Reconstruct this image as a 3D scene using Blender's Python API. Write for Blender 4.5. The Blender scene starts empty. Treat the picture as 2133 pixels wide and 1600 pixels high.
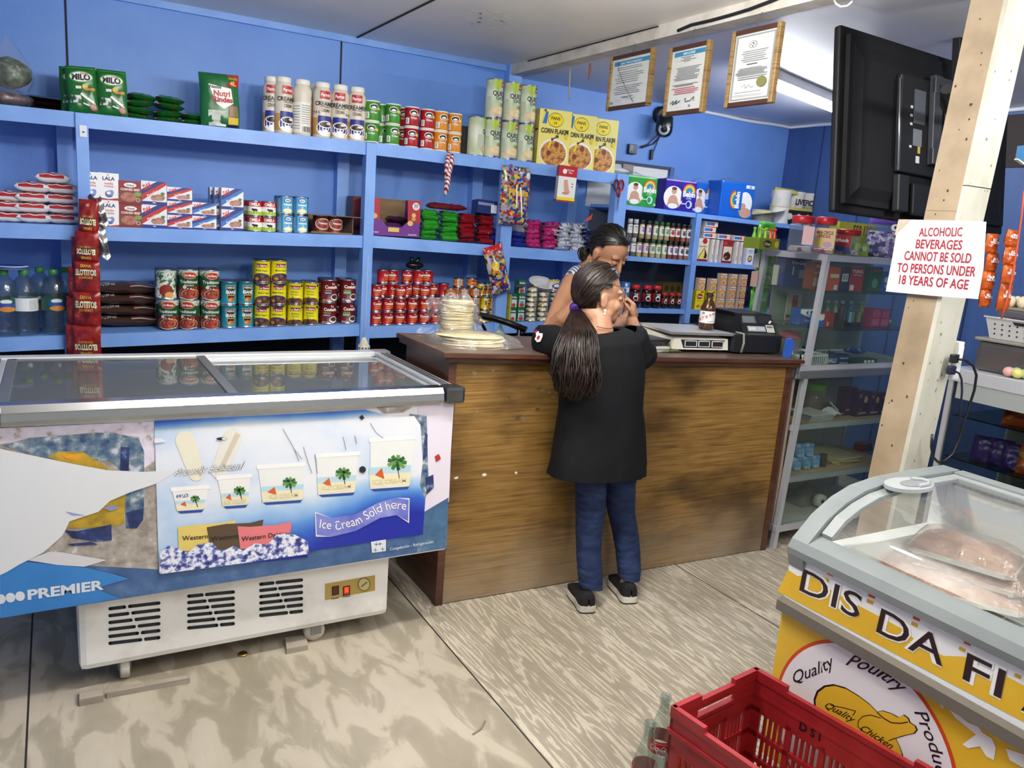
import bpy, bmesh, math, random
from mathutils import Vector, Matrix, noise
from mathutils.geometry import tessellate_polygon
random.seed(7)
S = bpy.context.scene
COL = S.collection
PI = math.pi
rnd = random.uniform
V = Vector

# ------------------------------------------------------------------ camera
CAM_H, FPX, CU, CV = 1.45, 1650.0, 1066.5, 800.0
yaw, pit, rol = math.radians(30.3), math.radians(11.5), math.radians(4.3)
_f = V((math.sin(yaw)*math.cos(pit), math.cos(yaw)*math.cos(pit), -math.sin(pit)))
_r0 = V((math.cos(yaw), -math.sin(yaw), 0)); _u0 = _r0.cross(_f)
_r = _r0*math.cos(rol)+_u0*math.sin(rol); _u = -_r0*math.sin(rol)+_u0*math.cos(rol)
EYE = V((0, 0, CAM_H))
cd = bpy.data.cameras.new('camera'); cam = bpy.data.objects.new('camera', cd); COL.objects.link(cam)
cd.sensor_width = 36.0; cd.lens = 36.0*FPX/2133.0; cd.clip_start = 0.02; cd.clip_end = 60
cam.matrix_world = Matrix(((_r.x, _u.x, -_f.x, 0), (_r.y, _u.y, -_f.y, 0), (_r.z, _u.z, -_f.z, CAM_H), (0, 0, 0, 1)))
S.camera = cam

# ------------------------------------------------------------------ world, lights, exposure
w = bpy.data.worlds.new('world'); S.world = w; w.use_nodes = True
w.node_tree.nodes['Background'].inputs[0].default_value = (1.0, 0.98, 0.94, 1)
w.node_tree.nodes['Background'].inputs[1].default_value = 0.32
S.view_settings.view_transform = 'Standard'; S.view_settings.look = 'None'
S.view_settings.gamma = 1.0; S.view_settings.use_curve_mapping = False
S.view_settings.exposure = 0.46

def area(name, loc, rot, sx, sy, power, col):
    l = bpy.data.lights.new(name, 'AREA'); l.shape = 'RECTANGLE'; l.size = sx; l.size_y = sy
    l.energy = power; l.color = col
    o = bpy.data.objects.new(name, l); COL.objects.link(o); o.location = loc; o.rotation_euler = rot
    return o
# ceiling tubes of the shop hall, just above the top of the photo and behind the photographer
def hall_tube(x, y, rz, power, col):
    for i in range(5):
        l = bpy.data.lights.new('hall_tube_light', 'POINT'); l.energy = power/5; l.color = col; l.shadow_soft_size = .06
        o = bpy.data.objects.new('hall_tube_light', l); COL.objects.link(o); q = (i-2)*.26
        o.location = (x+q*math.cos(rz), y+q*math.sin(rz), 2.09)
hall_tube(.95, 1.82, 0, 56, (1.0, .985, .95))
hall_tube(1.02, .2, PI/2, 24, (1.0, .965, .9))
hall_tube(2.62, .35, PI/2, 40, (1.0, .975, .93))

# ------------------------------------------------------------------ pixel (of the 2133x1600 photo) -> point on a plane of the room
def ray(u, v):
    return _f + _r*((u-CU)/FPX) - _u*((v-CV)/FPX)
def onx(u, v, X):
    d = ray(u, v); return EYE + d*(X/d.x)
def ony(u, v, Y):
    d = ray(u, v); return EYE + d*(Y/d.y)
def onz(u, v, Z):
    d = ray(u, v); return EYE + d*((Z-CAM_H)/d.z)
def depth(p):
    return (V(p)-EYE).dot(_f)
def proj(p):
    q = V(p)-EYE; c = q.dot(_f)
    return CU+FPX*q.dot(_r)/c, CV-FPX*q.dot(_u)/c

# ------------------------------------------------------------------ materials
def lin(h):
    h = h.lstrip('#'); c = [int(h[i:i+2], 16)/255 for i in (0, 2, 4)]
    return tuple((x/12.92 if x <= .04045 else ((x+.055)/1.055)**2.4) for x in c)+(1,)
_M = {}
def M(h, rough=.5, metal=0., spec=.5, coat=0.):
    k = (h, rough, metal, spec, coat)
    if k in _M: return _M[k]
    m = bpy.data.materials.new('paint_'+h.strip('#')); m.use_nodes = True
    b = m.node_tree.nodes['Principled BSDF']
    b.inputs['Base Color'].default_value = lin(h); b.inputs['Roughness'].default_value = rough
    b.inputs['Metallic'].default_value = metal; b.inputs['Specular IOR Level'].default_value = spec
    b.inputs['Coat Weight'].default_value = coat
    _M[k] = m; return m
def nodes(name):
    m = bpy.data.materials.new(name); m.use_nodes = True
    nt = m.node_tree; b = nt.nodes['Principled BSDF']
    def N(t, **kw):
        n = nt.nodes.new(t)
        for a, v in kw.items():
            if a.startswith('i_'):
                n.inputs[int(a[2:]) if a[2:].isdigit() else a[2:]].default_value = v
            else: setattr(n, a, v)
        return n
    return m, nt, b, N
def ramp(nt, stops):
    r = nt.nodes.new('ShaderNodeValToRGB'); e = r.color_ramp.elements
    e[0].position, e[0].color = stops[0][0], lin(stops[0][1])
    e[1].position, e[1].color = stops[-1][0], lin(stops[-1][1])
    for p, c in stops[1:-1]:
        x = e.new(p); x.color = lin(c)
    return r
def noisy(name, stops, scale=(1, 1, 1), nscale=5, detail=5, rough=.5, metal=0, bump=0., distort=0., coord='Object', spec=.5, nrough=.55):
    m, nt, b, N = nodes(name); L = nt.links.new
    tc = N('ShaderNodeTexCoord'); mp = N('ShaderNodeMapping'); mp.inputs['Scale'].default_value = scale
    L(tc.outputs[coord], mp.inputs[0])
    n = N('ShaderNodeTexNoise'); n.inputs['Scale'].default_value = nscale; n.inputs['Detail'].default_value = detail
    n.inputs['Distortion'].default_value = distort; n.inputs['Roughness'].default_value = nrough
    L(mp.outputs[0], n.inputs[0]); r = ramp(nt, stops); L(n.outputs[0], r.inputs[0]); L(r.outputs[0], b.inputs['Base Color'])
    b.inputs['Roughness'].default_value = rough; b.inputs['Metallic'].default_value = metal; b.inputs['Specular IOR Level'].default_value = spec
    if bump:
        bp = N('ShaderNodeBump'); bp.inputs['Strength'].default_value = bump; bp.inputs['Distance'].default_value = .01
        L(n.outputs[0], bp.inputs['Height']); L(bp.outputs[0], b.inputs['Normal'])
    return m
def clear(name, tint='f4f8f8', refl=.1, rough=.03, body=.0, bodycol='ffffff', bump=0.):
    """thin clear pane or film: transparent + fresnel gloss (+ a little milky body)"""
    m, nt, b, N = nodes(name); L = nt.links.new
    out = nt.nodes['Material Output']; nt.nodes.remove(b)
    t = N('ShaderNodeBsdfTransparent'); t.inputs[0].default_value = lin(tint)
    g = N('ShaderNodeBsdfGlossy'); g.inputs['Roughness'].default_value = rough
    lw = N('ShaderNodeLayerWeight'); lw.inputs[0].default_value = .5
    pw = N('ShaderNodeMath', operation='POWER'); pw.inputs[1].default_value = 5; L(lw.outputs['Facing'], pw.inputs[0])
    ma = N('ShaderNodeMath', operation='MULTIPLY_ADD'); L(pw.outputs[0], ma.inputs[0]); ma.inputs[1].default_value = .9; ma.inputs[2].default_value = refl
    mx = N('ShaderNodeMixShader'); L(ma.outputs[0], mx.inputs[0]); L(t.outputs[0], mx.inputs[1]); L(g.outputs[0], mx.inputs[2])
    last = mx
    if body:
        d = N('ShaderNodeBsdfDiffuse'); d.inputs[0].default_value = lin(bodycol)
        m2 = N('ShaderNodeMixShader'); m2.inputs[0].default_value = body; L(mx.outputs[0], m2.inputs[1]); L(d.outputs[0], m2.inputs[2]); last = m2
    if bump:
        tc = N('ShaderNodeTexCoord'); n = N('ShaderNodeTexNoise'); n.inputs['Scale'].default_value = 38; n.inputs['Detail'].default_value = 3
        L(tc.outputs['Object'], n.inputs[0]); bp = N('ShaderNodeBump'); bp.inputs['Strength'].default_value = bump; bp.inputs['Distance'].default_value = .02
        L(n.outputs[0], bp.inputs['Height']); L(bp.outputs[0], g.inputs['Normal'])
    L(last.outputs[0], out.inputs[0]); return m
def emit(name, h, s):
    m, nt, b, N = nodes(name)
    b.inputs['Base Color'].default_value = lin(h); b.inputs['Emission Color'].default_value = lin(h); b.inputs['Emission Strength'].default_value = s
    return m

def wall_mat():
    m, nt, b, N = nodes('blue_wall_paint'); L = nt.links.new
    tc = N('ShaderNodeTexCoord'); n = N('ShaderNodeTexNoise'); n.inputs['Scale'].default_value = 2.2; n.inputs['Detail'].default_value = 6
    L(tc.outputs['Object'], n.inputs[0]); r = ramp(nt, [(.3, '5f8cd6'), (.5, '6693dc'), (.7, '709ce2')]); L(n.outputs[0], r.inputs[0]); L(r.outputs[0], b.inputs['Base Color'])
    n2 = N('ShaderNodeTexNoise'); n2.inputs['Scale'].default_value = 26; n2.inputs['Detail'].default_value = 4; L(tc.outputs['Object'], n2.inputs[0])
    bp = N('ShaderNodeBump'); bp.inputs['Strength'].default_value = .12; bp.inputs['Distance'].default_value = .01; L(n2.outputs[0], bp.inputs['Height']); L(bp.outputs[0], b.inputs['Normal'])
    b.inputs['Roughness'].default_value = .5; return m
BLUEWALL = wall_mat()
BLUE = noisy('blue_shelf_paint', [(.25, '6f9ade'), (.5, '7aa5e8'), (.75, '88b0ee')], (1, 1, 1), 6, 6, .4, bump=.15)
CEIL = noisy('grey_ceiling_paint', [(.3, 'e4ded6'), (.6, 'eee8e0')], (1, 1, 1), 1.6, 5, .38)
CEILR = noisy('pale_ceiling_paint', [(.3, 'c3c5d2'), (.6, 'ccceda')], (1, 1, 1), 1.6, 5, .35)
BEAMM = noisy('worn_cream_paint', [(.3, 'a79f93'), (.5, 'c2bcb0'), (.75, 'd2cdc3')], (1, 1, 1), 9, 6, .6, bump=.2)

def floor_mat():
    m, nt, b, N = nodes('worn_plywood'); L = nt.links.new
    tc = N('ShaderNodeTexCoord'); sp = N('ShaderNodeSeparateXYZ'); L(tc.outputs['Object'], sp.inputs[0])
    mp = N('ShaderNodeMapping'); mp.inputs['Scale'].default_value = (16, 1.5, 1); L(tc.outputs['Object'], mp.inputs[0])
    nb = N('ShaderNodeTexNoise'); nb.inputs['Scale'].default_value = 1.3; nb.inputs['Detail'].default_value = 3; nb.inputs['Distortion'].default_value = .4; L(mp.outputs[0], nb.inputs[0])
    # contour lines of the noise field look like the figure of rotary-cut plywood
    mul = N('ShaderNodeMath', operation='MULTIPLY'); mul.inputs[1].default_value = 7.5; L(nb.outputs[0], mul.inputs[0])
    n2 = N('ShaderNodeTexNoise'); n2.inputs['Scale'].default_value = 30; n2.inputs['Detail'].default_value = 4; L(tc.outputs['Object'], n2.inputs[0])
    add = N('ShaderNodeMath', operation='MULTIPLY_ADD'); add.inputs[1].default_value = .55; L(n2.outputs[0], add.inputs[0]); L(mul.outputs[0], add.inputs[2])
    fr = N('ShaderNodeMath', operation='FRACT'); L(add.outputs[0], fr.inputs[0])
    rp = ramp(nt, [(0, 'd0c7b5'), (.10, 'cdc4b2'), (.22, 'a89f8e'), (.55, 'a29988'), (.8, 'aea594'), (.92, 'c8bfad'), (1, 'd0c7b5')]); L(fr.outputs[0], rp.inputs[0])
    # blotchy wear on the left sheet
    mp3 = N('ShaderNodeMapping'); mp3.inputs['Scale'].default_value = (4.5, 1.8, 1); L(tc.outputs['Object'], mp3.inputs[0])
    n3 = N('ShaderNodeTexNoise'); n3.inputs['Scale'].default_value = 2.2; n3.inputs['Detail'].default_value = 6; n3.inputs['Distortion'].default_value = .8; L(mp3.outputs[0], n3.inputs[0])
    rp3 = ramp(nt, [(.38, '9d9482'), (.47, 'a39a88'), (.53, 'bbb2a0'), (.7, 'bfb6a5')]); L(n3.outputs[0], rp3.inputs[0])
    lt = N('ShaderNodeMath', operation='LESS_THAN'); lt.inputs[1].default_value = 1.205; L(sp.outputs[0], lt.inputs[0])
    mix = N('ShaderNodeMixRGB'); L(lt.outputs[0], mix.inputs[0]); L(rp.outputs[0], mix.inputs[1]); L(rp3.outputs[0], mix.inputs[2])
    # dirt
    n4 = N('ShaderNodeTexNoise'); n4.inputs['Scale'].default_value = 1.7; n4.inputs['Detail'].default_value = 7; L(tc.outputs['Object'], n4.inputs[0])
    rp4 = ramp(nt, [(.35, 'c9c4ba'), (.6, 'ffffff')]); L(n4.outputs[0], rp4.inputs[0])
    mx2 = N('ShaderNodeMixRGB', blend_type='MULTIPLY'); mx2.inputs[0].default_value = .55; L(mix.outputs[0], mx2.inputs[1]); L(rp4.outputs[0], mx2.inputs[2])
    # sheet joints
    def joint(x0):
        s = N('ShaderNodeMath', operation='SUBTRACT'); s.inputs[1].default_value = x0; L(sp.outputs[0], s.inputs[0])
        a = N('ShaderNodeMath', operation='ABSOLUTE'); L(s.outputs[0], a.inputs[0])
        c = N('ShaderNodeMath', operation='LESS_THAN'); c.inputs[1].default_value = .0028; L(a.outputs[0], c.inputs[0]); return c
    last = mx2
    for x0 in (1.13, -.114, 2.37):
        c = joint(x0); q = N('ShaderNodeMixRGB'); L(c.outputs[0], q.inputs[0]); L(last.outputs[0], q.inputs[1]); q.inputs[2].default_value = lin('2a2621'); last = q
    L(last.outputs[0], b.inputs['Base Color'])
    b.inputs['Roughness'].default_value = .62
    bp = N('ShaderNodeBump'); bp.inputs['Strength'].default_value = .1; bp.inputs['Distance'].default_value = .004; L(fr.outputs[0], bp.inputs['Height']); L(bp.outputs[0], b.inputs['Normal'])
    lt.inputs[1].default_value = 1.13
    return m
def wood_mat(name, stops, sc=(1.2, 1, 14), n=2.4, rough=.45, stain=.0):
    m, nt, b, N = nodes(name); L = nt.links.new
    tc = N('ShaderNodeTexCoord'); mp = N('ShaderNodeMapping'); mp.inputs['Scale'].default_value = sc; L(tc.outputs['Object'], mp.inputs[0])
    a = N('ShaderNodeTexNoise'); a.inputs['Scale'].default_value = n; a.inputs['Detail'].default_value = 8; a.inputs['Roughness'].default_value = .62; a.inputs['Distortion'].default_value = .35; L(mp.outputs[0], a.inputs[0])
    r = ramp(nt, stops); L(a.outputs[0], r.inputs[0]); last = r
    if stain:
        c = N('ShaderNodeTexNoise'); c.inputs['Scale'].default_value = 2.3; c.inputs['Detail'].default_value = 5
        mp2 = N('ShaderNodeMapping'); mp2.inputs['Scale'].default_value = (1, 1, 2.2); L(tc.outputs['Object'], mp2.inputs[0]); L(mp2.outputs[0], c.inputs[0])
        r2 = ramp(nt, [(.33, '5a4a38'), (.52, 'ffffff')]); L(c.outputs[0], r2.inputs[0])
        q = N('ShaderNodeMixRGB', blend_type='MULTIPLY'); q.inputs[0].default_value = stain; L(last.outputs[0], q.inputs[1]); L(r2.outputs[0], q.inputs[2])
        # grey scuffed foot of the panel
        sp = N('ShaderNodeSeparateXYZ'); L(tc.outputs['Object'], sp.inputs[0])
        mr = N('ShaderNodeMapRange'); mr.inputs[1].default_value = .02; mr.inputs[2].default_value = .3; mr.inputs[3].default_value = .85; mr.inputs[4].default_value = 0; L(sp.outputs[2], mr.inputs[0])
        n5 = N('ShaderNodeTexNoise'); n5.inputs['Scale'].default_value = 7; n5.inputs['Detail'].default_value = 6; L(tc.outputs['Object'], n5.inputs[0])
        mm = N('ShaderNodeMath', operation='MULTIPLY'); L(mr.outputs[0], mm.inputs[0]); L(n5.outputs[0], mm.inputs[1])
        q2 = N('ShaderNodeMixRGB'); L(mm.outputs[0], q2.inputs[0]); L(q.outputs[0], q2.inputs[1]); q2.inputs[2].default_value = lin('a89d8c'); last = q2
    L(last.outputs[0], b.inputs['Base Color']); b.inputs['Roughness'].default_value = rough
    return m
FLOORM = floor_mat()
OAK = wood_mat('golden_brown_plywood', [(.28, '5f451f'), (.42, '7d5c2b'), (.55, '92703a'), (.75, 'a58146')], sc=(1.6, 1, 42), stain=.75, rough=.42)
DARKWOOD = wood_mat('dark_stained_wood', [(.3, '3c251a'), (.55, '573628'), (.8, '6e4a38')], (1.5, 1.5, 12), 2.5, .35)
TOPWOOD = wood_mat('worn_dark_worktop', [(.3, '4a3a30'), (.55, '64524630'[:6]), (.8, '7b685a')], (1.5, 10, 1), 2.5, .35)
ALU = M('c3c6ca', .38, .35); ALUD = M('8d9094', .35, .9); STEEL = M('d8dadd', .16, 1.0); CHROME = M('e6e8ea', .08, 1.0)
WHITE = M('f1f1ef', .45); BLACK = M('101114', .45); INK = M('17181c', .6)
GLASS = clear('glass_pane', 'eef4f1', .06)
FILM = clear('clear_plastic_film', 'fbfbfb', .03, .14, .05, bump=.5)
# ------------------------------------------------------------------ mesh builder
class MB:
    def __init__(s): s.v = []; s.f = []; s.m = []; s.s = []; s.ml = []
    def mi(s, mat):
        if mat not in s.ml: s.ml.append(mat)
        return s.ml.index(mat)
    def add(s, vs, fs, mat, sm=False):
        o = len(s.v); k = s.mi(mat); s.v += [tuple(v) for v in vs]
        for f in fs: s.f.append([i+o for i in f]); s.m.append(k); s.s.append(sm)
        return s
    def box(s, lo, hi, mat, ch=0.):
        lo, hi = [min(a, b) for a, b in zip(lo, hi)], [max(a, b) for a, b in zip(lo, hi)]
        x0, y0, z0 = lo; x1, y1, z1 = hi
        ch = min(ch, .49*(x1-x0), .49*(y1-y0), .49*(z1-z0))
        if ch <= 0:
            vs = [(x0, y0, z0), (x1, y0, z0), (x1, y1, z0), (x0, y1, z0), (x0, y0, z1), (x1, y0, z1), (x1, y1, z1), (x0, y1, z1)]
            return s.add(vs, [(0, 3, 2, 1), (4, 5, 6, 7), (0, 1, 5, 4), (1, 2, 6, 5), (2, 3, 7, 6), (3, 0, 4, 7)], mat)
        bm = bmesh.new(); bmesh.ops.create_cube(bm, size=1)
        for v in bm.verts: v.co = V(((x0+x1)/2+v.co.x*(x1-x0), (y0+y1)/2+v.co.y*(y1-y0), (z0+z1)/2+v.co.z*(z1-z0)))
        bmesh.ops.bevel(bm, geom=bm.edges[:], offset=ch, segments=2, profile=.6, affect='EDGES')
        return s.bm(bm, mat)
    def bm(s, bm, mat, sm=False):
        bm.verts.index_update(); s.add([v.co for v in bm.verts], [[v.index for v in f.verts] for f in bm.faces], mat, sm); bm.free(); return s
    def hexa(s, p, mat):
        """8 corners: bottom ring then top ring, both counter-clockwise from above"""
        return s.add(p, [(0, 3, 2, 1), (4, 5, 6, 7), (0, 1, 5, 4), (1, 2, 6, 5), (2, 3, 7, 6), (3, 0, 4, 7)], mat)
    def lathe(s, prof, mat, n=20, c=(0, 0, 0), sm=True, mats=None, cap=True):
        o = len(s.v); k = s.mi(mat)
        for r, z in prof:
            for i in range(n):
                a = 2*PI*i/n; s.v.append((c[0]+r*math.cos(a), c[1]+r*math.sin(a), c[2]+z))
        for j in range(len(prof)-1):
            kk = s.mi(mats[j]) if mats and j < len(mats) and mats[j] else k
            for i in range(n):
                s.f.append([o+j*n+i, o+j*n+(i+1) % n, o+(j+1)*n+(i+1) % n, o+(j+1)*n+i]); s.m.append(kk); s.s.append(sm)
        if cap:
            s.f.append([o+i for i in range(n)][::-1]); s.m.append(k); s.s.append(False)
            s.f.append([o+(len(prof)-1)*n+i for i in range(n)]); s.m.append(s.mi(mats[-1]) if mats and mats[-1] else k); s.s.append(False)
        return s
    def tube(s, pts, rad, mat, n=8, sm=True, flat=None):
        """round tube through points; rad is a number or one per point; flat squeezes it"""
        pts = [V(p) for p in pts]; m = len(pts)
        rr = rad if isinstance(rad, (list, tuple)) else [rad]*m
        o = len(s.v); k = s.mi(mat); t0 = None; nrm = None
        for i, p in enumerate(pts):
            t = (pts[min(i+1, m-1)]-pts[max(i-1, 0)])
            t = t.normalized() if t.length > 1e-9 else V((0, 0, 1))
            if nrm is None:
                nrm = t.cross(V((0, 0, 1)));
                if nrm.length < .05: nrm = t.cross(V((0, 1, 0)))
                nrm.normalize()
            else:
                nrm = nrm-t*nrm.dot(t); nrm.normalize()
            b = t.cross(nrm); r = rr[i]
            for j in range(n):
                a = 2*PI*j/n; s.v.append(tuple(p+nrm*(math.cos(a)*r)+b*(math.sin(a)*r*(flat or 1))))
        for i in range(m-1):
            for j in range(n):
                s.f.append([o+i*n+j, o+i*n+(j+1) % n, o+(i+1)*n+(j+1) % n, o+(i+1)*n+j]); s.m.append(k); s.s.append(sm)
        s.f.append([o+j for j in range(n)][::-1]); s.m.append(k); s.s.append(False)
        s.f.append([o+(m-1)*n+j for j in range(n)]); s.m.append(k); s.s.append(False)
        return s
    def ball(s, c, r, mat, n=14, m=9, mat4=None):
        r = r if isinstance(r, (tuple, list)) else (r, r, r)
        bm = bmesh.new(); bmesh.ops.create_uvsphere(bm, u_segments=n, v_segments=m, radius=1)
        for v in bm.verts:
            p = V((v.co.x*r[0], v.co.y*r[1], v.co.z*r[2]))
            if mat4 is not None: p = mat4 @ p
            v.co = p+V(c)
        return s.bm(bm, mat, True)
    def poly(s, pts, mat): return s.add(pts, [list(range(len(pts)))], mat)
    def prism(s, pts, vec, mat, sm=False):
        """extrude a polygon (list of 3D points) along vec"""
        n = len(pts); a = [V(p) for p in pts]; b = [p+V(vec) for p in a]
        return s.add(a+b, [list(range(n))[::-1], list(range(n, 2*n))]+[(i, (i+1) % n, n+(i+1) % n, n+i) for i in range(n)], mat, sm)
    def grid(s, fn, nu, nv, mat, sm=True, paint=None):
        o = len(s.v)
        for j in range(nv+1):
            for i in range(nu+1): s.v.append(tuple(fn(i/nu, j/nv)))
        k = s.mi(mat)
        for j in range(nv):
            for i in range(nu):
                q = paint((i+.5)/nu, (j+.5)/nv) if paint else None
                s.f.append([o+j*(nu+1)+i, o+j*(nu+1)+i+1, o+(j+1)*(nu+1)+i+1, o+(j+1)*(nu+1)+i]); s.m.append(s.mi(q) if q else k); s.s.append(sm)
        return s
    def shift(s, mat4, start=0):
        for i in range(start, len(s.v)): s.v[i] = tuple(mat4 @ V(s.v[i]))
        return s
    def mesh(s, name):
        me = bpy.data.meshes.new(name); me.from_pydata(s.v, [], s.f)
        for m in s.ml: me.materials.append(m)
        me.polygons.foreach_set('material_index', s.m); me.polygons.foreach_set('use_smooth', s.s); me.update(); return me
    def build(s, name, parent=None, loc=None, rot=None, link=True):
        o = bpy.data.objects.new(name, s.mesh(name))
        if link: COL.objects.link(o)
        if parent: o.parent = parent
        if loc is not None: o.location = loc
        if rot is not None: o.rotation_euler = rot
        return o

def tag(o, label=None, cat=None, group=None, kind=None):
    if label: o['label'] = label
    if cat: o['category'] = cat
    if group: o['group'] = group
    if kind: o['kind'] = kind
    return o
def struct(name, mb): return tag(mb.build(name), kind='structure')
def thing(name, label, cat, loc=(0, 0, 0), rz=0., group=None):
    o = bpy.data.objects.new(name, None); COL.objects.link(o); o.location = loc; o.rotation_euler = (0, 0, rz); o.empty_display_size = .05
    return tag(o, label, cat, group)
_used = {}
class Proto:
    """a thing with its parts, kept off the scene; put() links copies of it"""
    def __init__(s, root, kids=()): s.root = root; s.kids = list(kids)
def put(P, loc, rot, label, cat, group=None, sc=None):
    r = P.root.copy(); COL.objects.link(r); r.location = loc; r.rotation_euler = rot if isinstance(rot, (tuple, list)) else (0, 0, rot)
    if sc: r.scale = sc if isinstance(sc, (tuple, list)) else (sc, sc, sc)
    tag(r, label, cat, group)
    for k in P.kids:
        c = k.copy(); COL.objects.link(c); c.parent = r
    return r

# ------------------------------------------------------------------ print on surfaces
_T = {}
def glyphs(s, bold=0., shear=0.):
    """triangles of a line of text; cap height 1, starts at x=0, baseline y=0"""
    k = (s, bold, shear)
    if k in _T: return _T[k]
    c = bpy.data.curves.new('t', 'FONT'); c.body = s; c.size = 1.0; c.offset = bold*.012; c.shear = shear; c.resolution_u = 3; c.fill_mode = 'FRONT'
    o = bpy.data.objects.new('t', c); COL.objects.link(o)
    dg = bpy.context.evaluated_depsgraph_get(); me = bpy.data.meshes.new_from_object(o.evaluated_get(dg))
    vs = [(v.co.x, v.co.y) for v in me.vertices]; fs = [list(p.vertices) for p in me.polygons]
    bpy.data.objects.remove(o); bpy.data.curves.remove(c); bpy.data.meshes.remove(me)
    if vs:
        x0 = min(v[0] for v in vs); x1 = max(v[0] for v in vs); h = .72
        vs = [((x-x0)/h, y/h) for x, y in vs]; wd = (x1-x0)/h
    else: wd = 0
    _T[k] = (vs, fs, wd); return _T[k]
def decal(mb, fn, W, H, shapes, eps=.0006):
    """fn(x, y, lift) -> 3D; shapes in fractions of W, H: rect, ell, poly, text, line"""
    for i, sh in enumerate(shapes):
        t = sh[0]; e = eps*(1+i*.55)
        P = lambda x, y: fn(x*W, y*H, e)
        if t == 'rect':
            _, x0, y0, x1, y1, m = sh; nx = max(1, int(abs(x1-x0)*24)); ny = max(1, int(abs(y1-y0)*5))
            mb.grid(lambda a, b: P(x0+(x1-x0)*a, y0+(y1-y0)*b), nx, ny, m)
        elif t == 'ell':
            _, cx, cy, rx, ry, m = sh; n = 22; vs = [P(cx, cy)]; fs = []
            for q in (.34, .67, 1.):
                for j in range(n):
                    a = 2*PI*j/n; vs.append(P(cx+rx*q*math.cos(a), cy+ry*q*math.sin(a)))
            for j in range(n):
                j2 = (j+1) % n; fs += [(0, 1+j, 1+j2), (1+j, 1+n+j, 1+n+j2, 1+j2), (1+n+j, 1+2*n+j, 1+2*n+j2, 1+n+j2)]
            mb.add(vs, fs, m, True)
        elif t == 'poly':
            _, pts, m = sh; n = 5
            for tri in tessellate_polygon([[V((x*W, y*H, 0)) for x, y in pts]]):
                (ax, ay), (bx, by), (cx, cy) = (pts[k] for k in tri); vs = []; ix = {}; fs = []
                for a in range(n+1):
                    for c in range(n+1-a): ix[a, c] = len(vs); vs.append(P(ax+(bx-ax)*a/n+(cx-ax)*c/n, ay+(by-ay)*a/n+(cy-ay)*c/n))
                for a in range(n):
                    for c in range(n-a):
                        fs.append((ix[a, c], ix[a+1, c], ix[a, c+1]))
                        if a+c < n-1: fs.append((ix[a+1, c], ix[a+1, c+1], ix[a, c+1]))
                mb.add(vs, fs, m)
        elif t == 'line':
            _, pts, wd, m = sh
            for (ax, ay), (bx, by) in zip(pts[:-1], pts[1:]):
                dx, dy = (bx-ax)*W, (by-ay)*H; l = math.hypot(dx, dy) or 1; ox, oy = -dy/l*wd/2*H/W, dx/l*wd/2
                mb.poly([P(ax-ox, ay-oy), P(bx-ox, by-oy), P(bx+ox, by+oy), P(ax+ox, ay+oy)], m)
        elif t == 'text':
            _, s, cx, cy, h, m, wmax = sh[:7]; bold = sh[7] if len(sh) > 7 else 1; shear = sh[8] if len(sh) > 8 else 0; rot = sh[9] if len(sh) > 9 else 0
            vs, fs, wd = glyphs(s, bold, shear); sy = h*H; sx = sy
            if wmax and wd*sx > wmax*W: sx = wmax*W/wd
            ca, sa = math.cos(rot), math.sin(rot); out = []
            for x, y in vs:
                X = (x-wd/2)*sx; Y = (y-.5)*sy; out.append(fn(cx*W+X*ca-Y*sa, cy*H+X*sa+Y*ca, e))
            mb.add(out, fs, m)
def flatmap(o, ux, uy, nrm):
    o, ux, uy, nrm = V(o), V(ux), V(uy), V(nrm)
    return lambda x, y, e: o+ux*x+uy*y+nrm*e
def cylmap(R, z0, c=(0, 0)):
    """u runs left to right as seen from -Y; W should be pi*R (the visible half)"""
    return lambda x, y, e: V((c[0]-(R+e)*math.cos(x/R), c[1]-(R+e)*math.sin(x/R), z0+y))
# print given in photo pixels on a plane of the room
def xpl(X, sgn=-1): return lambda u, v, e: onx(u, v, X)+V((sgn*e, 0, 0))
def ypl(Y): return lambda u, v, e: ony(u, v, Y)+V((0, -e, 0))
def ppoly(mb, pl, pts, mat, e=.0006): mb.poly([pl(u, v, e) for u, v in pts], mat)
def pell(mb, pl, c, rx, ry, mat, e=.0006, rot=0., n=24):
    ca, sa = math.cos(rot), math.sin(rot)
    mb.poly([pl(c[0]+rx*math.cos(2*PI*j/n)*ca-ry*math.sin(2*PI*j/n)*sa, c[1]+rx*math.cos(2*PI*j/n)*sa+ry*math.sin(2*PI*j/n)*ca, e) for j in range(n)], mat)
def pline(mb, pl, pts, wd, mat, e=.0006):
    for a, b in zip(pts[:-1], pts[1:]):
        l = math.hypot(b[0]-a[0], b[1]-a[1]) or 1; ox, oy = -(b[1]-a[1])/l*wd/2, (b[0]-a[0])/l*wd/2
        mb.poly([pl(a[0]-ox, a[1]-oy, e), pl(b[0]-ox, b[1]-oy, e), pl(b[0]+ox, b[1]+oy, e), pl(a[0]+ox, a[1]+oy, e)], mat)
def ptext(mb, pl, s, A, B, capdx, mat, e=.001, bold=1., shear=0.):
    """text from baseline pixel A to baseline pixel B, cap height vector capdx (du, dv)"""
    vs, fs, wd = glyphs(s, bold, shear); a = pl(A[0], A[1], e); b = pl(B[0], B[1], e); t = pl(A[0]+capdx[0], A[1]+capdx[1], e)
    ux = (b-a)/wd; uy = t-a; mb.add([a+ux*x+uy*y for x, y in vs], fs, mat)
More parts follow.
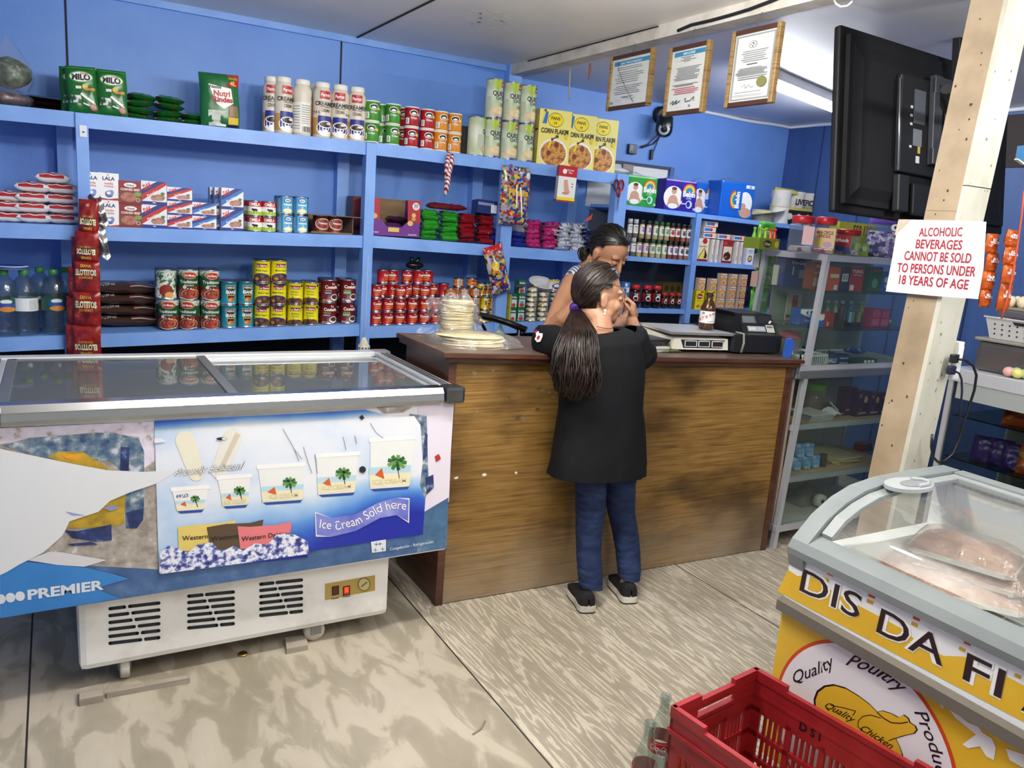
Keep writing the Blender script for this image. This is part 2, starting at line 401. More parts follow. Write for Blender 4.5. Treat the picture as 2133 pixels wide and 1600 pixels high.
def parc(mb, pl, s, pts, hgt, mat, e=.001, bold=0, shear=0.):
    """letters laid one by one along a pixel polyline; hgt = cap height in px"""
    L = [0]
    for a, b in zip(pts[:-1], pts[1:]): L.append(L[-1]+math.hypot(b[0]-a[0], b[1]-a[1]))
    vs, fs, wd = glyphs(s, bold, shear); sc = L[-1]/wd
    def at(d):
        d = max(0, min(L[-1]-1e-6, d))
        for i in range(len(L)-1):
            if d <= L[i+1]: break
        q = (d-L[i])/(L[i+1]-L[i]); a, b = pts[i], pts[i+1]; l = L[i+1]-L[i]
        return a[0]+(b[0]-a[0])*q, a[1]+(b[1]-a[1])*q, (b[0]-a[0])/l, (b[1]-a[1])/l
    out = []
    for x, y in vs:
        px, py, tx, ty = at(x*sc); out.append(pl(px+ty*y*hgt, py-tx*y*hgt, e))
    mb.add(out, fs, mat)
ORD = ['leftmost', 'second from left', 'third from left', 'fourth from left', 'fifth from left', 'sixth from left', 'seventh from left', 'eighth from left', 'ninth from left', 'tenth from left', 'eleventh from left', 'twelfth from left']
def nth(i, n):
    if n == 1: return 'single'
    if i == 0: return 'leftmost'
    if i == n-1: return 'rightmost'
    return ORD[i]
ROWS = {1: ['only row'], 2: ['bottom row', 'top row'], 3: ['bottom row', 'middle row', 'top row'], 4: ['bottom row', 'second row up', 'third row up', 'top row'], 5: ['bottom row', 'second row up', 'third row up', 'fourth row up', 'top row'], 6: ['bottom row', 'second row up', 'third row up', 'fourth row up', 'fifth row up', 'top row']}
# ================================================================== SETTING
YW, YS, XR, XB = 4.05, 3.70, 4.42, 2.20      # back wall, shelf fronts, right wall, ceiling beam
struct('floor', MB().box((-1.6, -1.6, -.05), (XR, YW, 0), FLOORM))
mb = MB(); mb.box((-1.6, YW, 0), (XR+.1, YW+.08, 2.45), BLUEWALL)
for u in (138, 712):                                   # sheet joints of the wall boards
    a = ony(u, 60, YW); mb.box((a.x-.004, YW-.003, 1.7), (a.x+.004, YW, 2.28), M('1d2430', .8))
for p, q in (((1268, 331), (1398, 352)),):
    pass
struct('wall_back', mb)
struct('dark_panel_back', MB().box((-1.6, YW-.006, 0), (XR, YW-.0005, .80), noisy('dark_lower_panel', [(.3, '14161c'), (.6, '20242e')], (.4, 1, 3), 6, 4, .8)))  # dark panel added to blacken the back wall below the lowest shelf
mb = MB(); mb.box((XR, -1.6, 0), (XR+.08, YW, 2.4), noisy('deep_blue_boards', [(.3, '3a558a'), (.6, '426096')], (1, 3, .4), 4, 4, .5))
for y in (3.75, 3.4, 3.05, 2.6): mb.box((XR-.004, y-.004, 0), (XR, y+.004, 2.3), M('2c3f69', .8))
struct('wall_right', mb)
struct('wall_left', MB().box((-1.68, -1.6, 0), (-1.6, YW, 2.4), BLUEWALL))
mb = MB()
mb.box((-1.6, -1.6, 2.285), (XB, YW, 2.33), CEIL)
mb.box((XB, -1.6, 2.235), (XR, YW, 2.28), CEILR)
sm = onz(775, 62, 2.285)
mb.box((sm.x-.005, -1.6, 2.281), (sm.x+.005, YW, 2.286), M('26241f', .8))
for k in range(46):                                     # flaked paint
    px = onz(rnd(975, 1065), rnd(22, 62), 2.285); s = rnd(.006, .03)
    mb.poly([(px.x+math.cos(a)*s*rnd(.4, 1.2), px.y+math.sin(a)*s*rnd(.2, .6), 2.2835) for a in [2*PI*i/6 for i in range(6)]], WHITE)
struct('ceiling', mb)
mb = MB(); mb.box((XB-.02, -1.6, 2.232), (XB+.06, YW, 2.31), BEAMM)
mb.box((XB-.03, YW-.06, 1.72), (XB+.05, YW, 2.31), BLUE)
struct('trim_1', mb)
mb = MB(); mb.box((-1.6, YW-.02, 2.255), (XB-.03, YW, 2.285), BLUE); struct('trim_2', mb)
# white cable cover under the pale ceiling, bending round the corner
pts = [V((x, YW-.012, 2.226+.004*math.sin(x*9))) for x in [3.3+.12*i for i in range(9)]]+[V((XR-.012, YW-.02-.25*i, 2.226+.003*math.sin(i*2))) for i in range(8)]
struct('trim_3', MB().tube(pts, .011, M('e3e6ee', .5), 6))
# boarded opening in the back wall
mb = MB(); a = ony(1262, 330, YW); b = ony(1398, 352, YW); z0 = 1.58
for (x0, x1, m) in ((a.x-.12, a.x+.12, 'dcdcd8'), (a.x+.20, b.x-.03, 'e6e6e2')): mb.box((x0, YW-.006, z0), (x1, YW, a.z-.02), M(m, .7))
mb.box((a.x+.12, YW-.02, z0), (a.x+.20, YW, a.z-.02), noisy('raw_timber', [(.3, '8a8074'), (.7, 'a89d90')], (1, 1, 8), 6, 4, .8))
mb.box((a.x-.14, YW-.012, a.z-.022), (b.x+.01, YW, a.z-.004), M('3f4a60', .7)); mb.box((b.x-.02, YW-.02, z0), (b.x+.012, YW, a.z-.004), M('4f6a9e', .7))
struct('window_1', mb)
# dark upper right part of the deep wall
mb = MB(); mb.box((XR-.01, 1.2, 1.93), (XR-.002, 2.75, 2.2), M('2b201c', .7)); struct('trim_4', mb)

# black cable on the beam and ceiling edge
def strand(name, pts, r, mat, label, cat, n=6):
    return tag(MB().tube(pts, r, mat, n).build(name), label, cat)
pa = [V((XB-.026, onx(u, v, XB-.026).y, onx(u, v, XB-.026).z)) for u, v in ((1412, 64), (1440, 52), (1480, 43), (1520, 32), (1560, 20), (1605, 3), (1650, -16))]
strand('power_cable', pa, .0065, M('14161c', .5), 'black power cable clipped along the white ceiling beam', 'cable')
strand('ceiling_wire', [V((XB-.028, onx(u, v, XB-.026).y, 2.278)) for u, v in ((1100, 130), (1180, 112), (1260, 98), (1320, 82), (1370, 68))], .003, M('1a1a1c', .5), 'thin dark wire along the ceiling edge of the beam', 'wire')
strand('twine_end', [onx(1188, 139, XB)+V((0, 0, -.002)), onx(1187, 160, XB), onx(1186, 185, XB), onx(1185, 207, XB)], .0045, M('9a958c', .9), 'grey end of twine hanging from the beam', 'twine')
strand('ribbon_scrap', [onx(1229, 132, XB), onx(1229, 145, XB), onx(1227, 158, XB), onx(1226, 166, XB)], [.004, .007, .005, .002], M('8c5046', .8), 'brown scrap of ribbon hanging from the beam', 'ribbon')
strand('cable_loop', [onx(1738, 0, XB)+V((0, 0, 0)), onx(1742, 8, XB), onx(1752, 14, XB), onx(1766, 12, XB), onx(1776, 2, XB)], .004, M('b9b9b4', .5), 'pale cable loop hanging beside the beam at the top edge', 'cable')

# ================================================================== BLUE SHELVES
def ln(a, b, Y):
    p, q = ony(*a, Y), ony(*b, Y)
    return lambda x: p.z+(q.z-p.z)*(x-p.x)/(q.x-p.x)
ZT1 = ln((45, 222), (762, 296), YS); ZT2 = ln((782, 297), (1273, 360), YS)
ZM1 = ln((0, 464.6), (753, 491), YS); ZM2 = ln((774, 491), (1219, 526), YS)
ZL1 = ln((210, 696), (744, 676), YS); ZL2 = ln((767, 681), (1120, 671), YS)
ZS = ln((1306, 427), (1640, 467), YS); ZSM = ln((1300, 533), (1560, 552), YS); ZSL = ln((1330, 643), (1550, 648), YS)
P1 = (.085, .130); P2 = (1.277, 1.326); P3 = (2.02, 2.085); P4 = (2.735, 2.815); P5 = (3.35, 3.39)
sh = thing('wall_shelf', 'long blue painted wooden wall shelf full of tins and packets', 'shelf', (1.0, YS, 0))
def part(name, mb, root):
    o = mb.build(name, root); o.location = -V(root.location); return o
def board(x0, x1, zf, lip=.057, back=YW, front=YS, th=.02):
    za, zb = zf(x0), zf(x1); b = MB()
    b.hexa([(x0, front+.02, za-th), (x1, front+.02, zb-th), (x1, back, zb-th), (x0, back, za-th), (x0, front+.02, za), (x1, front+.02, zb), (x1, back, zb), (x0, back, za)], BLUE)
    b.hexa([(x0, front, za-lip), (x1, front, zb-lip), (x1, front+.02, zb-lip), (x0, front+.02, za-lip), (x0, front, za+.0005), (x1, front, zb+.0005), (x1, front+.02, zb+.0005), (x0, front+.02, za+.0005)], BLUE)
    return b
for x0, x1, fs in ((-1.2, P1[0], (ZT1, ZM1, ZL1)), (P1[1], P2[0], (ZT1, ZM1, ZL1)), (P2[1], P3[0], (ZT2, ZM2, ZL2)), (P3[1], P4[0], (ZT2, ZM2, ZL2))):
    for f in fs: part('shelf_board', board(x0, x1, f), sh)
for (x0, x1), zt in ((P1, ZT1(.1)-.001), (P2, ZT1(1.3)-.001), (P3, ZT2(2.05)-.001), (P4, ZT2(2.77)-.001)):
    part('post', MB().box((x0, YS-.012, 0), (x1, YS+.045, zt), BLUE, .002), sh)
for x in (.02, 1.235, 1.99, 2.62): part('back_post', MB().box((x, YW-.06, 0), (x+.06, YW-.001, ZT1(x)-.022), BLUE), sh)
ss = thing('spice_shelf', 'short blue wooden shelf with spice jars and soup cartons behind counter', 'shelf', (3.4, YS, 0))
XSE = 4.38
for x0, x1 in ((P4[1], P5[0]), (P5[1], XSE)):
    for f in (ZS, ZSM, ZSL): part('shelf_board', board(x0, x1, f, lip=.026, th=.018), ss)
part('post', MB().box((P5[0], YS-.012, 0), (P5[1], YS+.04, ZS(3.37)-.001), BLUE, .002), ss)
part('post', MB().box((XSE, YS-.012, 0), (XSE+.04, YS+.04, ZS(4.38)), BLUE, .002), ss)
part('back_panel', MB().box((P4[1], YW-.008, .3), (XSE, YW-.002, ZS(3.4)-.02), M('4d5666', .8)), ss)
# price tag on the first post
tag(MB().box((.098, YS-.016, 1.655), (.124, YS-.0125, 1.70), M('dfe3ec', .5), .001).box((.108, YS-.0166, 1.672), (.116, YS-.016, 1.677), INK).build('price_tag'), 'small white price tag on the blue post under the top shelf', 'tag')
# crochet charm on a string
p = ony(758, 715, YS-.03); cr = thing('crochet_charm', 'small cream crochet charm hanging on a string from the blue post', 'charm', p)
b = MB(); b.lathe([(.004, .03), (.012, .022), (.018, .008), (.02, 0), (.03, -.012), (.031, -.03), (.026, -.036)], noisy('cream_yarn', [(.4, 'cfc9b4'), (.6, 'e8e3d2')], (1, 1, 1), 90, 2, .9), 12)
for i in range(12):
    a = 2*PI*i/12; b.ball((.0305*math.cos(a), .0305*math.sin(a), -.02), .004, M('2a2f4a', .9), 6, 4)
b.build('charm_body', cr)
t0 = ony(767, 532, YS-.03); MB().tube([V((0, 0, .03)), V((.004, 0, .12)), (t0-p)], .0012, M('d8d6cc', .8), 5).build('string', cr)

# ================================================================== COUNTER
CY0 = lambda x: 2.523-.058*(x-1.206)/1.70
CT = lambda x: .984-.050*(x-1.206)/1.72
X0, X1, CB = 1.206, 2.915, 2.95
ct = thing('shop_counter', 'brown plywood shop counter with dark stained worktop', 'counter', (2.05, 2.8, 0))
def slab(x0, x1, ya, yb, za, zb, mat, b=None):
    b = b or MB()
    f = lambda q, x: q(x) if callable(q) else q
    return b.hexa([(x0, f(ya, x0), f(za, x0)), (x1, f(ya, x1), f(za, x1)), (x1, f(yb, x1), f(za, x1)), (x0, f(yb, x0), f(za, x0)), (x0, f(ya, x0), f(zb, x0)), (x1, f(ya, x1), f(zb, x1)), (x1, f(yb, x1), f(zb, x1)), (x0, f(yb, x0), f(zb, x0))], mat)
b = slab(X0+.03, X1-.03, CY0, lambda x: CY0(x)+.018, .004, lambda x: CT(x)-.036, OAK)
for k in range(14):                                  # torn paper scraps stuck on the panel
    u, v = [(995, 858), (1118, 852), (1128, 812), (1143, 818), (1080, 868), (990, 778), (1028, 772), (1009, 990), (1075, 985), (952, 997), (1120, 808), (1092, 873), (1150, 826), (1060, 827)][k]
    q = ony(u, v, CY0(1.5)); s = rnd(.005, .012)
    yy = CY0(q.x)-.0012
    b.poly([(q.x+math.cos(a)*s*rnd(.6, 1.5), yy, q.z+math.sin(a)*s*rnd(.5, 1)) for a in [2*PI*i/7 for i in range(7)]], M('e8e6de', .8) if k in (7, 8, 9) else M(('8a7656', '5f4a30', '7d6a4c')[k % 3], .8))
part('front_panel', b, ct)
b = MB(); slab(X0, X0+.03, lambda x: CY0(x)-.006, lambda x: CY0(x)+.03, 0, lambda x: CT(x)-.036, DARKWOOD, b); part('corner_post', b, ct)
b = MB(); slab(X1-.03, X1, lambda x: CY0(x)-.006, lambda x: CY0(x)+.03, 0, lambda x: CT(x)-.036, DARKWOOD, b); part('corner_post', b, ct)
part('side_panel', slab(X0+.004, X0+.022, 2.553, CB-.02, .004, lambda x: CT(x)-.036, DARKWOOD), ct)
part('side_panel', slab(X1-.022, X1-.004, 2.5, CB-.02, .004, lambda x: CT(x)-.036, DARKWOOD), ct)
part('inner_shelf', slab(X0+.03, X1-.03, 2.56, CB-.04, .45, .468, DARKWOOD), ct)
b = slab(X0-.03, X1+.04, lambda x: CY0(x)-.028, CB, lambda x: CT(x)-.018, CT, TOPWOOD)
slab(X0-.022, X1+.034, lambda x: CY0(x)-.021, CB-.004, lambda x: CT(x)-.036, lambda x: CT(x)-.018, DARKWOOD, b)
slab(X0-.034, X1+.044, lambda x: CY0(x)-.0325, lambda x: CY0(x)-.028, lambda x: CT(x)-.017, lambda x: CT(x)-.002, DARKWOOD, b)
slab(X0-.034, X0-.03, lambda x: CY0(x)-.03, CB, lambda x: CT(x)-.017, lambda x: CT(x)-.002, DARKWOOD, b)
part('worktop', b, ct)

# ================================================================== CERTIFICATES, LAMP, SECURITY CAMERA
def cert(name, label, c4, build):
    """c4: pixel corners tl, tr, br, bl on the plane X = XB-.045"""
    X = XB-.045; P4_ = [onx(u, v, X) for u, v in c4]; mid = sum(P4_, V())/4
    t = thing(name, label, 'certificate', (X, mid.y, P4_[3].z)); tl, tr, br, bl = P4_
    y0, y1 = (tl.y+bl.y)/2, (tr.y+br.y)/2; z0, z1 = (bl.z+br.z)/2, (tl.z+tr.z)/2
    gold = wood_mat('gilt_wood', [(.3, '6d5430'), (.5, '94784a'), (.7, '4a3420')], (1, 1, 30), 3, .35); dk = M('42291c', .4)
    fw = .017; b = MB()
    for (ya, yb, za, zb) in ((y0, y0-fw, z0, z1), (y1+fw, y1, z0, z1)):
        b.box((X, ya, za), (X+.022, yb, zb), gold, .003)
    for (za, zb) in ((z0, z0+fw), (z1-fw, z1)): b.box((X+.002, y1+fw, za), (X+.02, y0-fw, zb), dk, .003)
    part('frame', b, t)
    b = MB(); b.box((X+.008, y1+fw, z0+fw), (X+.016, y0-fw, z1-fw), M('c9cac4', .4))
    W, H = (y0-fw)-(y1+fw), z1-z0-2*fw
    mp = flatmap((X+.008, y0-fw, z0+fw), (0, -1, 0), (0, 0, 1), (-1, 0, 0))
    decal(b, mp, W, H, build, eps=.0004); part('sheet', b, t)
    b = MB(); b.box((X+.004, y1+fw, z0+fw), (X+.0055, y0-fw, z1-fw), clear('picture_glass', 'ffffff', .03)); part('glass', b, t)
    # hanging wire up to the beam
    part('hanging_wire', MB().tube([V((X+.011, (y0+y1)/2, z1-.002)), V((X+.02, (y0+y1)/2, max(2.234, z1+.002)))], .0012, M('55524c', .6), 5), t)
    return t
GR = M('77797a', .7); TQ = M('2f7fa6', .6); RDI = M('b0525a', .7)
def lines(y0, y1, n, m=GR, x0=.1, x1=.9, th=.012):
    out = []
    for i in range(n):
        y = y0+(y1-y0)*i/max(1, n-1); x = x0
        q = rnd(.0, .12)
        out.append(('rect', x0+q, y, x1-rnd(0, .2), y+th, m))
    return out
cert('certificate', 'framed licence with cracked glass, farthest of the three under the beam', [(1268, 113), (1357, 106), (1351, 219), (1264, 231)],
     [('rect', .05, .86, .97, .95, TQ), ('text', 'Liquor Trade Licensing Board', .5, .905, .045, WHITE, .86, 1, .3)]+lines(.80, .76, 2)+lines(.70, .48, 6)+lines(.40, .24, 5)+lines(.17, .15, 2, x0=.3, x1=.7)
     + [('ell', .07, .07, .035, .03, GR), ('line', [(.14, .97), (.2, .75), (.34, .5), (.5, .25), (.68, .02)], .012, M('4b4d4c', .5)), ('line', [(.15, .09), (.22, .13), (.27, .07), (.33, .12)], .006, GR), ('line', [(.45, .1), (.52, .15), (.6, .09), (.7, .14)], .006, GR)])
cert('certificate', 'framed beer licence with turquoise heading, middle one under the beam', [(1390, 101), (1477, 82), (1463, 232), (1383, 243)],
     [('rect', .06, .90, .96, .975, TQ), ('text', 'BEER LICENSE', .5, .937, .035, WHITE, .5, 1, .3)]+lines(.87, .80, 4, x0=.25, x1=.75)+lines(.70, .50, 9)+lines(.42, .40, 2)+lines(.36, .27, 4, RDI)
     + [('line', [(.1, .12), (.2, .17), (.18, .1), (.3, .18), (.26, .11), (.4, .16)], .012, INK), ('line', [(.52, .17), (.56, .19), (.55, .13), (.7, .14), (.72, .16), (.8, .2), (.78, .13)], .01, INK), ('ell', .68, .06, .03, .018, GR), ('rect', .3, .04, .36, .045, GR)])
cert('certificate', 'framed certificate with olive seal and grey border, nearest under the beam', [(1526, 66), (1629, 43), (1604, 216), (1506, 223)],
     [('rect', .02, .02, .98, .98, M('8b8d8e', .6)), ('rect', .07, .045, .93, .955, M('d2d3cf', .5)), ('rect', .68, .9, .88, .905, GR), ('ell', .45, .83, .1, .055, GR), ('ell', .45, .83, .082, .045, M('d2d3cf', .5)), ('ell', .45, .85, .02, .012, INK), ('ell', .41, .83, .012, .01, INK), ('ell', .49, .83, .012, .01, INK), ('ell', .45, .805, .015, .012, INK)]
     + lines(.73, .70, 2, x0=.15, x1=.9)+lines(.67, .58, 4, x0=.2, x1=.9)+[('rect', .36, .535, .62, .55, M('4a4c4d', .7))]+lines(.48, .38, 6)+lines(.35, .32, 2)
     + [('ell', .78, .26, .12, .08, M('6d6c3a', .6)), ('line', [(.3, .2), (.38, .25), (.4, .19), (.48, .24), (.54, .19), (.62, .22)], .008, GR), ('rect', .15, .13, .8, .137, GR), ('rect', .1, .09, .85, .095, GR), ('rect', .1, .07, .85, .075, GR)])

# fluorescent lamp on the pale ceiling
p0, p1 = onz(1600, 175, 2.165), onz(1790, 250, 2.165); d = (p1-p0).normalized(); sd = V((-d.y, d.x, 0))
lt = thing('tube_lamp', 'fluorescent tube lamp fixed to the pale ceiling beside the television', 'lamp', p0)
L_ = (p1-p0).length
b = MB(); b.box((0, -.028, .025), (L_, .028, .069), M('cfd0d2', .4), .004); o = b.build('lamp_housing', lt); o.rotation_euler = (0, 0, math.atan2(d.y, d.x))
b = MB(); b.tube([V((.02, 0, 0)), V((L_-.02, 0, 0))], .014, emit('lit_tube', 'f4f8ff', 60), 12); o = b.build('glowing_tube', lt); o.rotation_euler = (0, 0, math.atan2(d.y, d.x))
b = MB(); b.box((-.01, -.016, -.016), (.02, .016, .026), M('e6e6e6', .4), .003); o = b.build('lamp_holder', lt); o.rotation_euler = (0, 0, math.atan2(d.y, d.x))
b = MB(); b.box((L_-.02, -.016, -.016), (L_+.01, .016, .026), M('e6e6e6', .4), .003); o = b.build('lamp_holder', lt); o.rotation_euler = (0, 0, math.atan2(d.y, d.x))

# security camera on the back wall
p = ony(1373, 240, YW); sc_ = thing('security_camera', 'black dome security camera on the blue wall under the certificates', 'camera', p)
MB().lathe([(.052, 0), (.05, .03), (.035, .04)], BLACK, 18).build('base_plate', sc_).rotation_euler = (PI/2, 0, 0)
q = ony(1384, 262, YW-.11)-p
b = MB(); b.tube([V((0, -.03, -.01)), V((.02, -.06, -.02)), q+V((0, 0, .04))], .022, BLACK, 10); b.build('arm', sc_)
b = MB(); b.lathe([(.03, .065), (.048, .05), (.052, 0), (.05, -.035), (.038, -.058), (.015, -.068)], M('17181b', .25), 20, q); b.build('housing', sc_)
fd = (EYE-(p+q)).normalized(); Mq = fd.to_track_quat('Z', 'Y').to_matrix().to_4x4()
b = MB(); b.lathe([(.0, .046), (.02, .0475), (.034, .043), (.038, .038)], M('b9bcc0', .3), 18, mats=[INK, M('c9ccd0', .3), BLACK]); b.ball((0, 0, .046), (.011, .011, .006), M('2c2e33', .1)); b.shift(Matrix.Translation(q+V((0, 0, -.02))) @ Mq); b.build('lens', sc_)
b = MB()
pl = lambda u, v: ony(u, v, YW-.012)-p
b.tube([pl(1375, 255), pl(1366, 285), pl(1350, 300), pl(1333, 306)], .003, BLACK, 6); b.tube([pl(1378, 258), pl(1372, 290), pl(1360, 300), pl(1336, 308)], .0045, BLACK, 6); b.tube([pl(1380, 258), pl(1373, 285), pl(1362, 315), pl(1358, 325)], .003, BLACK, 6)
b.build('cable', sc_)
b = MB(); c = pl(1316, 310); b.box(c-V((.028, .012, .03)), c+V((.032, .01, .027)), M('23242a', .3), .003); b.box(c+V((-.025, -.0135, -.012)), c+V((0, -.012, .022)), M('7c7f88', .5)); b.build('connector_box', sc_)
b = MB(); c = pl(1357, 322); b.box(c-V((.009, .008, .03)), c+V((.01, .008, .03)), BLACK, .003); b.build('plug', sc_)
# ================================================================== TIMBER POST, SIGN
PY = 1.45
cb, ctp = ony(1883, 977, PY), ony(2101, 0, PY)
dv = (ctp-cb)/(ctp.z-cb.z)
pc = lambda z: cb+dv*(z-cb.z)                           # the corner edge at height z
wy = onx(1811, 987, cb.x).y-PY; wx = ony(1932, 972, PY).x-cb.x
TAN = noisy('bare_tan_board', [(.25, '8d7a60'), (.5, 'a38f73'), (.75, 'b09d82')], (1, 1, 1), 7, 6, .6, bump=.1)
CREAM = noisy('scuffed_cream_paint', [(.3, 'aeab9a'), (.5, 'c4c2b2'), (.75, 'd0cec0')], (1, 1, .5), 9, 6, .55)
po = thing('support_post', 'leaning boxed timber post, tan on one face and cream on the other', 'post', (pc(0).x, PY, 0))
def pq(z, dx, dy): p = pc(z); return (p.x+dx, p.y+dy, z)
def pbox(b, z0, z1, x0, x1, y0, y1, mat): return b.hexa([pq(z0, x0, y0), pq(z0, x1, y0), pq(z0, x1, y1), pq(z0, x0, y1), pq(z1, x0, y0), pq(z1, x1, y0), pq(z1, x1, y1), pq(z1, x0, y1)], mat)
b = MB(); pbox(b, 0, 2.234, 0, .012, .014, wy, TAN)
for z in (1.58, 1.545):
    pbox(b, z, z+.002, -.0006, 0, .014, wy, M('8d7a5f', .8))
for k in range(26):
    z, y, s = rnd(.75, 2.15), rnd(.03, wy-.01), rnd(.0015, .004); b.poly([(pq(z, 0, 0)[0]-.0008, PY+y+s*math.cos(a), z+s*1.3*math.sin(a)) for a in [2*PI*i/6 for i in range(6)]], M('4a3a2a', .8))
part('tan_face', b, po)
b = MB(); pbox(b, 0, 1.655, -.001, wx, 0, .014, CREAM); pbox(b, 1.658, 2.234, -.001, wx, 0, .014, CREAM)
for k in range(30):
    z, x, s = rnd(.75, 2.15), rnd(.01, wx-.01), rnd(.0015, .004); b.poly([(pq(z, x, 0)[0]+s*math.cos(a), PY-.0008, z+s*1.5*math.sin(a)) for a in [2*PI*i/6 for i in range(6)]], M('7d7460', .8))
part('cream_face', b, po)
b = MB(); pbox(b, 0, 2.234, .012, wx, .014, wy, BEAMM); part('core', b, po)
# sign
SX = pc(1.43).x-.03; pl = xpl(SX)
sg = thing('notice_sign', 'laminated white notice with red lettering about alcohol sales on the post', 'sign', onx(1955, 610, SX))
b = MB(); pts = [(1872, 457), (1965, 459), (2054, 462), (2048, 560), (2037, 623), (1940, 616), (1845, 607), (1858, 540)]
b.prism([pl(u, v, 0) for u, v in pts], (.0015, 0, 0), M('f3ede2', .35))
ppoly(b, pl, [(1872, 457), (1898, 458), (1863, 492)], M('bdb09c', .4))
SR = M('a01c3c', .5)
for s, A, B, c in (('ALCOHOLIC', (1914, 492), (2004, 492), (2, -18)), ('BEVERAGES', (1907, 517), (2003, 520), (3, -19)), ('CANNOT BE SOLD', (1883, 541), (2022, 548), (3, -19)), ('TO PERSONS UNDER', (1868, 566), (2031, 576), (3, -19)), ('18 YEARS OF AGE', (1872, 591), (2016, 603), (3, -19))):
    ptext(b, pl, s, A, B, c, SR, .0012, 1.4)
part('laminated_sheet', b, sg)
b = MB(); b.box((SX+.002, PY+.02, 1.45), (pc(1.46).x-.001, PY+.06, 1.47), M('d8d0c0', .5)); part('tape', b, sg)
# outlet with two plugs on the far edge of the post
zq = ony(1993, 750, PY).z; xq = pq(zq, wx, 0)[0]
oc = thing('power_outlet', 'white power outlet box on the edge of the leaning post', 'outlet', (xq, PY, zq))
b = MB(); b.box((xq+.003, PY-.012, zq-.06), (xq+.034, PY+.05, zq+.06), M('ecebe6', .4), .003); part('outlet_box', b, oc)
b = MB(); b.box((xq+.004, PY-.0135, zq-.045), (xq+.032, PY-.012, zq+.045), M('f4f4f0', .3)); part('face_plate', b, oc)
def cord(label, pts, r, mat, dz):
    P = [ony(u, v, PY-.03) for u, v in pts]
    t = thing('electric_lead', label, 'cord', P[0]); b = MB(); b.box(P[0]-V((.018, -.0, .014)), P[0]+V((.012, .016, .014)), mat, .004); part('plug', b, t)
    part('cable', MB().tube(P, r, mat, 7), t)
cord('black cord plugged into the upper socket and looping down by the post', [(1994, 748), (2010, 750), (2027, 762), (2034, 782), (2030, 812), (2018, 850), (2008, 880), (1998, 915), (1985, 945), (1968, 961), (1954, 963), (1943, 952), (1940, 930), (1942, 905)], .0042, M('1b1b1e', .35), 0)
cord('dark blue cord plugged into the lower socket beside the post', [(1988, 772), (1998, 778), (2003, 790), (2004, 815), (2001, 850), (1997, 900)], .0034, M('20243c', .4), 0)

# ================================================================== TELEVISION (seen from behind)
tl, bl = ony(1745, 48, 2.0), ony(1738, 440, 1.9)
TW, TH = 1.04, math.hypot(tl.z-bl.z, .1)
tv = bpy.data.objects.new('television', None); COL.objects.link(tv); tv.location = (bl.x, 1.9, bl.z); tv.rotation_euler = (-math.atan2(.1, tl.z-bl.z), math.radians(1.2), 0)
tag(tv, 'large flat television seen from behind, mounted on the leaning post', 'television')
TVM = noisy('dusty_black_plastic', [(.4, '0d0e10'), (.7, '15161a')], (1, 1, 1), 5, 4, .55, spec=.3)
b = MB(); b.box((0, 0, 0), (TW, .028, TH), TVM, .008); b.build('screen_bezel', tv)
MB().box((.02, .027, .02), (TW-.02, .0295, TH-.02), M('08080a', .1)).build('screen', tv)
b = MB(); b.prism([(.03, 0, .03), (TW-.03, 0, .03), (TW-.03, 0, TH-.03), (.03, 0, TH-.03)], (0, -.018, 0), TVM)
b.hexa([(.05, -.018, .05), (TW-.05, -.018, .05), (TW-.05, -.018, TH-.06), (.05, -.018, TH-.06)] and [(.05, -.018, .05), (.05, -.018, TH-.06), (TW-.05, -.018, TH-.06), (TW-.05, -.018, .05), (.09, -.03, .09), (.09, -.03, TH-.11), (TW-.09, -.03, TH-.11), (TW-.09, -.03, .09)], TVM)
b.build('back_cover', tv)
b = MB(); b.box((.27, -.052, .16), (.80, -.03, TH-.13), M('0f1013', .5), .006); b.box((.27, -.056, .02), (.33, -.03, .15), M('15161a', .5), .004)
b.box((.36, -.05, .015), (.82, -.03, .13), M('111215', .5), .008)
for z in (.36, .39, .33, .25): b.box((.325, -.0535, z), (.337, -.052, z+.009), M('c9cbd0', .5))
b.box((.345, -.0535, .34), (.41, -.052, .46), M('50545c', .5)); b.box((.345, -.0535, .26), (.395, -.052, .32), M('70747b', .5)); b.box((.375, -.0535, .235), (.388, -.052, .26), M('b9a13c', .5)); b.box((.365, -.0535, .2), (.385, -.052, .225), M('c9cbd0', .5))
b.build('electronics_housing', tv)
b = MB(); MP = M('3b3e44', .45, .3)
for x in (.43, .62):
    b.box((x, -.075, .2), (x+.05, -.053, .52), MP, .003)
for z in (.2, .455): b.box((.43, -.078, z), (.67, -.055, z+.06), MP, .003)
for z in (.215, .47):
    for x in (.45, .51, .57, .63): b.box((x, -.0788, z), (x+.03, -.078, z+.016), M('0c0d10', .8))
for x in (.545,):
    b.box((x, -.09, .45), (x+.03, -.06, .68), BLACK, .003)
b.build('mount_plate', tv)
b = MB(); b.box((.49, -.12, .3), (.53, -.075, .42), M('9a9da3', .3, .8), .004); q0 = V((.51, -.11, .36))
b.tube([q0, V((.3, -.2, .36)), V((.14, -.3, .36))], .02, BLACK, 8, flat=.8); b.build('mount_arm', tv)
MB().tube([V((.262, -.05, TH-.15)), V((.262, -.055, .18))], .003, M('b9bcc2', .3, .8), 6).build('antenna', tv)

# ================================================================== CHEST FREEZER WITH ICE CREAM POSTER
FY, FB = 2.36, 3.06; FX0, FX1 = -.185, 1.158
fz = thing('display_freezer', 'wide chest freezer with torn blue ice cream poster and glass sliding lids', 'freezer', (.49, 2.7, 0))
FW = M('f3f3f3', .3); LAV = M('e9e2ef', .4)
b = MB(); b.box((FX0, FY, .303), (FX1, FB, .842), FW, .004); 
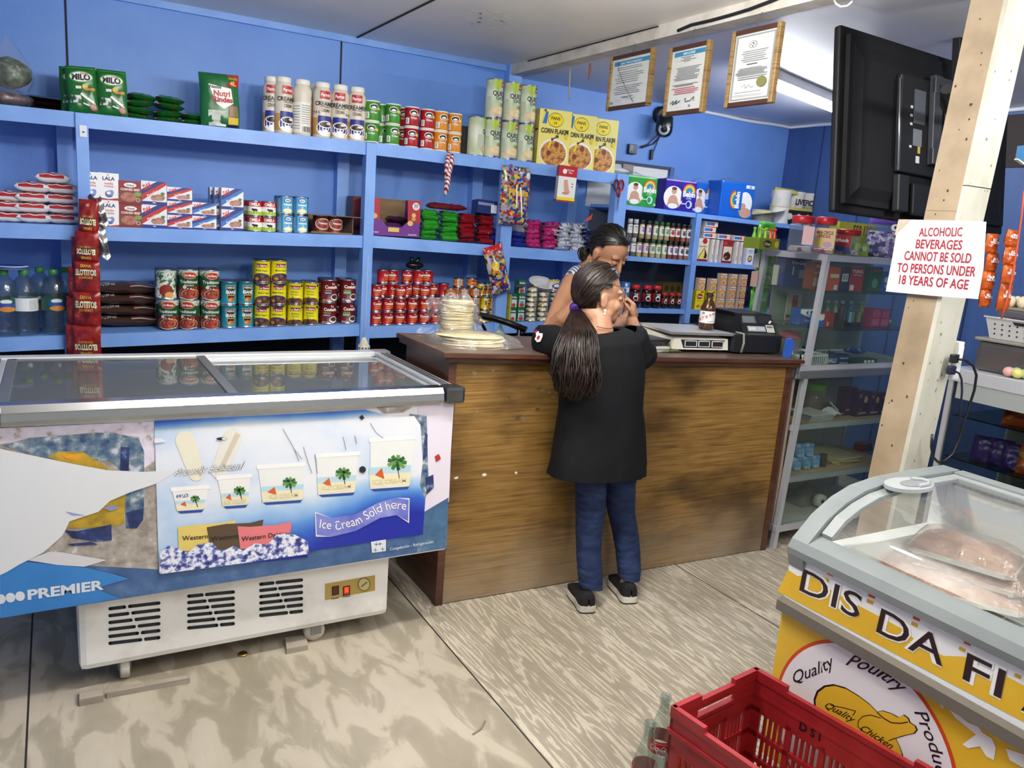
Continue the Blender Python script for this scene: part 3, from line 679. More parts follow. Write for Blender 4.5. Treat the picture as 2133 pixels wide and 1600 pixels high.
# hollow look: dark liner under the lids is its own part
part('cabinet', b, fz)
pl = ypl(FY)
b = MB()
WORN = noisy('worn_metal_sheet', [(.35, '938a80'), (.5, 'aaa298'), (.62, 'b8b0a8'), (.7, 'd8d4d4')], (1, 1, 1), 38, 8, .5)
SCUF = noisy('scraped_blue_print', [(.3, '2b3a66'), (.45, '55708c'), (.55, '7e8f98'), (.66, 'c9ccd8'), (.8, 'efeaf4')], (1, 1, 1), 34, 8, .5)
DEEP = noisy('slate_blue_print', [(.3, '3b5a86'), (.55, '4a6c9c'), (.75, '6685ad')], (1, 1, 1), 20, 8, .4)
SKYB = noisy('bright_blue_print', [(.3, '2f78c2'), (.6, '3a86cf'), (.8, '4a90d6')], (1, 1, 1), 4, 3, .35)
OCH = noisy('ochre_print', [(.3, '8d7a2c'), (.5, 'b7962c'), (.7, 'cfa83a'), (.8, '9aa08a')], (1, 1, 1), 26, 7, .5)
NAVY = noisy('navy_print', [(.35, '1f2b57'), (.6, '33447a'), (.75, '8c9bb5')], (1, 1, 1), 38, 7, .45)
ppoly(b, pl, [(0, 1287), (930, 1142), (934, 1040), (0, 1160)], DEEP, .0006)
ppoly(b, pl, [(0, 890), (325, 877), (330, 1186), (180, 1178), (60, 1165), (0, 1165)], WORN, .001)
ppoly(b, pl, [(0, 892), (322, 878), (322, 960), (300, 975), (290, 910), (200, 900), (90, 912), (0, 925)], noisy('faded_pink_print', [(.4, 'e6dfee'), (.6, 'd9d0dc'), (.68, 'aaa298')], (1, 1, 1), 34, 8, .5), .0013)
ppoly(b, pl, [(6, 928), (60, 912), (150, 905), (235, 900), (290, 915), (300, 940), (300, 1080), (285, 1100), (262, 1100), (258, 985), (230, 960), (120, 958), (60, 945)], SCUF, .0017)
ppoly(b, pl, [(100, 952), (122, 940), (175, 942), (225, 975), (222, 985), (150, 970)], OCH, .002)
ppoly(b, pl, [(126, 946), (176, 945), (160, 957), (140, 955)], M('eba52c', .4), .0024)
ppoly(b, pl, [(145, 1080), (230, 1030), (262, 1025), (258, 1090), (232, 1098), (140, 1100)], OCH, .002)
for q in ([(135, 1104), (160, 1106), (232, 1092), (233, 1125), (200, 1128), (150, 1120)], [(252, 930), (270, 932), (268, 980), (250, 978)], [(262, 1068), (298, 1058), (298, 1082), (285, 1100), (270, 1100)], [(140, 1133), (190, 1128), (205, 1134), (150, 1137)]): ppoly(b, pl, q, NAVY, .0024)
ppoly(b, pl, [(0, 1165), (40, 1168), (180, 1182), (235, 1195), (268, 1205), (232, 1215), (200, 1226), (250, 1246), (0, 1287)], SKYB, .0024)
ppoly(b, pl, [(55, 1166), (105, 1148), (130, 1150), (222, 1166), (175, 1180), (120, 1176)], M('d9d9dc', .5), .0028)
ppoly(b, pl, [(0, 934), (100, 955), (160, 967), (225, 979), (300, 982), (372, 978), (330, 1005), (270, 1025), (228, 1043), (205, 1065), (145, 1085), (130, 1115), (90, 1150), (40, 1175), (15, 1190), (0, 1197)], M('e3e6e9', .4), .0042)
ppoly(b, pl, [(136, 1064), (155, 1068), (180, 1073), (150, 1072)], M('8f9fd0', .5), .005); ppoly(b, pl, [(215, 1057), (235, 1051), (248, 1057), (230, 1063)], M('8496c8', .5), .005)
for i in range(3): pell(b, pl, (2+i*20, 1247-i*3), 10, 10, M('e0e4ea', .4), .0032)
ptext(b, pl, 'PREMIER', (58, 1248), (216, 1226), (-1, -20), M('dfe4ec', .4), .0034, 3)
# right end, bare print
ppoly(b, pl, [(870, 842), (943, 838), (935, 1045), (880, 1070)], LAV, .001)
ppoly(b, pl, [(783, 848), (858, 848), (840, 858), (800, 860)], WORN, .0038)
ppoly(b, pl, [(852, 862), (888, 866), (892, 1010), (885, 1040), (880, 1055), (866, 960), (870, 900)], SCUF, .003)
ppoly(b, pl, [(884, 900), (890, 905), (888, 950), (880, 960)], NAVY, .0033); ppoly(b, pl, [(885, 995), (902, 988), (903, 1015), (888, 1030)], NAVY, .0033)
ppoly(b, pl, [(905, 950), (913, 945), (918, 955), (908, 962)], M('b5322c', .5), .0033)
ppoly(b, pl, [(880, 1068), (934, 1036), (930, 1142), (868, 1150)], noisy('mottled_blue_print', [(.3, '35587e'), (.55, '4f7699'), (.75, '7f9bb4')], (1, 1, 1), 14, 6, .45), .0014)
ppoly(b, pl, [(772, 1128), (803, 1123), (803, 1147), (774, 1151)], M('e8ebf0', .4), .0036)
for c in ((781, 1145), (791, 1132), (796, 1143), (783, 1133)): pline(b, pl, [(c[0]-4, c[1]), (c[0]+4, c[1])], 1.2, M('4f7699', .5), .0042); pline(b, pl, [(c[0], c[1]-4), (c[0], c[1]+4)], 1.2, M('4f7699', .5), .0042)
ptext(b, pl, 'Congelación - Refrigeración', (811, 1146), (902, 1130), (0, -6), M('d7e2ee', .4), .0038, 1)
# the ice cream poster
def poster_mat():
    m, nt, bs, N = nodes('ice_cream_poster_print'); L = nt.links.new
    tc = N('ShaderNodeTexCoord'); sp = N('ShaderNodeSeparateXYZ'); L(tc.outputs['Object'], sp.inputs[0])
    n = N('ShaderNodeTexNoise'); n.inputs['Scale'].default_value = 5; n.inputs['Detail'].default_value = 4; L(tc.outputs['Object'], n.inputs[0])
    # printed sky: white upper right, pale blue, deep blue lower right
    x = N('ShaderNodeMapRange'); x.inputs[1].default_value = .2; x.inputs[2].default_value = .85; L(sp.outputs[0], x.inputs[0])
    z = N('ShaderNodeMapRange'); z.inputs[1].default_value = .60; z.inputs[2].default_value = .34; L(sp.outputs[2], z.inputs[0])
    mm = N('ShaderNodeMath', operation='MULTIPLY'); L(x.outputs[0], mm.inputs[0]); L(z.outputs[0], mm.inputs[1])
    top = N('ShaderNodeMapRange'); top.inputs[1].default_value = .80; top.inputs[2].default_value = .845; L(sp.outputs[2], top.inputs[0])
    a = N('ShaderNodeMath', operation='MULTIPLY_ADD'); a.inputs[1].default_value = .5; L(n.outputs[0], a.inputs[0]); a.inputs[2].default_value = -.17
    s = N('ShaderNodeMath', operation='MULTIPLY_ADD'); L(mm.outputs[0], s.inputs[0]); s.inputs[1].default_value = 1.35; L(a.outputs[0], s.inputs[2])
    xl = N('ShaderNodeMapRange'); xl.inputs[1].default_value = .45; xl.inputs[2].default_value = -.1; xl.inputs[3].default_value = 0; xl.inputs[4].default_value = .16; L(sp.outputs[0], xl.inputs[0])
    s2 = N('ShaderNodeMath', operation='ADD'); L(s.outputs[0], s2.inputs[0]); L(xl.outputs[0], s2.inputs[1])
    t2 = N('ShaderNodeMath', operation='MULTIPLY_ADD'); L(top.outputs[0], t2.inputs[0]); t2.inputs[1].default_value = .75; L(s2.outputs[0], t2.inputs[2])
    r = ramp(nt, [(.0, 'eef1f6'), (.12, 'e2eaf6'), (.26, 'a9cdf0'), (.45, '5e97e0'), (.62, '3563c8'), (.85, '2030a8')]); L(t2.outputs[0], r.inputs[0])
    L(r.outputs[0], bs.inputs['Base Color']); bs.inputs['Roughness'].default_value = .35; return m
ppoly(b, pl, [(321, 876), (640, 860), (760, 853), (820, 868), (862, 866), (875, 885), (880, 960), (874, 1010), (885, 1042), (880, 1112), (640, 1148), (640, 1160), (331, 1194)], poster_mat(), .0034)
CRM = M('efe9d6', .4); E = .0042
def rcap(c0, c1, r, mat, e):
    dx, dy = c1[0]-c0[0], c1[1]-c0[1]; a0 = math.atan2(dy, dx)
    ppoly(b, pl, [(c0[0]+r*math.cos(a0+PI/2+PI*i/8), c0[1]+r*math.sin(a0+PI/2+PI*i/8)) for i in range(9)]+[(c1[0]+r*.8*math.cos(a0-PI/2+PI*i/8), c1[1]+r*.8*math.sin(a0-PI/2+PI*i/8)) for i in range(9)], mat, e)
rcap((385, 917), (408, 985), 20, M('eeead4', .4), E); rcap((484, 912), (455, 980), 20, M('e9e6dc', .4), E+.0003)
ppoly(b, pl, [(490, 900), (500, 905), (470, 965), (455, 975)], M('d3c9b4', .5), E+.0006)
for (x0, x1, xb0, xb1, yt, yb, lid) in ((355, 436, 368, 424, 1014, 1064, 1), (450, 524, 463, 515, 990, 1054, 1), (534, 636, 546, 629, 968, 1046, .6), (655, 748, 662, 738, 945, 1030, .4), (768, 864, 770, 852, 912, 1018, .3)):
    sl = (yt-yb)*.0-.06*(x1-x0)
    ppoly(b, pl, [(xb0-2, yb-2), (xb1+2, yb-2-.07*(xb1-xb0)), (xb1-4, yb+6-.07*(xb1-xb0)), (xb0+8, yb+5)], M('2c4f9e', .5), E)
    ppoly(b, pl, [(x0+3, yt+5), (x1-3, yt+5+sl), (xb1, yb-.07*(xb1-xb0)), (xb0, yb)], M('f2f3ef' if lid == 1 else 'edf0ee', .4), E+.0004)
    ppoly(b, pl, [(x0, yt), (x1, yt+sl), (x1, yt+8+sl), (x0, yt+9)], M('f8f8f6', .4), E+.0008)
    h = yb-yt; w_ = xb1-xb0
    ppoly(b, pl, [(xb0-2, yb-.28*h), (xb1+2, yb-.28*h-.07*w_), (xb1, yb-.03*h-.07*w_), (xb0, yb-.03*h)], M('f1e8c4', .4), E+.0008)
    ppoly(b, pl, [(xb0-3, yb-.42*h), (xb1+3, yb-.42*h-.07*w_), (xb1+2, yb-.28*h-.07*w_), (xb0-2, yb-.28*h)], M('bcdcea', .4), E+.0008)
    gx, gy = xb0+.68*w_, yb-.5*h-.05*w_
    for a in range(9):
        q = a*2*PI/9; rr = .19*h; pline(b, pl, [(gx, gy), (gx+rr*math.cos(q), gy+rr*.8*math.sin(q)+2)], max(2.2, .07*h), M(('3f7a3c', '6fa05a', '2f6a34')[a % 3], .5), E+.0012)
    pline(b, pl, [(gx, gy), (gx+5, yb-.18*h)], 1.8, M('4a3a26', .5), E+.0012)
    ppoly(b, pl, [(xb0+.12*w_, yb-.28*h), (xb0+.3*w_, yb-.42*h), (xb0+.36*w_, yb-.2*h)], M('d8622e', .4), E+.0012)
ptext(b, pl, 'W.D.', (367, 1036), (392, 1034), (1, -7), M('2b3a86', .5), E+.0016, 1, .4)
for A, B in (((560, 1038), (620, 1033)), ((670, 1020), (730, 1015)), ((775, 1008), (845, 1003)), ((466, 1050), (512, 1046))): ptext(b, pl, 'ICE CREAM', A, B, (0, -9), M('e2d9ae', .5), E+.0016, 2)
for k in (0, 1): ptext(b, pl, 'Proudly Belizean!', (362, 990), (508, 974), (3, -14), (M('20242c', .5), M('f6f6f6', .4))[k], E+.0016+.0005*k, (2.2, .2)[k], .35)
for pts, c in (([(370, 1096), (400, 1093), (460, 1088), (490, 1082), (484, 1112), (430, 1148), (372, 1146)], 'e8cf72'), ([(430, 1097), (470, 1090), (520, 1088), (548, 1081), (545, 1100), (495, 1140), (437, 1146)], '5d4c3a'), ([(494, 1095), (520, 1096), (575, 1092), (607, 1085), (602, 1118), (560, 1140), (500, 1142)], 'ea7f86')): ppoly(b, pl, pts, M(c, .45), E+.0012+.0005*('5d4'in c)+.001*('ea7' in c))
for A, B, e in (((379, 1125), (432, 1120), .0005), ((438, 1126), (495, 1119), .001), ((502, 1126), (596, 1114), .0016)): ptext(b, pl, 'Western Dairies' if A[0] == 502 else 'Western', A, B, (0, -10), M('2c2620', .5), E+.0016+e, 1)
ICE = noisy('ice_print', [(.36, '2a2f78'), (.45, '6a74b8'), (.52, 'dfe4f6'), (.6, 'fbfbff'), (.7, '8f98d0')], (1, 1, 1), 48, 4, .4)
ppoly(b, pl, [(331, 1194), (333, 1150), (350, 1135), (372, 1140), (390, 1150), (410, 1133), (440, 1128), (460, 1148), (485, 1135), (505, 1145), (530, 1130), (556, 1133), (575, 1112), (605, 1108), (640, 1126), (642, 1152), (500, 1172)], ICE, E+.0034)
RB = noisy('violet_ribbon_print', [(.3, '4a58c0'), (.6, '8a92e0'), (.8, 'c4c8f4')], (1, 1, 1), 9, 3, .4)
top = [(657, 1068), (690, 1078), (740, 1070), (790, 1045), (825, 1036), (850, 1040)]; bot = [(849, 1085), (825, 1072), (790, 1078), (740, 1105), (690, 1117), (659, 1113)]
ppoly(b, pl, [(655, 1065)]+top[1:-1]+[(852, 1037), (851, 1089)]+bot[1:-1]+[(657, 1117)], WHITE, E+.0006); ppoly(b, pl, top+bot, RB, E+.001)
for k in (0, 1): parc(b, pl, 'Ice Cream Sold here', [(664, 1098), (700, 1103), (745, 1092), (790, 1066), (820, 1058), (844, 1061)], 19, (M('22307a', .5), M('f8f8fb', .4))[k], E+.0014+.0004*k, (1.8, .5)[k])
BK = M('23252c', .7)
for pts in ([(747, 868), (753, 863), (758, 870), (752, 874)],): ppoly(b, pl, pts, BK, E+.002)
pell(b, pl, (754, 977), 7, 7, BK, E+.002); pell(b, pl, (461, 913), 11, 3, BK, E+.002); pell(b, pl, (466, 913), 5, 2, WHITE, E+.0024)
ppoly(b, pl, [(321, 912), (334, 912), (346, 918), (332, 921), (321, 922)], M('e9ecf0', .5), E+.002)
for pts in ([(588, 892), (610, 930), (622, 960)], [(612, 935), (628, 955)], [(631, 930), (640, 960), (649, 985)], [(655, 945), (660, 985)], [(713, 909), (720, 936)], [(770, 880), (782, 900), (797, 912)], [(738, 906), (742, 924)]): pline(b, pl, pts, 1.0, M('5c6270', .6), E+.002)
part('front_panel', b, fz)
# rim, lids
b = MB(); RM = M('b9bdc1', .22, 1.0); Z0, Z1 = .842, .894
b.prism([(FX0-.01, FY-.018, Z0), (FX0-.01, FY-.026, Z0+.012), (FX0-.01, FY-.022, Z0+.03), (FX0-.01, FY-.024, Z0+.034), (FX0-.01, FY-.010, Z1), (FX0-.01, FY+.03, Z1+.001), (FX0-.01, FY+.035, Z1-.012), (FX0-.01, FY+.035, Z0)], (FX1-FX0-.04, 0, 0), RM); part('front_rail', b, fz)
b = MB(); b.box((FX0-.01, FB-.03, Z0), (FX1-.03, FB+.02, Z1), M('dfe2e4', .3, .3), .004); part('back_rail', b, fz)
for x0 in (FX0-.02, FX1-.035):
    b = MB(); b.box((x0, FY+.015, Z0), (x0+.055, FB-.01, Z1-.006), ALU, .005); b.box((x0+.012, FY+.03, Z1-.006), (x0+.022, FB-.03, Z1-.002), ALUD); b.box((x0+.032, FY+.03, Z1-.006), (x0+.038, FB-.03, Z1-.002), ALUD); part('side_rail', b, fz)
CAPM = M('6d7276', .12, .85)
for x0 in (FX0-.022, FX1-.045):
    b = MB(); b.box((x0, FY-.032, Z0-.002), (x0+.07, FY+.035, Z1+.003), CAPM, .01); part('corner_cap', b, fz)
b = MB(); b.box((FX1-.045, FB-.035, Z0), (FX1+.025, FB+.03, Z1+.002), M('a9adb0', .3, .5), .008); part('corner_cap', b, fz)
b = MB(); LN = M('70777a', .6)
b.box((FX0+.04, FY+.05, .8425), (FX1-.05, FB-.04, .846), LN); part('liner', b, fz)
gl = clear('freezer_lid_glass', 'c9d0d0', .2, .02, .3, '858a8a')
xm = (ony(500, 825, FY+.02).x)
lidL = MB(); x0, x1, y0, y1, z = FX0+.035, xm, FY+.035, FB-.03, Z1-.004
for lo, hi in (((x0, y0, z-.012), (x1, y0+.014, z)), ((x0, y1-.018, z-.012), (x1, y1, z)), ((x0, y0, z-.012), (x0+.028, y1, z)), ((x1-.03, y0, z-.012), (x1, y1, z+.002))): lidL.box(lo, hi, M('8a8f90', .3, .6), .002)
o = part('sliding_lid', lidL, fz); part('lid_glass', MB().box((x0+.026, y0+.012, z-.007), (x1-.028, y1-.016, z-.003), gl), fz)
b = MB(); x0, x1, z = xm-.03, FX1-.04, Z1-.018
for lo, hi in (((x0, y0, z-.012), (x1, y0+.012, z)), ((x0, y1-.022, z-.012), (x1, y1, z)), ((x1-.02, y0, z-.012), (x1, y1, z)), ((x0, y0, z-.012), (x0+.02, y1, z))): b.box(lo, hi, M('c3c8ca', .3, .5), .002)
part('sliding_lid', b, fz); part('lid_glass', MB().box((x0+.018, y0+.01, z-.007), (x1-.018, y1-.02, z-.003), gl), fz)
# base
BY = FY+.05; bx0, bx1 = ony(163, 1340, BY).x, ony(810, 1230, BY).x
b = MB(); b.box((bx0, BY, .066), (bx1, FB-.02, .303), noisy('dirty_white_enamel', [(.3, 'cfcdc6'), (.5, 'ecebe6'), (.7, 'f1f0ec')], (1, 1, 1), 5, 7, .35), .02)
plb = ypl(BY)
for (xl, xr, yt, yb, dy) in ((229, 331, 1268, 1340, -12), (393, 486, 1242, 1308, -9), (543, 628, 1217, 1282, -9)):
    for r in range(6):
        y = yt+(yb-yt)*r/5; sp_ = xl+(xr-xl)*(.30+.06*r)+2*r*.3
        for (a, c) in ((xl, sp_), (sp_+(xr-xl)*.1, xr)):
            ya = y+dy*(a-xl)/(xr-xl)*1.0; yc = y+dy*(c-xl)/(xr-xl)
            pline(b, plb, [(a, ya), (c, yc)], 7, BK, .0008)
            for q, yy in ((a, ya), (c, yc)): pell(b, plb, (q, yy), 3.5, 3.5, BK, .0008, n=10)
part('motor_base', b, fz)
b = MB(); ppoly(b, plb, [(677, 1216), (781, 1198), (781, 1230), (677, 1250)], M('b89f5a', .35, .4), .001)
for (x, c) in ((691, '5a1f1a'), (714, 'e2381c')):
    ppoly(b, plb, [(x, 1222), (x+15, 1219), (x+15, 1238), (x, 1241)], M('1c1512', .5), .0015); ppoly(b, plb, [(x+2, 1223), (x+13, 1221), (x+13, 1236), (x+2, 1238)], M(c, .3), .002)
pell(b, plb, (758, 1217), 14, 15, M('8d7a44', .4, .4), .0015); pell(b, plb, (758, 1217), 11, 12, M('c9bd8c', .35, .3), .002); pline(b, plb, [(752, 1222), (764, 1212)], 3, M('6d6136', .5), .0025)
ptext(b, plb, 'Indicador', (690, 1249), (706, 1246), (0, -4), INK, .0015, 1); ptext(b, plb, 'Freezer', (714, 1245), (730, 1242), (0, -4), INK, .0015, 1)
part('control_panel', b, fz)
ce = emit('lit_switch', 'ff4a20', .8)
b = MB(); ppoly(b, plb, [(718, 1224), (725, 1223), (725, 1233), (718, 1234)], ce, .0026); part('switch_light', b, fz)
for u, v in ((262, 1408), (664, 1330)):
    c = onz(u, v, .034); c.z = .036; c.y = max(c.y, BY+.045); b = MB()
    b.lathe([(.012, -.013), (.034, -.013), (.036, -.008), (.036, .008), (.034, .013), (.012, .013)], M('c9c3b2', .5), 20); b.shift(Matrix.Translation(c) @ Matrix.Rotation(PI/2, 4, 'Y' if u < 400 else 'X') ) if True else 0
    part('caster_wheel', b, fz)
    b = MB(); b.box((c.x-.022, c.y-.02, .06), (c.x+.022, c.y+.03, .068), ALUD)
    for s in (-1, 1):
        if u < 400: b.hexa([(c.x+s*.016-.002, c.y-.012, .03), (c.x+s*.016+.002, c.y-.012, .03), (c.x+s*.016+.002, c.y+.014, .03), (c.x+s*.016-.002, c.y+.014, .03), (c.x+s*.016-.002, c.y-.02, .066), (c.x+s*.016+.002, c.y-.02, .066), (c.x+s*.016+.002, c.y+.03, .066), (c.x+s*.016-.002, c.y+.03, .066)], ALUD)
        else: b.box((c.x-.014, c.y+s*.018-.002, .028), (c.x+.02, c.y+s*.018+.002, .066), ALUD)
    part('caster_fork', b, fz)
for x in (bx0+.09, bx1-.09):
    c = V((x, FB-.12, .036)); b = MB(); b.lathe([(.012, -.013), (.034, -.013), (.036, 0), (.034, .013), (.012, .013)], M('c9c3b2', .5), 16); b.shift(Matrix.Translation(c) @ Matrix.Rotation(PI/2, 4, 'Y')); b.box((x-.02, c.y-.02, .06), (x+.02, c.y+.02, .068), ALUD); part('caster_wheel', b, fz)
# timber offcuts and a bottle cap on the floor
TIM = wood_mat('dusty_timber', [(.3, '8d8577'), (.55, 'a59c8d'), (.8, 'b8b0a2')], (1, 6, 6), 4, .8)
def offcut(px, zt, label, name):
    """quad of its top face in pixels at height zt"""
    q = [onz(u, v, zt) for u, v in px]; b = MB(); c = sum(q, V())/4; b.hexa([(p.x, p.y, .0005) for p in q]+[(p.x, p.y, zt) for p in q], TIM); o = b.build(name); tag(o, label, 'wood')
offcut([(165, 1458), (215, 1448), (213, 1424), (166, 1434)], .022, 'short wooden block by the left caster of the ice cream freezer', 'wood_block')
offcut([(222, 1444), (396, 1412), (394, 1405), (222, 1436)], .018, 'long wooden batten wedged before the left caster of freezer', 'wooden_batten')
offcut([(597, 1352), (642, 1343), (636, 1322), (594, 1328)], .02, 'wooden block beside the right caster of the ice cream freezer', 'wood_block')
c = onz(506, 1364, 0); tag(MB().lathe([(.0155, .0005), (.0155, .003), (.0135, .0065)], M('b58f3a', .3, .7), 21, mats=[None, None, M('23201a', .6)]).build('bottle_cap', loc=(c.x, c.y, 0)), 'brass coloured bottle cap on the floor under the freezer', 'cap')
a = onz(985, 1530, 0.002); tag(MB().tube([a, a+V((.03, .012, .002)), a+V((.06, .04, .001))], .0028, M('9a8f7c', .8), 5).build('wood_splinter'), 'small wood splinter on the plywood floor before the counter', 'splinter')
# ================================================================== POULTRY FREEZER
QX, QY0, QY1, QB = 1.66, .10, 1.317, 2.29
fq = thing('meat_freezer', 'grey curved glass chest freezer with yellow poultry advert', 'freezer', (1.95, .7, 0))
GREY = noisy('grey_plastic', [(.3, '788080'), (.6, '868d8d')], (1, 1, 1), 4, 4, .35)
YEL = noisy('yellow_vinyl', [(.3, 'e3b32a'), (.6, 'ecbd33')], (1, 1, 1), 3, 4, .3)
b = MB(); b.box((QX+.004, QY0, .06), (QB, QY1-.004, .50), M('e9e9e6', .4), .004); part('cabinet', b, fq)
# open top trough: walls around the well
LIN = M('d9dbd7', .5)
b = MB()
b.box((QX+.004, QY0, .50), (QX+.05, QY1-.004, .66), M('e9e9e6', .4)); b.box((QB-.05, QY0, .50), (QB, QY1-.004, .80), M('e9e9e6', .4))
for y in (QY0, QY1-.05): b.box((QX+.05, y, .50), (QB-.05, y+.046, .66), M('e9e9e6', .4))
b.box((QX+.052, QY0+.047, .501), (QB-.052, QY1-.052, .505), LIN)
part('well', b, fq)
pl = xpl(QX)
SPL = [(1642, 1187), (1662, 1200), (1690, 1197), (1735, 1232), (1790, 1262), (1830, 1283), (1880, 1310), (1925, 1348), (1965, 1366), (2010, 1368), (2050, 1402), (2095, 1408), (2133, 1428), (2240, 1480), (2240, 1590), (2133, 1504), (1620, 1232)]
b = MB(); b.box((QX, QY0, .505), (QX+.004, QY1, .66), M('f6f6f4', .3))
ppoly(b, pl, SPL, YEL, .0008)
OR = M('d8491f', .35)
for u, v in ((1653, 1152), (1731, 1190), (1817, 1236), (1910, 1283), (2016, 1334), (2130, 1386)):
    ppoly(b, pl, [(u-7, v-8), (u+8, v-1), (u+6, v+12), (u-8, v+6)], OR, .0008)
for u, v in ((1650, 1170), (1720, 1207), (1812, 1253), (1905, 1300), (2004, 1352), (2120, 1408)): ppoly(b, pl, [(u-5, v-6), (u+8, v), (u+6, v+7), (u-7, v+1)], M('d9a52e', .35), .0008)
DK = M('2a1218', .35); WH = M('fbfbf8', .3)
for s, A, B, c in (('DIS', (1666, 1229), (1789, 1290), (9, -47)), ('DA', (1826, 1315), (1964, 1388), (12, -51)), ('FI', (2006, 1413), (2086, 1455), (11, -57)), ('AS', (2128, 1478), (2230, 1530), (12, -60))):
    ptext(b, pl, s, A, B, (c[0]*1.03, c[1]*1.03), WH, .0016, 4); ptext(b, pl, s, A, B, c, DK, .0024, .4)
part('letter_panel', b, fq)
b = MB(); b.prism([(QX-.001, QY0, .487), (QX-.022, QY0, .492), (QX-.022, QY0, .52), (QX-.001, QY0, .526)], (0, QY1-QY0+.004, 0), M('6c675e', .35)); part('bumper_strip', b, fq)
b = MB(); b.box((QX, QY0, .06), (QX+.004, QY1, .487), YEL)
b.box((QX+.004, QY1-.004, .06), (QB, QY1, .66), M('ecebe4', .4))
# round advert: circle through three pixels of its rim
def circ(p, q, r):
    (ax, ay), (bx, by), (cx, cy) = p, q, r; d = 2*(ax*(by-cy)+bx*(cy-ay)+cx*(ay-by))
    ux = ((ax*ax+ay*ay)*(by-cy)+(bx*bx+by*by)*(cy-ay)+(cx*cx+cy*cy)*(ay-by))/d; uy = ((ax*ax+ay*ay)*(cx-bx)+(bx*bx+by*by)*(ax-cx)+(cx*cx+cy*cy)*(bx-ax))/d
    return ux, uy, math.hypot(ax-ux, ay-uy)
yz = lambda u, v: (lambda q: (q.y, q.z))(onx(u, v, QX))
cy, cz, cr_ = circ(yz(1632, 1392), yz(1712, 1333), yz(1981, 1560))
def disc(r, m, e):
    pts = []
    for i in range(64):
        a = 2*PI*i/64; pts.append((QX-e, min(QY1-.002, cy+r*math.cos(a)), max(.065, min(.4865, cz+r*math.sin(a)))))
    b.poly(pts, m)
disc(cr_, OR, .0008); disc(cr_*.965, M('f4f2f0', .3), .0014)
CH = [(560, 420), (525, 340), (522, 290), (545, 230), (600, 190), (670, 180), (760, 205), (860, 265), (940, 325), (1000, 385), (1040, 375), (1110, 398), (1160, 425), (1200, 406), (1235, 430), (1250, 465), (1290, 490), (1303, 520), (1280, 548), (1210, 562), (1140, 584), (1168, 640), (1190, 700), (1200, 780), (1150, 900), (1000, 960), (800, 900), (650, 650)]
cp = [(1560+.2686*x, 1380+.2686*y) for x, y in CH]; gx = sum(p[0] for p in cp)/len(cp); gy = sum(p[1] for p in cp)/len(cp)
ppoly(b, pl, [(gx+(x-gx)*1.035, gy+(y-gy)*1.045) for x, y in cp], DK, .002); ppoly(b, pl, cp, YEL, .0026)
pxl = lambda L: [(1560+.2686*x, 1380+.2686*y) for x, y in L]
pline(b, pl, pxl([(1000, 385), (1050, 430), (1110, 465), (1180, 470), (1240, 460)]), 2.2, DK, .003); pline(b, pl, pxl([(1030, 430), (950, 405), (890, 415), (855, 450), (850, 490), (880, 530)]), 1.6, DK, .003); pline(b, pl, pxl([(640, 330), (740, 350), (835, 375), (810, 410)]), 1.6, DK, .003); pline(b, pl, pxl([(1140, 584), (1090, 605)]), 1.6, DK, .003)
parc(b, pl, 'Quality', pxl([(592, 345), (690, 395), (815, 468)]), 14, DK, .003, .3, .4); parc(b, pl, 'Chicken', pxl([(868, 520), (980, 590), (1110, 672)]), 14, DK, .003, .3, .4)
parc(b, pl, 'Quality', [(1656, 1423), (1690, 1410), (1720, 1398), (1743, 1383)], 25, DK, .002, .4, .45); parc(b, pl, 'Poultry', [(1762, 1384), (1800, 1395), (1838, 1414), (1880, 1446)], 25, DK, .002, .8, .4)
parc(b, pl, 'Products', [(1905, 1482), (1922, 1520), (1938, 1560), (1950, 1605), (1958, 1650)], 25, DK, .002, .4, .4)
for P in ([(940, 1270), (980, 1290), (1010, 1330), (1060, 1370), (1110, 1390), (1130, 1420), (1180, 1450), (1200, 1500), (1190, 1560), (1150, 1540), (1120, 1490), (1060, 1500), (1030, 1480), (1100, 1430), (1000, 1350)], [(1250, 1500), (1341, 1530), (1400, 1580), (1380, 1620), (1270, 1560)], [(905, 1260), (950, 1275), (930, 1300)]): ppoly(b, pl, [(1580+.4125*x, 940+.4125*y) for x, y in P], M('f6f5f0', .3), .0012)
part('advert_panel', b, fq)
# rim and curved lid
prof = [(1.646, .654), (1.643, .672), (1.656, .694), (1.717, .752), (1.784, .793), (1.856, .819), (1.954, .833), (2.104, .838), (2.276, .838)]
def arch(y0, y1, pr, dn, mat, b):
    n = len(pr); vs = []
    for y in (y0, y1): vs += [(x, y, z) for x, z in pr]+[(x+dn[0], y, z+dn[1]) for x, z in pr]
    m = 2*n; fs = []
    for i in range(n-1):
        fs += [(i, i+1, m+i+1, m+i), (n+i, m+n+i, m+n+i+1, n+i+1), (i, n+i, n+i+1, i+1), (m+i, m+i+1, m+n+i+1, m+n+i)]
    fs += [(0, m, m+n, n), (n-1, 2*n-1, m+2*n-1, m+n-1)]
    return b.add(vs, fs, mat, False)
b = MB()
for y0, y1 in ((QY1-.05, QY1), (QY0, QY0+.05)): arch(y0, y1, prof, (.012, -.035), GREY, b)
b.prism([(1.646, QY0+.05, .652), (1.643, QY0+.05, .672), (1.656, QY0+.05, .694), (1.70, QY0+.05, .712), (1.715, QY0+.05, .70), (1.715, QY0+.05, .652)], (0, QY1-QY0-.1, 0), GREY)
b.box((2.245, QY0+.05, .795), (2.292, QY1-.05, .836), GREY, .003)
part('grey_rim', b, fq)
LG = M('999f9f', .4); lp = [(1.70, .722), (1.745, .762), (1.80, .790), (1.866, .811), (1.955, .823), (2.10, .828), (2.245, .829)]
b = MB(); ymid = .68
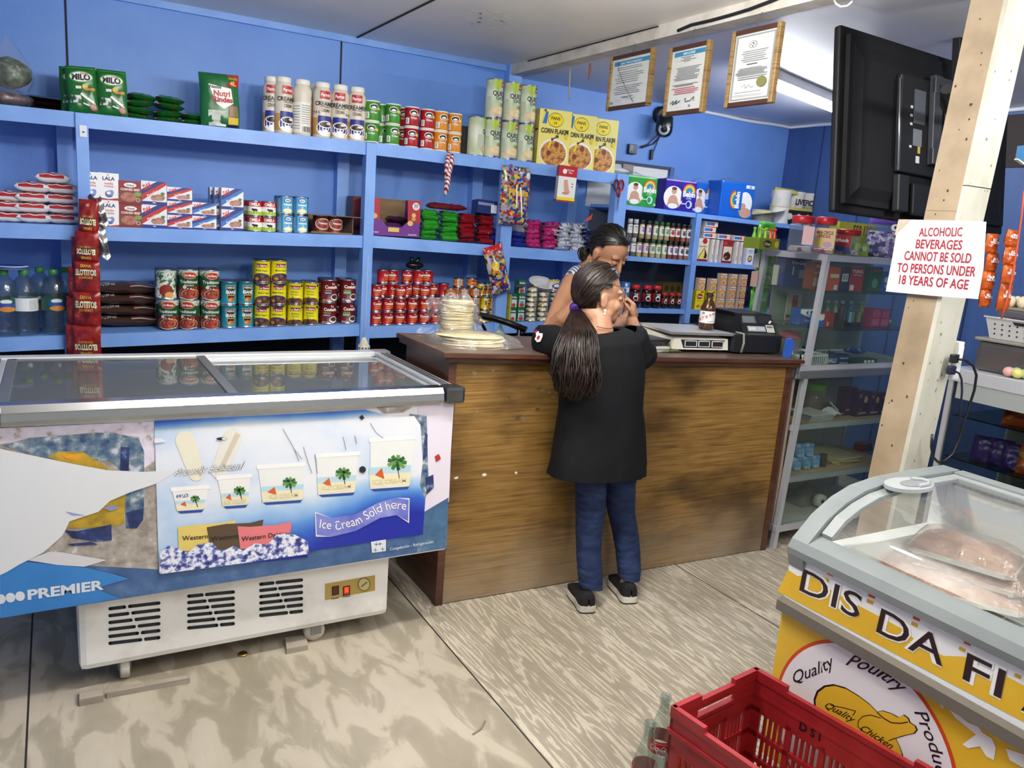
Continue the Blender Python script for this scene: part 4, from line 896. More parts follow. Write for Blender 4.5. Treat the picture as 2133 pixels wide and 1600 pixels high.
for y0, y1 in ((QY1-.085, QY1-.053), (QY0+.053, QY0+.085)): arch(y0, y1, lp, (.003, -.012), LG, b)
b.box((2.215, QY0+.055, .817), (2.244, QY1-.055, .8295), LG)
part('lid_frame', b, fq)
b = MB(); g1 = []
b.grid(lambda i, j: (lambda t: V((lp[min(5, int(t))][0]+(lp[min(5, int(t))+1][0]-lp[min(5, int(t))][0])*(t-min(5, int(t))), QY0+.08+(QY1-QY0-.16)*j, lp[min(5, int(t))][1]+(lp[min(5, int(t))+1][1]-lp[min(5, int(t))][1])*(t-min(5, int(t)))-.003)))(i*6), 18, 2, clear('curved_glass', 'e4eae8', .07, .04, .05)); part('curved_glass', b, fq)
b = MB(); h0 = onz(1893, 1012, .832); hd = M('a9aeb0', .35)
P = [h0+V((math.cos(a)*.085, math.sin(a)*.048, 0)) for a in [2*PI*i/20 for i in range(20)]]; b.prism([(p.x, p.y, .829) for p in P], (0, 0, .010), hd)
Pn = [h0+V((.015+math.cos(a)*.052, -.006+math.sin(a)*.026, 0)) for a in [2*PI*i/16 for i in range(16)]]; b.prism([(p.x, p.y, .8391) for p in Pn], (0, 0, .0015), M('83898c', .4)); b.tube([(Pn[i][0], Pn[i][1], .842) for i in (11, 13, 15, 1, 3)], .006, hd, 8); part('lid_handle', b, fq)
# wire basket
b = MB(); WR = M('e8e8e4', .4)
for y in (.62, 1.21):
    b.tube([V((1.73, y, .66)), V((1.74, y, .53)), V((2.2, y, .53)), V((2.21, y, .68))], .004, WR, 6)
for i in range(9): x = 1.74+.0575*i; b.tube([V((x, .62, .53)), V((x, 1.21, .53))], .0025, WR, 5)
for z, x in ((.66, 1.73), (.6, 1.735)): b.tube([V((x, .62, z)), V((x, 1.21, z))], .003, WR, 5)
for z, x in ((.68, 2.21), (.6, 2.205)): b.tube([V((x, .62, z)), V((x, 1.21, z))], .003, WR, 5)
for i in range(12): y = .63+.0525*i; b.tube([V((1.731, y, .66)), V((1.74, y, .53)), V((2.2, y, .53)), V((2.21, y, .68))], .002, WR, 4)
part('wire_basket', b, fq)
# packs of chicken
MEAT = noisy('raw_chicken', [(.3, '96685a'), (.48, 'b58776'), (.6, 'c9a18e'), (.75, 'a87866')], (1, 1, 1), 17, 5, .3)
FILM2 = clear('meat_wrap', 'fbf6f4', .08, .12, .06, 'f4e6e0', bump=.5)
def pack(name, label, c, L, W_, T, rz, tilt=0., tray=True):
    t = thing(name, label, 'meat', c, rz, 'wrapped chicken packs in the freezer'); t.rotation_euler = (tilt, 0, rz); b = MB()
    b.grid(lambda a, q: V(((a-.5)*L, (q-.5)*W_, .012+T*(max(0, 1-abs(2*a-1)**3)*max(0, 1-abs(2*q-1)**3))**.6*(.8+.35*noise.noise(V((a*4+c[0]*9, q*4+c[1]*7, 0)))))), 18, 12, MEAT); b.build('chicken', t)
    b = MB(); b.prism([(math.copysign(min(abs(x), L/2), x), y, 0) for x, y in ((-L/2, -W_/2+.02), (-L/2+.02, -W_/2), (L/2-.02, -W_/2), (L/2, -W_/2+.02), (L/2, W_/2-.02), (L/2-.02, W_/2), (-L/2+.02, W_/2), (-L/2, W_/2-.02))], (0, 0, .014), M('ece6e0', .5)); b.build('tray', t)
    b = MB(); b.grid(lambda a, q: V(((a-.5)*L*1.06, (q-.5)*W_*1.06, .010+T*1.16*(max(0, 1-abs(2*a-1)**4)*max(0, 1-abs(2*q-1)**4))**.5)), 14, 10, FILM2); b.build('wrap', t)
def zpl(u, v, z): return onz(u, v, z)
for lab, (u, v), z, L, W_, T, rz, ti in (('topmost chicken pack on the pile inside the curved freezer', (2010, 1160), .645, .26, .18, .045, -1.25, 0), ('second chicken pack, directly under the topmost one in freezer', (2015, 1190), .605, .28, .19, .04, -1.2, 0), ('chicken pack lying flat at the front left in freezer', (1925, 1205), .57, .25, .16, .045, -1.0, .0), ('chicken pack at the front middle with bright wrap folds', (2010, 1235), .565, .27, .17, .04, -1.0, 0), ('chicken pack at the right near the basket wires', (2090, 1225), .56, .2, .15, .03, -1.3, 0)):
    pack('chicken_pack', lab, zpl(u, v, z), L, W_, T, rz, ti)
# ================================================================== RED CRATE
cA, cB, cC = onz(1400, 1470, .34), onz(1575, 1390, .34), onz(1900, 1580, .34)
ux = (cA-cB).normalized(); uy = V((-ux.y, ux.x, 0)); uy = uy if uy.dot(cC-cB) > 0 else -uy
CWd, CLn, CHt = (cA-cB).length, .53, .34
CR = noisy('red_crate_plastic', [(.3, '8e1a20'), (.55, 'a3222a'), (.78, 'ae3036')], (1, 1, 1), 7, 6, .42)
cr = bpy.data.objects.new('plastic_crate', None); COL.objects.link(cr); cr.matrix_world = Matrix(((ux.x, uy.x, 0, cB.x), (ux.y, uy.y, 0, cB.y), (0, 0, 1, 0), (0, 0, 0, 1)))
tag(cr, 'red slatted plastic crate with hand holes in the foreground', 'crate')
def wall(b, o, dx, dn, L, H, hole):
    """slatted wall from o along dx, thickness along dn"""
    T = .009; cols = max(2, round(L/.11)); m = .028
    def q(x0, x1, z0, z1, t=T, t0=0):
        a = V(o)+V(dx)*x0+V(dn)*t0; c = V(o)+V(dx)*x1+V(dn)*t0; n = V(dn)*t
        b.hexa([(a.x, a.y, z0), (c.x, c.y, z0), (c.x+n.x, c.y+n.y, z0), (a.x+n.x, a.y+n.y, z0), (a.x, a.y, z1), (c.x, c.y, z1), (c.x+n.x, c.y+n.y, z1), (a.x+n.x, a.y+n.y, z1)], CR)
    rows = [.03, .10, .17, .24]; bh = .014
    zt = H-.028
    q(0, L, 0, .03)
    for i in range(3): q(0, L, rows[i+1]-bh, rows[i+1])
    if hole:
        q(0, L*.28, .24, zt); q(L*.72, L, .24, zt); q(L*.28, L*.72, .24, .262); q(L*.28, L*.72, .30, zt)
    else: q(0, L, .24, zt)
    cw = (L-2*m)/cols
    for c_ in range(cols+1): q(max(0, m+c_*cw-.008) if c_ else 0, m+c_*cw+.008 if c_ < cols else L, .03, .24)
    for c_ in range(cols):
        n = 5
        for k in range(1, n):
            x = m+c_*cw+.008+(cw-.016)*k/n
            for i in range(3): q(x-.0035, x+.0035, rows[i], rows[i+1]-bh, T*.8)
    # rim, raised at the ends
    q(0, L, zt, H-.014, .014, -.003)
    for a, c_ in ((0, .10), (L-.10, L)):
        q(a, c_, H-.014, H, .014, -.003)
    q(0, L, .27, .28, .016, -.006)
b = MB()
wall(b, (0, 0, 0), (1, 0, 0), (0, 1, 0), CWd, CHt, True); wall(b, (0, CLn, 0), (1, 0, 0), (0, -1, 0), CWd, CHt, True)
wall(b, (0, 0, 0), (0, 1, 0), (1, 0, 0), CLn, CHt, False); wall(b, (CWd, 0, 0), (0, 1, 0), (-1, 0, 0), CLn, CHt, False)
b.box((0, 0, 0), (CWd, CLn, .008), CR)
b.build('crate_body', cr)
# moulded-on letters, read through the slats of the far wall
b = MB(); mp = flatmap((.0095, .05, 0), (0, 1, 0), (0, 0, 1), (1, 0, 0))
decal(b, mp, 1, 1, [('text', 'D S I', .13, .262, .022, BLACK, .2, 2)]); b.build('crate_lettering', cr); b = MB(); decal(b, mp, 1, 1, [('text', 'NOA aty', .20, .16, .012, BLACK, .3, 2)]); b.build('crate_lettering', cr)
YF = noisy('yellow_fruit_skin', [(.3, 'c9a23c'), (.5, 'e0bf5a'), (.75, 'e8cd78')], (1, 1, 1), 6, 4, .4)
for i, (x, y, z, s, lab) in enumerate(((.10, .30, .052, 1., 'yellow fruit in the red crate, nearest its long freezer side'), (.20, .16, .05, 1., 'yellow fruit in the red crate near its far end'), (.27, .26, .052, .95, 'yellow fruit in the red crate beside the bottles'), (.18, .40, .05, 1.05, 'yellow fruit at the near end of red crate'))):
    b = MB(); b.ball((0, 0, 0), (.075*s, .052*s, .046*s), YF, 18, 12); p = cr.matrix_world @ V((x, y, z+.006))
    b.ball((.074*s, 0, 0), (.008, .006, .006), M('6d5a2a', .8), 8, 6)
    tag(b.build('yellow_fruit', loc=p, rot=(0, 0, i*1.1)), lab, 'fruit', 'yellow fruit in the red crate')
# cola bottles
BG = clear('bottle_glass', 'e6efec', .10, .03, .03, 'dfe8e4')
BH = .258
def cola(u, v, label):
    p = onz(u, v, BH); p.z = .0008; b = MB()
    pr = [(.02, 0), (.031, .004), (.0325, .02), (.030, .05), (.0295, .075), (.0335, .10), (.0335, .135), (.030, .155), (.022, .185), (.0155, .21), (.0128, .235), (.0128, .242), (.0152, .244), (.0152, .250), (.0132, .258), (.0098, .258), (.0096, .24), (.012, .21)]
    b.lathe(pr, BG, 24, cap=False); rz = -math.atan2(p.x, p.y)
    t = b.build('glass_bottle', loc=p, rot=(0, 0, rz)); tag(t, label, 'bottle', 'empty glass bottles beside the crate')
    b = MB(); RD = M('c81e26', .35); fn = cylmap(.0338, .1)
    b.lathe([(.0338, .1), (.0338, .138)], RD, 28, cap=False)
    decal(b, fn, PI*.0338, .038, [('text', 'Coca-Cola', .5, .5, .42, WHITE, .5, 1.5, .4), ('text', 'SABOR ORIGINAL', .5, .86, .1, WHITE, .34, 0)], eps=.0004); b.build('red_label', t)
cola(1388, 1448, 'empty glass cola bottle standing farthest, at the corner of the red crate')
cola(1355, 1505, 'empty glass cola bottle in the middle with red label facing forward')
cola(1379, 1570, 'nearest empty glass cola bottle, close against the red crate')
# ================================================================== GLASS DISPLAY CASE BESIDE THE COUNTER
KX0, KX1, KY0, KY1 = 2.955, 3.86, 2.452, 2.84
KB, KS2, KS1, KT = .885, 1.068, 1.245, 1.412
kc = thing('display_case', 'aluminium and glass display case at right end of the counter', 'case', (3.4, KY0, 0))
CG = clear('case_glass', 'f0f6f3', .03, .02, .03, 'c4ccc6'); SG = clear('shelf_glass', 'cfdcd7', .06, .02, .04, '8ba39a')
KX0t = 3.03
b = MB()
xl = lambda z: KX0+(KX0t-KX0)*max(0, (z-KB)/(KT-KB))
def kpost(x0, x1, y0, z0, z1, lean=True):
    f = xl if lean else (lambda z: x0); o = x1-x0
    b.hexa([(f(z0), y0, z0), (f(z0)+o, y0, z0), (f(z0)+o, y0+.025, z0), (f(z0), y0+.025, z0), (f(z1), y0, z1), (f(z1)+o, y0, z1), (f(z1)+o, y0+.025, z1), (f(z1), y0+.025, z1)], ALU)
for y in (KY0, KY1-.025):
    kpost(0, .026, y, 0, KT); kpost(KX1-.026, KX1, y, 0, KT, False)
for z, h in ((KT-.028, .028), (KB-.045, .06), (.085, .03)):
    x = xl(z+h)
    b.box((x, KY0-.002, z), (KX1, KY0+.024, z+h), ALU); b.box((x, KY1-.026, z), (KX1, KY1, z+h), ALU); b.box((x, KY0+.02, z), (x+.026, KY1-.02, z+h), ALU); b.box((KX1-.026, KY0+.02, z), (KX1, KY1-.02, z+h), ALU)
b.box((KX0-.01, KY0-.012, KB-.04), (KX1, KY0-.001, KB-.004), M('b9bcc0', .3, .8), .003)
part('aluminium_frame', b, kc)
part('case_floor', MB().box((KX0+.028, KY0+.026, KB-.02), (KX1-.03, KY1-.028, KB), M('9fa6a2', .4)), kc)
part('top_glass', MB().box((KX0t+.028, KY0+.026, KT-.012), (KX1-.03, KY1-.028, KT-.003), SG), kc)
for z in (KS1, KS2): part('glass_shelf', MB().box((xl(z)+.03, KY0+.028, z-.008), (KX1-.03, KY1-.03, z), SG), kc)
part('front_glass', MB().box((KX0t+.02, KY0+.008, KB+.018), (KX1-.03, KY0+.012, KT-.03), CG), kc)
b = MB(); b.hexa([(xl(KB)+.012, KY0+.026, KB+.018), (xl(KB)+.016, KY0+.026, KB+.018), (xl(KB)+.016, KY1-.028, KB+.018), (xl(KB)+.012, KY1-.028, KB+.018), (xl(KT)+.012, KY0+.026, KT-.03), (xl(KT)+.016, KY0+.026, KT-.03), (xl(KT)+.016, KY1-.028, KT-.03), (xl(KT)+.012, KY1-.028, KT-.03)], CG); part('side_glass', b, kc)
part('lower_front_glass', MB().box((KX0+.03, KY0+.008, .118), (KX1-.03, KY0+.012, KB-.05), CG), kc)
b = MB(); b.box((KX0+.004, KY0+.03, .1), (KX0+.02, KY1-.03, KB-.05), M('a58f82', .6)); part('side_board', b, kc)
b = MB(); b.box((KX0+.03, KY1-.02, .1), (KX1-.03, KY1-.012, KB-.05), M('b4b6ae', .6)); part('lower_back', b, kc)
b = MB(); b.box((KX0+.16, KY1-.022, KB+.02), (KX1-.03, KY1-.016, KT-.03), M('98a09a', .5)); part('upper_back', b, kc)
LS = (.352, .612)
for z in LS: part('lower_shelf', MB().box((KX0+.026, KY0+.03, z-.022), (KX1-.03, KY1-.03, z), M('c0a077', .6)).box((KX0+.026, KY0+.014, z-.026), (KX1-.03, KY0+.032, z), ALU), kc)
part('bottom_board', MB().box((KX0+.026, KY0+.03, .1), (KX1-.03, KY1-.03, .114), M('c9c6bd', .6)), kc)
part('photo_sticker', (lambda q: (q.poly([onx(u, v, xl(1.3)+.011) for u, v in ((1571, 528), (1584, 527), (1580, 558), (1568, 556))], M('b7b3b5', .5)), q.poly([onx(u, v, xl(1.2)+.009) for u, v in ((1566, 565), (1580, 564), (1576, 598), (1562, 596))], M('c8a296', .5)), q)[2])(MB()), kc)

# ================================================================== RIGHT HAND CASE
RX0, RX1, RY0, RY1 = 3.30, 3.85, .55, 1.955
rc = thing('display_case', 'second glass display case along the right wall behind the post', 'case', (3.5, 1.3, 0))
b = MB()
for y in (RY0, RY1-.02): 
    for x in (RX0, RX1-.022): b.box((x, y, 0), (x+.022, y+.02, .93), ALU)
b.box((RX0-.004, RY0, .93), (RX1, RY1+.01, .985), M('d5d8dc', .35, .4), .003); b.box((RX0, RY0, .1), (RX1, RY1, .14), ALU)
b.box((RX0+.0, RY1-.42, .86), (RX0+.01, RY1-.04, .93), M('9fa5a3', .4))
part('frame', b, rc)
part('back_panel', MB().box((RX1-.03, RY0+.01, .14), (RX1-.022, RY1-.01, .93), M('8b8e86', .7)), rc)
for z in (.785, .60, .42): part('glass_shelf', MB().box((RX0+.03, RY0+.02, z-.007), (RX1-.034, RY1-.025, z), clear('green_shelf_glass', '8fa69c', .12, .02, .1, '4d5f58')), rc)
for y in (1.72, 1.02):
    b = MB(); b.box((RX1-.045, y, .15), (RX1-.031, y+.03, .92), M('c6c9cb', .4, .3))
    for k in range(14): b.box((RX1-.0455, y+.012, .18+k*.05), (RX1-.045, y+.018, .205+k*.05), BLACK)
    part('slotted_upright', b, rc)
part('front_glass', MB().box((RX0+.008, RY0+.022, .142), (RX0+.012, RY1-.022, .928), clear('dark_glass', 'd9dfdc', .03)), rc)
# ================================================================== KINDS OF GOODS
RIM = M('c3c6ca', .25, 1.0); RIMD = M('7f8388', .3, 1.0)
def tin(R, H, base, shapes, rim=RIM, lid=None, name='food_tin', squat=False):
    b = MB(); e = .0016
    b.lathe([(R-.003, 0), (R, .0015), (R, .004), (R-e, .006), (R-e, H-.006), (R, H-.004), (R, H-.0015), (R-.003, H)], base, 26, mats=[rim, rim, rim, None, rim, rim, rim, rim])
    decal(b, cylmap(R-e, 0), PI*(R-e), H, shapes, eps=.0004); r = b.build(name, link=False)
    c = MB(); c.lathe([(R-.003, H-.001), (R-.004, H-.004), (0.001, H-.004)], lid or RIM, 24, cap=False)
    c.lathe([(R*.55, H-.0038), (R*.5, H-.002), (R*.45, H-.0038)], lid or RIM, 20, cap=False); k = c.build('tin_lid', parent=r, link=False)
    return Proto(r, [k])
def carton(W, H, D, base, shapes, name='carton', side=None, sshapes=None, ch=.0012):
    b = MB(); b.box((-W/2, 0, 0), (W/2, D, H), base, ch)
    if side:
        b.box((-W/2-.0003, .001, .001), (-W/2+.001, D-.001, H-.001), side); b.box((W/2-.001, .001, .001), (W/2+.0003, D-.001, H-.001), side)
    if sshapes: decal(b, flatmap((-W/2, D, 0), (0, -1, 0), (0, 0, 1), (-1, 0, 0)), D, H, sshapes, eps=.0006)
    decal(b, flatmap((-W/2, 0, 0), (1, 0, 0), (0, 0, 1), (0, -1, 0)), W, H, shapes, eps=.0004)
    return Proto(b.build(name, link=False))
def pillow(b, W, H, T, mat, cr=.0, nu=14, nv=16, paint=None, shapes=None, seed=0., eps=.0012, p=3., back=None):
    """sealed bag standing in the XZ plane, front towards -Y, bottom at z=0, centred on x"""
    def t(u, v):
        q = max(0, 1-abs(2*u-1)**p)*max(0, 1-abs(2*v-1)**(p+1)); return T/2*q**.55
    def cz(u, v): return cr*noise.noise(V((u*5+seed*3.1, v*6+seed, seed)))*(min(1, 6*u*(1-u)*1.2))
    def fr(u, v): return V(((u-.5)*W*(1+.02*math.sin(9*v+seed)), -t(u, v)-cz(u, v)*min(1, t(u, v)/T*5+.25), v*H))
    b.grid(fr, nu, nv, mat, True, paint)
    b.grid(lambda u, v: V(((.5-u)*W*(1+.02*math.sin(9*v+seed)), t(u, v)+cz(u, v)*.5+.0003, v*H)), nu, nv, back or mat, True)
    if shapes: decal(b, lambda x, y, e: fr(max(0, min(1, x/W)), max(0, min(1, y/H)))+V((0, -e, 0)), W, H, shapes, eps=eps)
    return b
def sx(u, zf, Y):
    x = ony(u, 500, Y).x
    for i in range(5):
        v = proj((x, Y, zf(x)))[1]; x = ony(u, v, Y).x
    return x
FACE = lambda x, y: -math.atan2(x, y)
def rows(P, H, us, zf, dy, desc, cat, group, counts=None, jit=.25, depth_rows=1, ddy=None, rz0=-.12, back_desc=None):
    """stacks of the same kind along a shelf: us = pixel centres, counts = tins per stack"""
    n = len(us); counts = counts or [1]*n; mx = max(counts)
    for i, u in enumerate(us):
        x = sx(u, zf, YS+dy)
        for k in range(counts[i]):
            lab = desc
            if mx > 1: lab += ', '+ROWS[mx][k]
            if n > 1: lab += ', '+nth(i, n)
            put(P, (x, YS+dy, zf(x)+.0006+k*(H+.0004)), rz0+rnd(-jit, jit), lab, cat, group)
def back(P, H, us, zf, dy, desc, cat, group, counts):
    n = len(us); m = max(counts)
    for i, u in enumerate(us):
        x = sx(u, zf, YS+dy)
        for k in range(counts[i]):
            lab = desc+' behind the front ones'
            if m > 1: lab += ', '+('upper' if k == counts[i]-1 and k else 'lower' if k == 0 else 'middle')
            if n > 1: lab += ', '+nth(i, n)
            put(P, (x, YS+dy, zf(x)+.0006+k*(H+.0004)), rnd(-1, 1), lab, cat, group)
W_, K_ = M('f4f3ee', .4), INK
C = lambda h: M(h, .42)
# ---- lower shelf
MEATY = noisy('red_sauce_picture', [(.35, '6d1f16'), (.5, '9c3324'), (.65, 'b85a3a'), (.75, '7d2a1c')], (1, 1, 1), 60, 3, .45)
BEANY = noisy('brown_bean_picture', [(.35, '2b1c18'), (.5, '4a3430'), (.62, '8a5a2c'), (.75, '3a2824')], (1, 1, 1), 55, 3, .45)
LEAF = noisy('herb_picture', [(.4, '3f6a48'), (.5, 'dfe6dc'), (.6, 'e8ece6'), (.7, '6d8d70')], (1, 1, 1), 45, 2, .45)
P_sauce = tin(.0435, .131, LEAF, [('rect', .0, .42, 1, .78, C('1f4d2c')), ('ell', .52, .80, .24, .12, C('d8c070')), ('ell', .52, .80, .22, .10, C('b51f28')), ('text', 'Del Monte', .52, .80, .075, W_, .34, 2), ('text', 'Traditional', .5, .585, .10, W_, .6, 1.5), ('text', 'Pasta Sauce', .5, .47, .05, W_, .3), ('rect', .0, .05, 1, .42, C('5c1d16')), ('ell', .5, .18, .36, .2, C('e6d9b4')), ('ell', .5, .17, .32, .165, MEATY), ('ell', .36, .4, .06, .055, C('e3d6b8')), ('ell', .7, .38, .07, .05, C('a3291e'))])
P_sauceb = tin(.0435, .131, LEAF, [('rect', .0, .42, .14, .78, C('1f4d2c')), ('rect', .86, .2, 1, .85, C('2a5d38')), ('ell', .5, .3, .22, .2, C('8f2a1c')), ('ell', .6, .16, .14, .1, C('d8a25a')), ('ell', .35, .5, .07, .05, C('e3d6b8'))])
P_bean = tin(.0365, .105, C('17839a'), [('poly', [(.28, .84), (.72, .84), (.72, .68), (.66, .62), (.66, .30), (.60, .16), (.40, .16), (.34, .30), (.34, .62), (.28, .68)], C('d9c68a')), ('poly', [(.30, .82), (.70, .82), (.70, .69), (.64, .63), (.64, .30), (.59, .18), (.41, .18), (.36, .30), (.36, .63), (.30, .69)], C('14171c')), ('text', 'HEINZ', .5, .745, .09, W_, .34, 1.5), ('text', 'BEANZ', .5, .555, .13, W_, .42, 3), ('rect', .36, .40, .64, .45, C('c39a3a')), ('ell', .5, .24, .12, .09, C('d07a2e')), ('ell', .43, .22, .06, .06, C('e09a48')), ('ell', .57, .27, .06, .06, C('b8601f'))])
def sierra(dark):
    sh = [('rect', .28, .68, .74, .84, C('8e1d28')), ('text', 'La Sierra', .51, .755, .09, W_, .42, 2)]
    sh += [('text', 'Molidos Negros', .5, .54, .075, C('2c2a1c'), .5, 1, .3), ('ell', .5, .12, .46, .3, C('3c2a6a')), ('ell', .5, .1, .42, .25, BEANY), ('ell', .3, .16, .1, .07, C('c98a3c'))] if dark else [('text', 'Refritos', .5, .56, .08, C('4f6a3a'), .4, 1, .3), ('text', 'Peruanos', .5, .44, .07, C('4f6a3a'), .36, 1, .3), ('text', 'Sin', .42, .34, .05, K_, .3), ('ell', .5, .12, .4, .17, BEANY), ('ell', .82, .85, .05, .06, K_)]
    return tin(.0365, .102, C('e8dc18'), sh)
P_sd, P_sl = sierra(True), sierra(False)
def costena(strip):
    return tin(.0405, .107, C('6d1218'), [('text', 'La', .62, .83, .10, W_, .2, 2), ('text', 'Costeña', .56, .68, .14, W_, .55, 3), ('text', 'FRIJOLES', .42, .52, .06, C('e8c02e'), .26, 1), ('rect', .26, .34, .56, .48, C(strip)), ('text', 'REFRITOS', .41, .41, .055, W_, .24, 1), ('ell', .68, .22, .17, .15, W_), ('ell', .68, .24, .14, .10, BEANY), ('text', 'NET WT 580 g', .38, .1, .05, W_, .3)])
P_cv, P_cg = costena('3d2f78'), costena('4f9a72')
P_red = tin(.0295, .0675, C('b3151d'), [('text', 'La', .55, .80, .10, W_, .16, 2), ('text', 'Costeña', .5, .62, .17, W_, .55, 3), ('text', 'CHIPOTLE', .5, .42, .09, C('f0b52e'), .4, 2), ('rect', .3, .26, .62, .30, C('f0a02e')), ('ell', .68, .14, .1, .09, C('4a1512')), ('ell', .78, .82, .05, .08, K_)])
P_org = tin(.0292, .0455, noisy('orange_yellow_label', [(.35, 'b5421c'), (.5, 'd97a26'), (.65, 'e8b53a')], (1, 1, 4), 14, 2, .42), [('rect', .3, .3, .62, .85, W_), ('rect', .34, .35, .36, .8, K_), ('rect', .38, .35, .41, .8, K_), ('rect', .43, .35, .44, .8, K_), ('rect', .46, .35, .50, .8, K_), ('rect', .53, .35, .55, .8, K_), ('rect', .57, .35, .59, .8, K_)])
P_orgl = tin(.0292, .0455, noisy('orange_yellow_label2', [(.35, 'b5421c'), (.5, 'd97a26'), (.65, 'e8b53a')], (1, 1, 4), 14, 2, .42), [('ell', .4, .5, .13, .3, C('b0331c')), ('text', 'Salchichas', .5, .5, .2, C('f4e0a0'), .5, 1)])
P_yel = tin(.027, .068, C('d9c02c'), [('poly', [(.5, .9), (.95, .9), (.95, .15), (.5, .4)], C('9c241c')), ('ell', .62, .3, .2, .16, C('c9774a')), ('ell', .36, .55, .04, .18, K_), ('rect', .22, .8, .6, .88, W_), ('text', 'Vienna', .62, .66, .13, W_, .34, 2)])
P_tuna = tin(.031, .0268, noisy('tuna_label', [(.35, '7d8a5c'), (.45, 'c9c4a6'), (.55, 'e8e6dc'), (.7, 'a5704a')], (1, 1, 1), 40, 3, .42), [('rect', .3, .15, .52, .8, W_), ('text', 'Atun', .68, .5, .4, C('3a5a34'), .26, 2)], rim=M('b9a468', .3, .9))
P_cream = tin(.033, .07, C('e9e6d2'), [('rect', 0, .8, 1, .9, C('e3c73c')), ('ell', .5, .45, .3, .24, C('2b4a9a')), ('ell', .5, .5, .2, .12, W_), ('rect', 0, .1, 1, .16, C('b5322c'))])
def gbox(n): return carton(.042, .075, .05, C('1f6a48'), [('rect', 0, .72, 1, .95, C('1a5a3c')), ('text', 'Sardina', .5, .8, .14, W_, .85, 2), ('rect', .06, .08, .94, .62, C('c9cfd2')), ('ell', .5, .22, .36, .14, C('b5402c')), ('ell', .5, .42, .3, .1, C('7d8fa8'))], 'sardine_box', C('1f6a48'))
P_green = gbox(0)
P_greeny = carton(.042, .075, .05, C('1f6a48'), [('rect', 0, 0, .1, 1, C('d9d05a')), ('rect', .15, .72, 1, .95, C('1a5a3c')), ('text', 'Sardina', .56, .8, .14, W_, .7, 2), ('rect', .18, .08, .94, .62, C('c9cfd2')), ('ell', .5, .22, .3, .14, C('b5402c'))], 'sardine_box', C('d9d05a'))
# ---- middle shelf
HAM = noisy('sliced_ham_picture', [(.3, '8a5a4c'), (.5, 'b58270'), (.7, 'cc9c88')], (1, 1, 1), 40, 2, .4)
def dak(W, H, band, name='meat_tin'):
    t = H < .07
    return carton(W, H, .05, C('e6e8ee'), [('poly', [(.0, .62), (.62, 1), (1, 1), (.0, .4)], C('20317e')), ('poly', [(.0, .40), (.94, 1), (1, 1), (1, .88), (.0, .14)], C(band)), ('poly', [(.0, .62), (.0, 1), (.62, 1)], C('e6e8ee')), ('text', 'DAK', .24, .79, .22, C('c41f2a'), .34, 3, 0, math.atan2(.38*H, .62*W)*.9), ('text', 'Pierniles', .42, .49 if not t else .5, .10, W_, .5, 1, 0, math.atan2(.6*H, .94*W)),
                     ('rect', 0, 0, 1, .14, C('1b2f86')), ('rect', .44, .07, .56, .10, W_), ('ell', .52, .30, .15, .12, HAM), ('ell', .66, .33, .13, .14, HAM), ('ell', .80, .33, .12, .13, HAM), ('ell', .84, .50, .08, .06, C('3f7a34'))], name, C('b9bcc6'))
P_dr, P_drs, P_dbs, P_dbt = dak(.098, .096, 'c3281f'), dak(.099, .0575, 'c3281f'), dak(.099, .0575, '2f72c4'), dak(.093, .0915, '2f72c4')
P_lala = carton(.074, .107, .05, C('f3f3f4'), [('text', 'LALA', .5, .80, .13, C('1d2e74'), .62, 3), ('text', 'media', .5, .62, .09, C('c43a44'), .5, 1), ('text', 'crema', .5, .52, .09, C('c43a44'), .5, 1), ('ell', .5, .22, .2, .13, C('5a68b8')), ('ell', .62, .28, .12, .1, C('8a94d0')), ('ell', .48, .26, .1, .06, W_), ('ell', .46, .93, .05, .025, C('c98a5a')), ('poly', [(0, 0), (1, 0), (1, .09), (.5, .035), (0, .07)], C('b5242e'))], 'cream_carton', C('f0f0f2'))
P_corn = carton(.088, .094, .05, C('8e1f28'), [('ell', .5, .82, .27, .1, W_), ('text', 'Gräce', .5, .82, .09, C('3a2a24'), .4, 2), ('text', 'CORNED BEEF', .5, .63, .095, W_, .82, 2), ('rect', 0, .0, 1, .54, C('6f4434')), ('ell', .42, .3, .34, .2, noisy('corned_beef_picture', [(.3, '8a4a40'), (.5, 'b06a5c'), (.7, 'c98c7a')], (1, 1, 1), 45, 3, .4)), ('ell', .82, .45, .16, .1, C('7a9a4a')), ('ell', .82, .2, .09, .085, C('e0d8cc')), ('ell', .82, .2, .07, .065, C('8a4a40')), ('rect', 0, 0, 1, .1, C('7d1a22'))], 'corned_beef_tin', C('7a2a26'))
P_omela = tin(.033, .068, C('f2f1ec'), [('rect', 0, .62, 1, .94, C('b81f28')), ('text', 'OMELA', .5, .77, .2, W_, .5, 3), ('rect', 0, .06, 1, .3, C('b5cc4a')), ('ell', .52, .40, .12, .08, K_), ('ell', .42, .44, .05, .05, K_), ('rect', .46, .22, .48, .36, K_), ('rect', .58, .22, .6, .36, K_)])
P_blue = tin(.0365, .082, C('2f8ac0'), [('rect', .3, .05, .78, .97, C('5cb0dc')), ('ell', .54, .76, .17, .14, C('1f4f9a')), ('ell', .54, .76, .13, .1, W_), ('text', 'Milk', .54, .76, .09, C('1f4f9a'), .2, 2), ('rect', .36, .5, .72, .56, W_), ('ell', .54, .2, .2, .13, C('f0e6a8')), ('ell', .54, .22, .15, .08, C('f6f0cc')), ('rect', .53, .25, .56, .46, C('f6f0cc')), ('rect', .02, .1, .24, .85, C('7d9ab0'))])
P_brown = tin(.038, .083, C('6d1f1c'), [('ell', .5, .5, .36, .32, C('d9cdb0')), ('ell', .5, .5, .3, .26, C('8e2a24')), ('text', 'Nescao', .5, .55, .12, W_, .45, 2)])
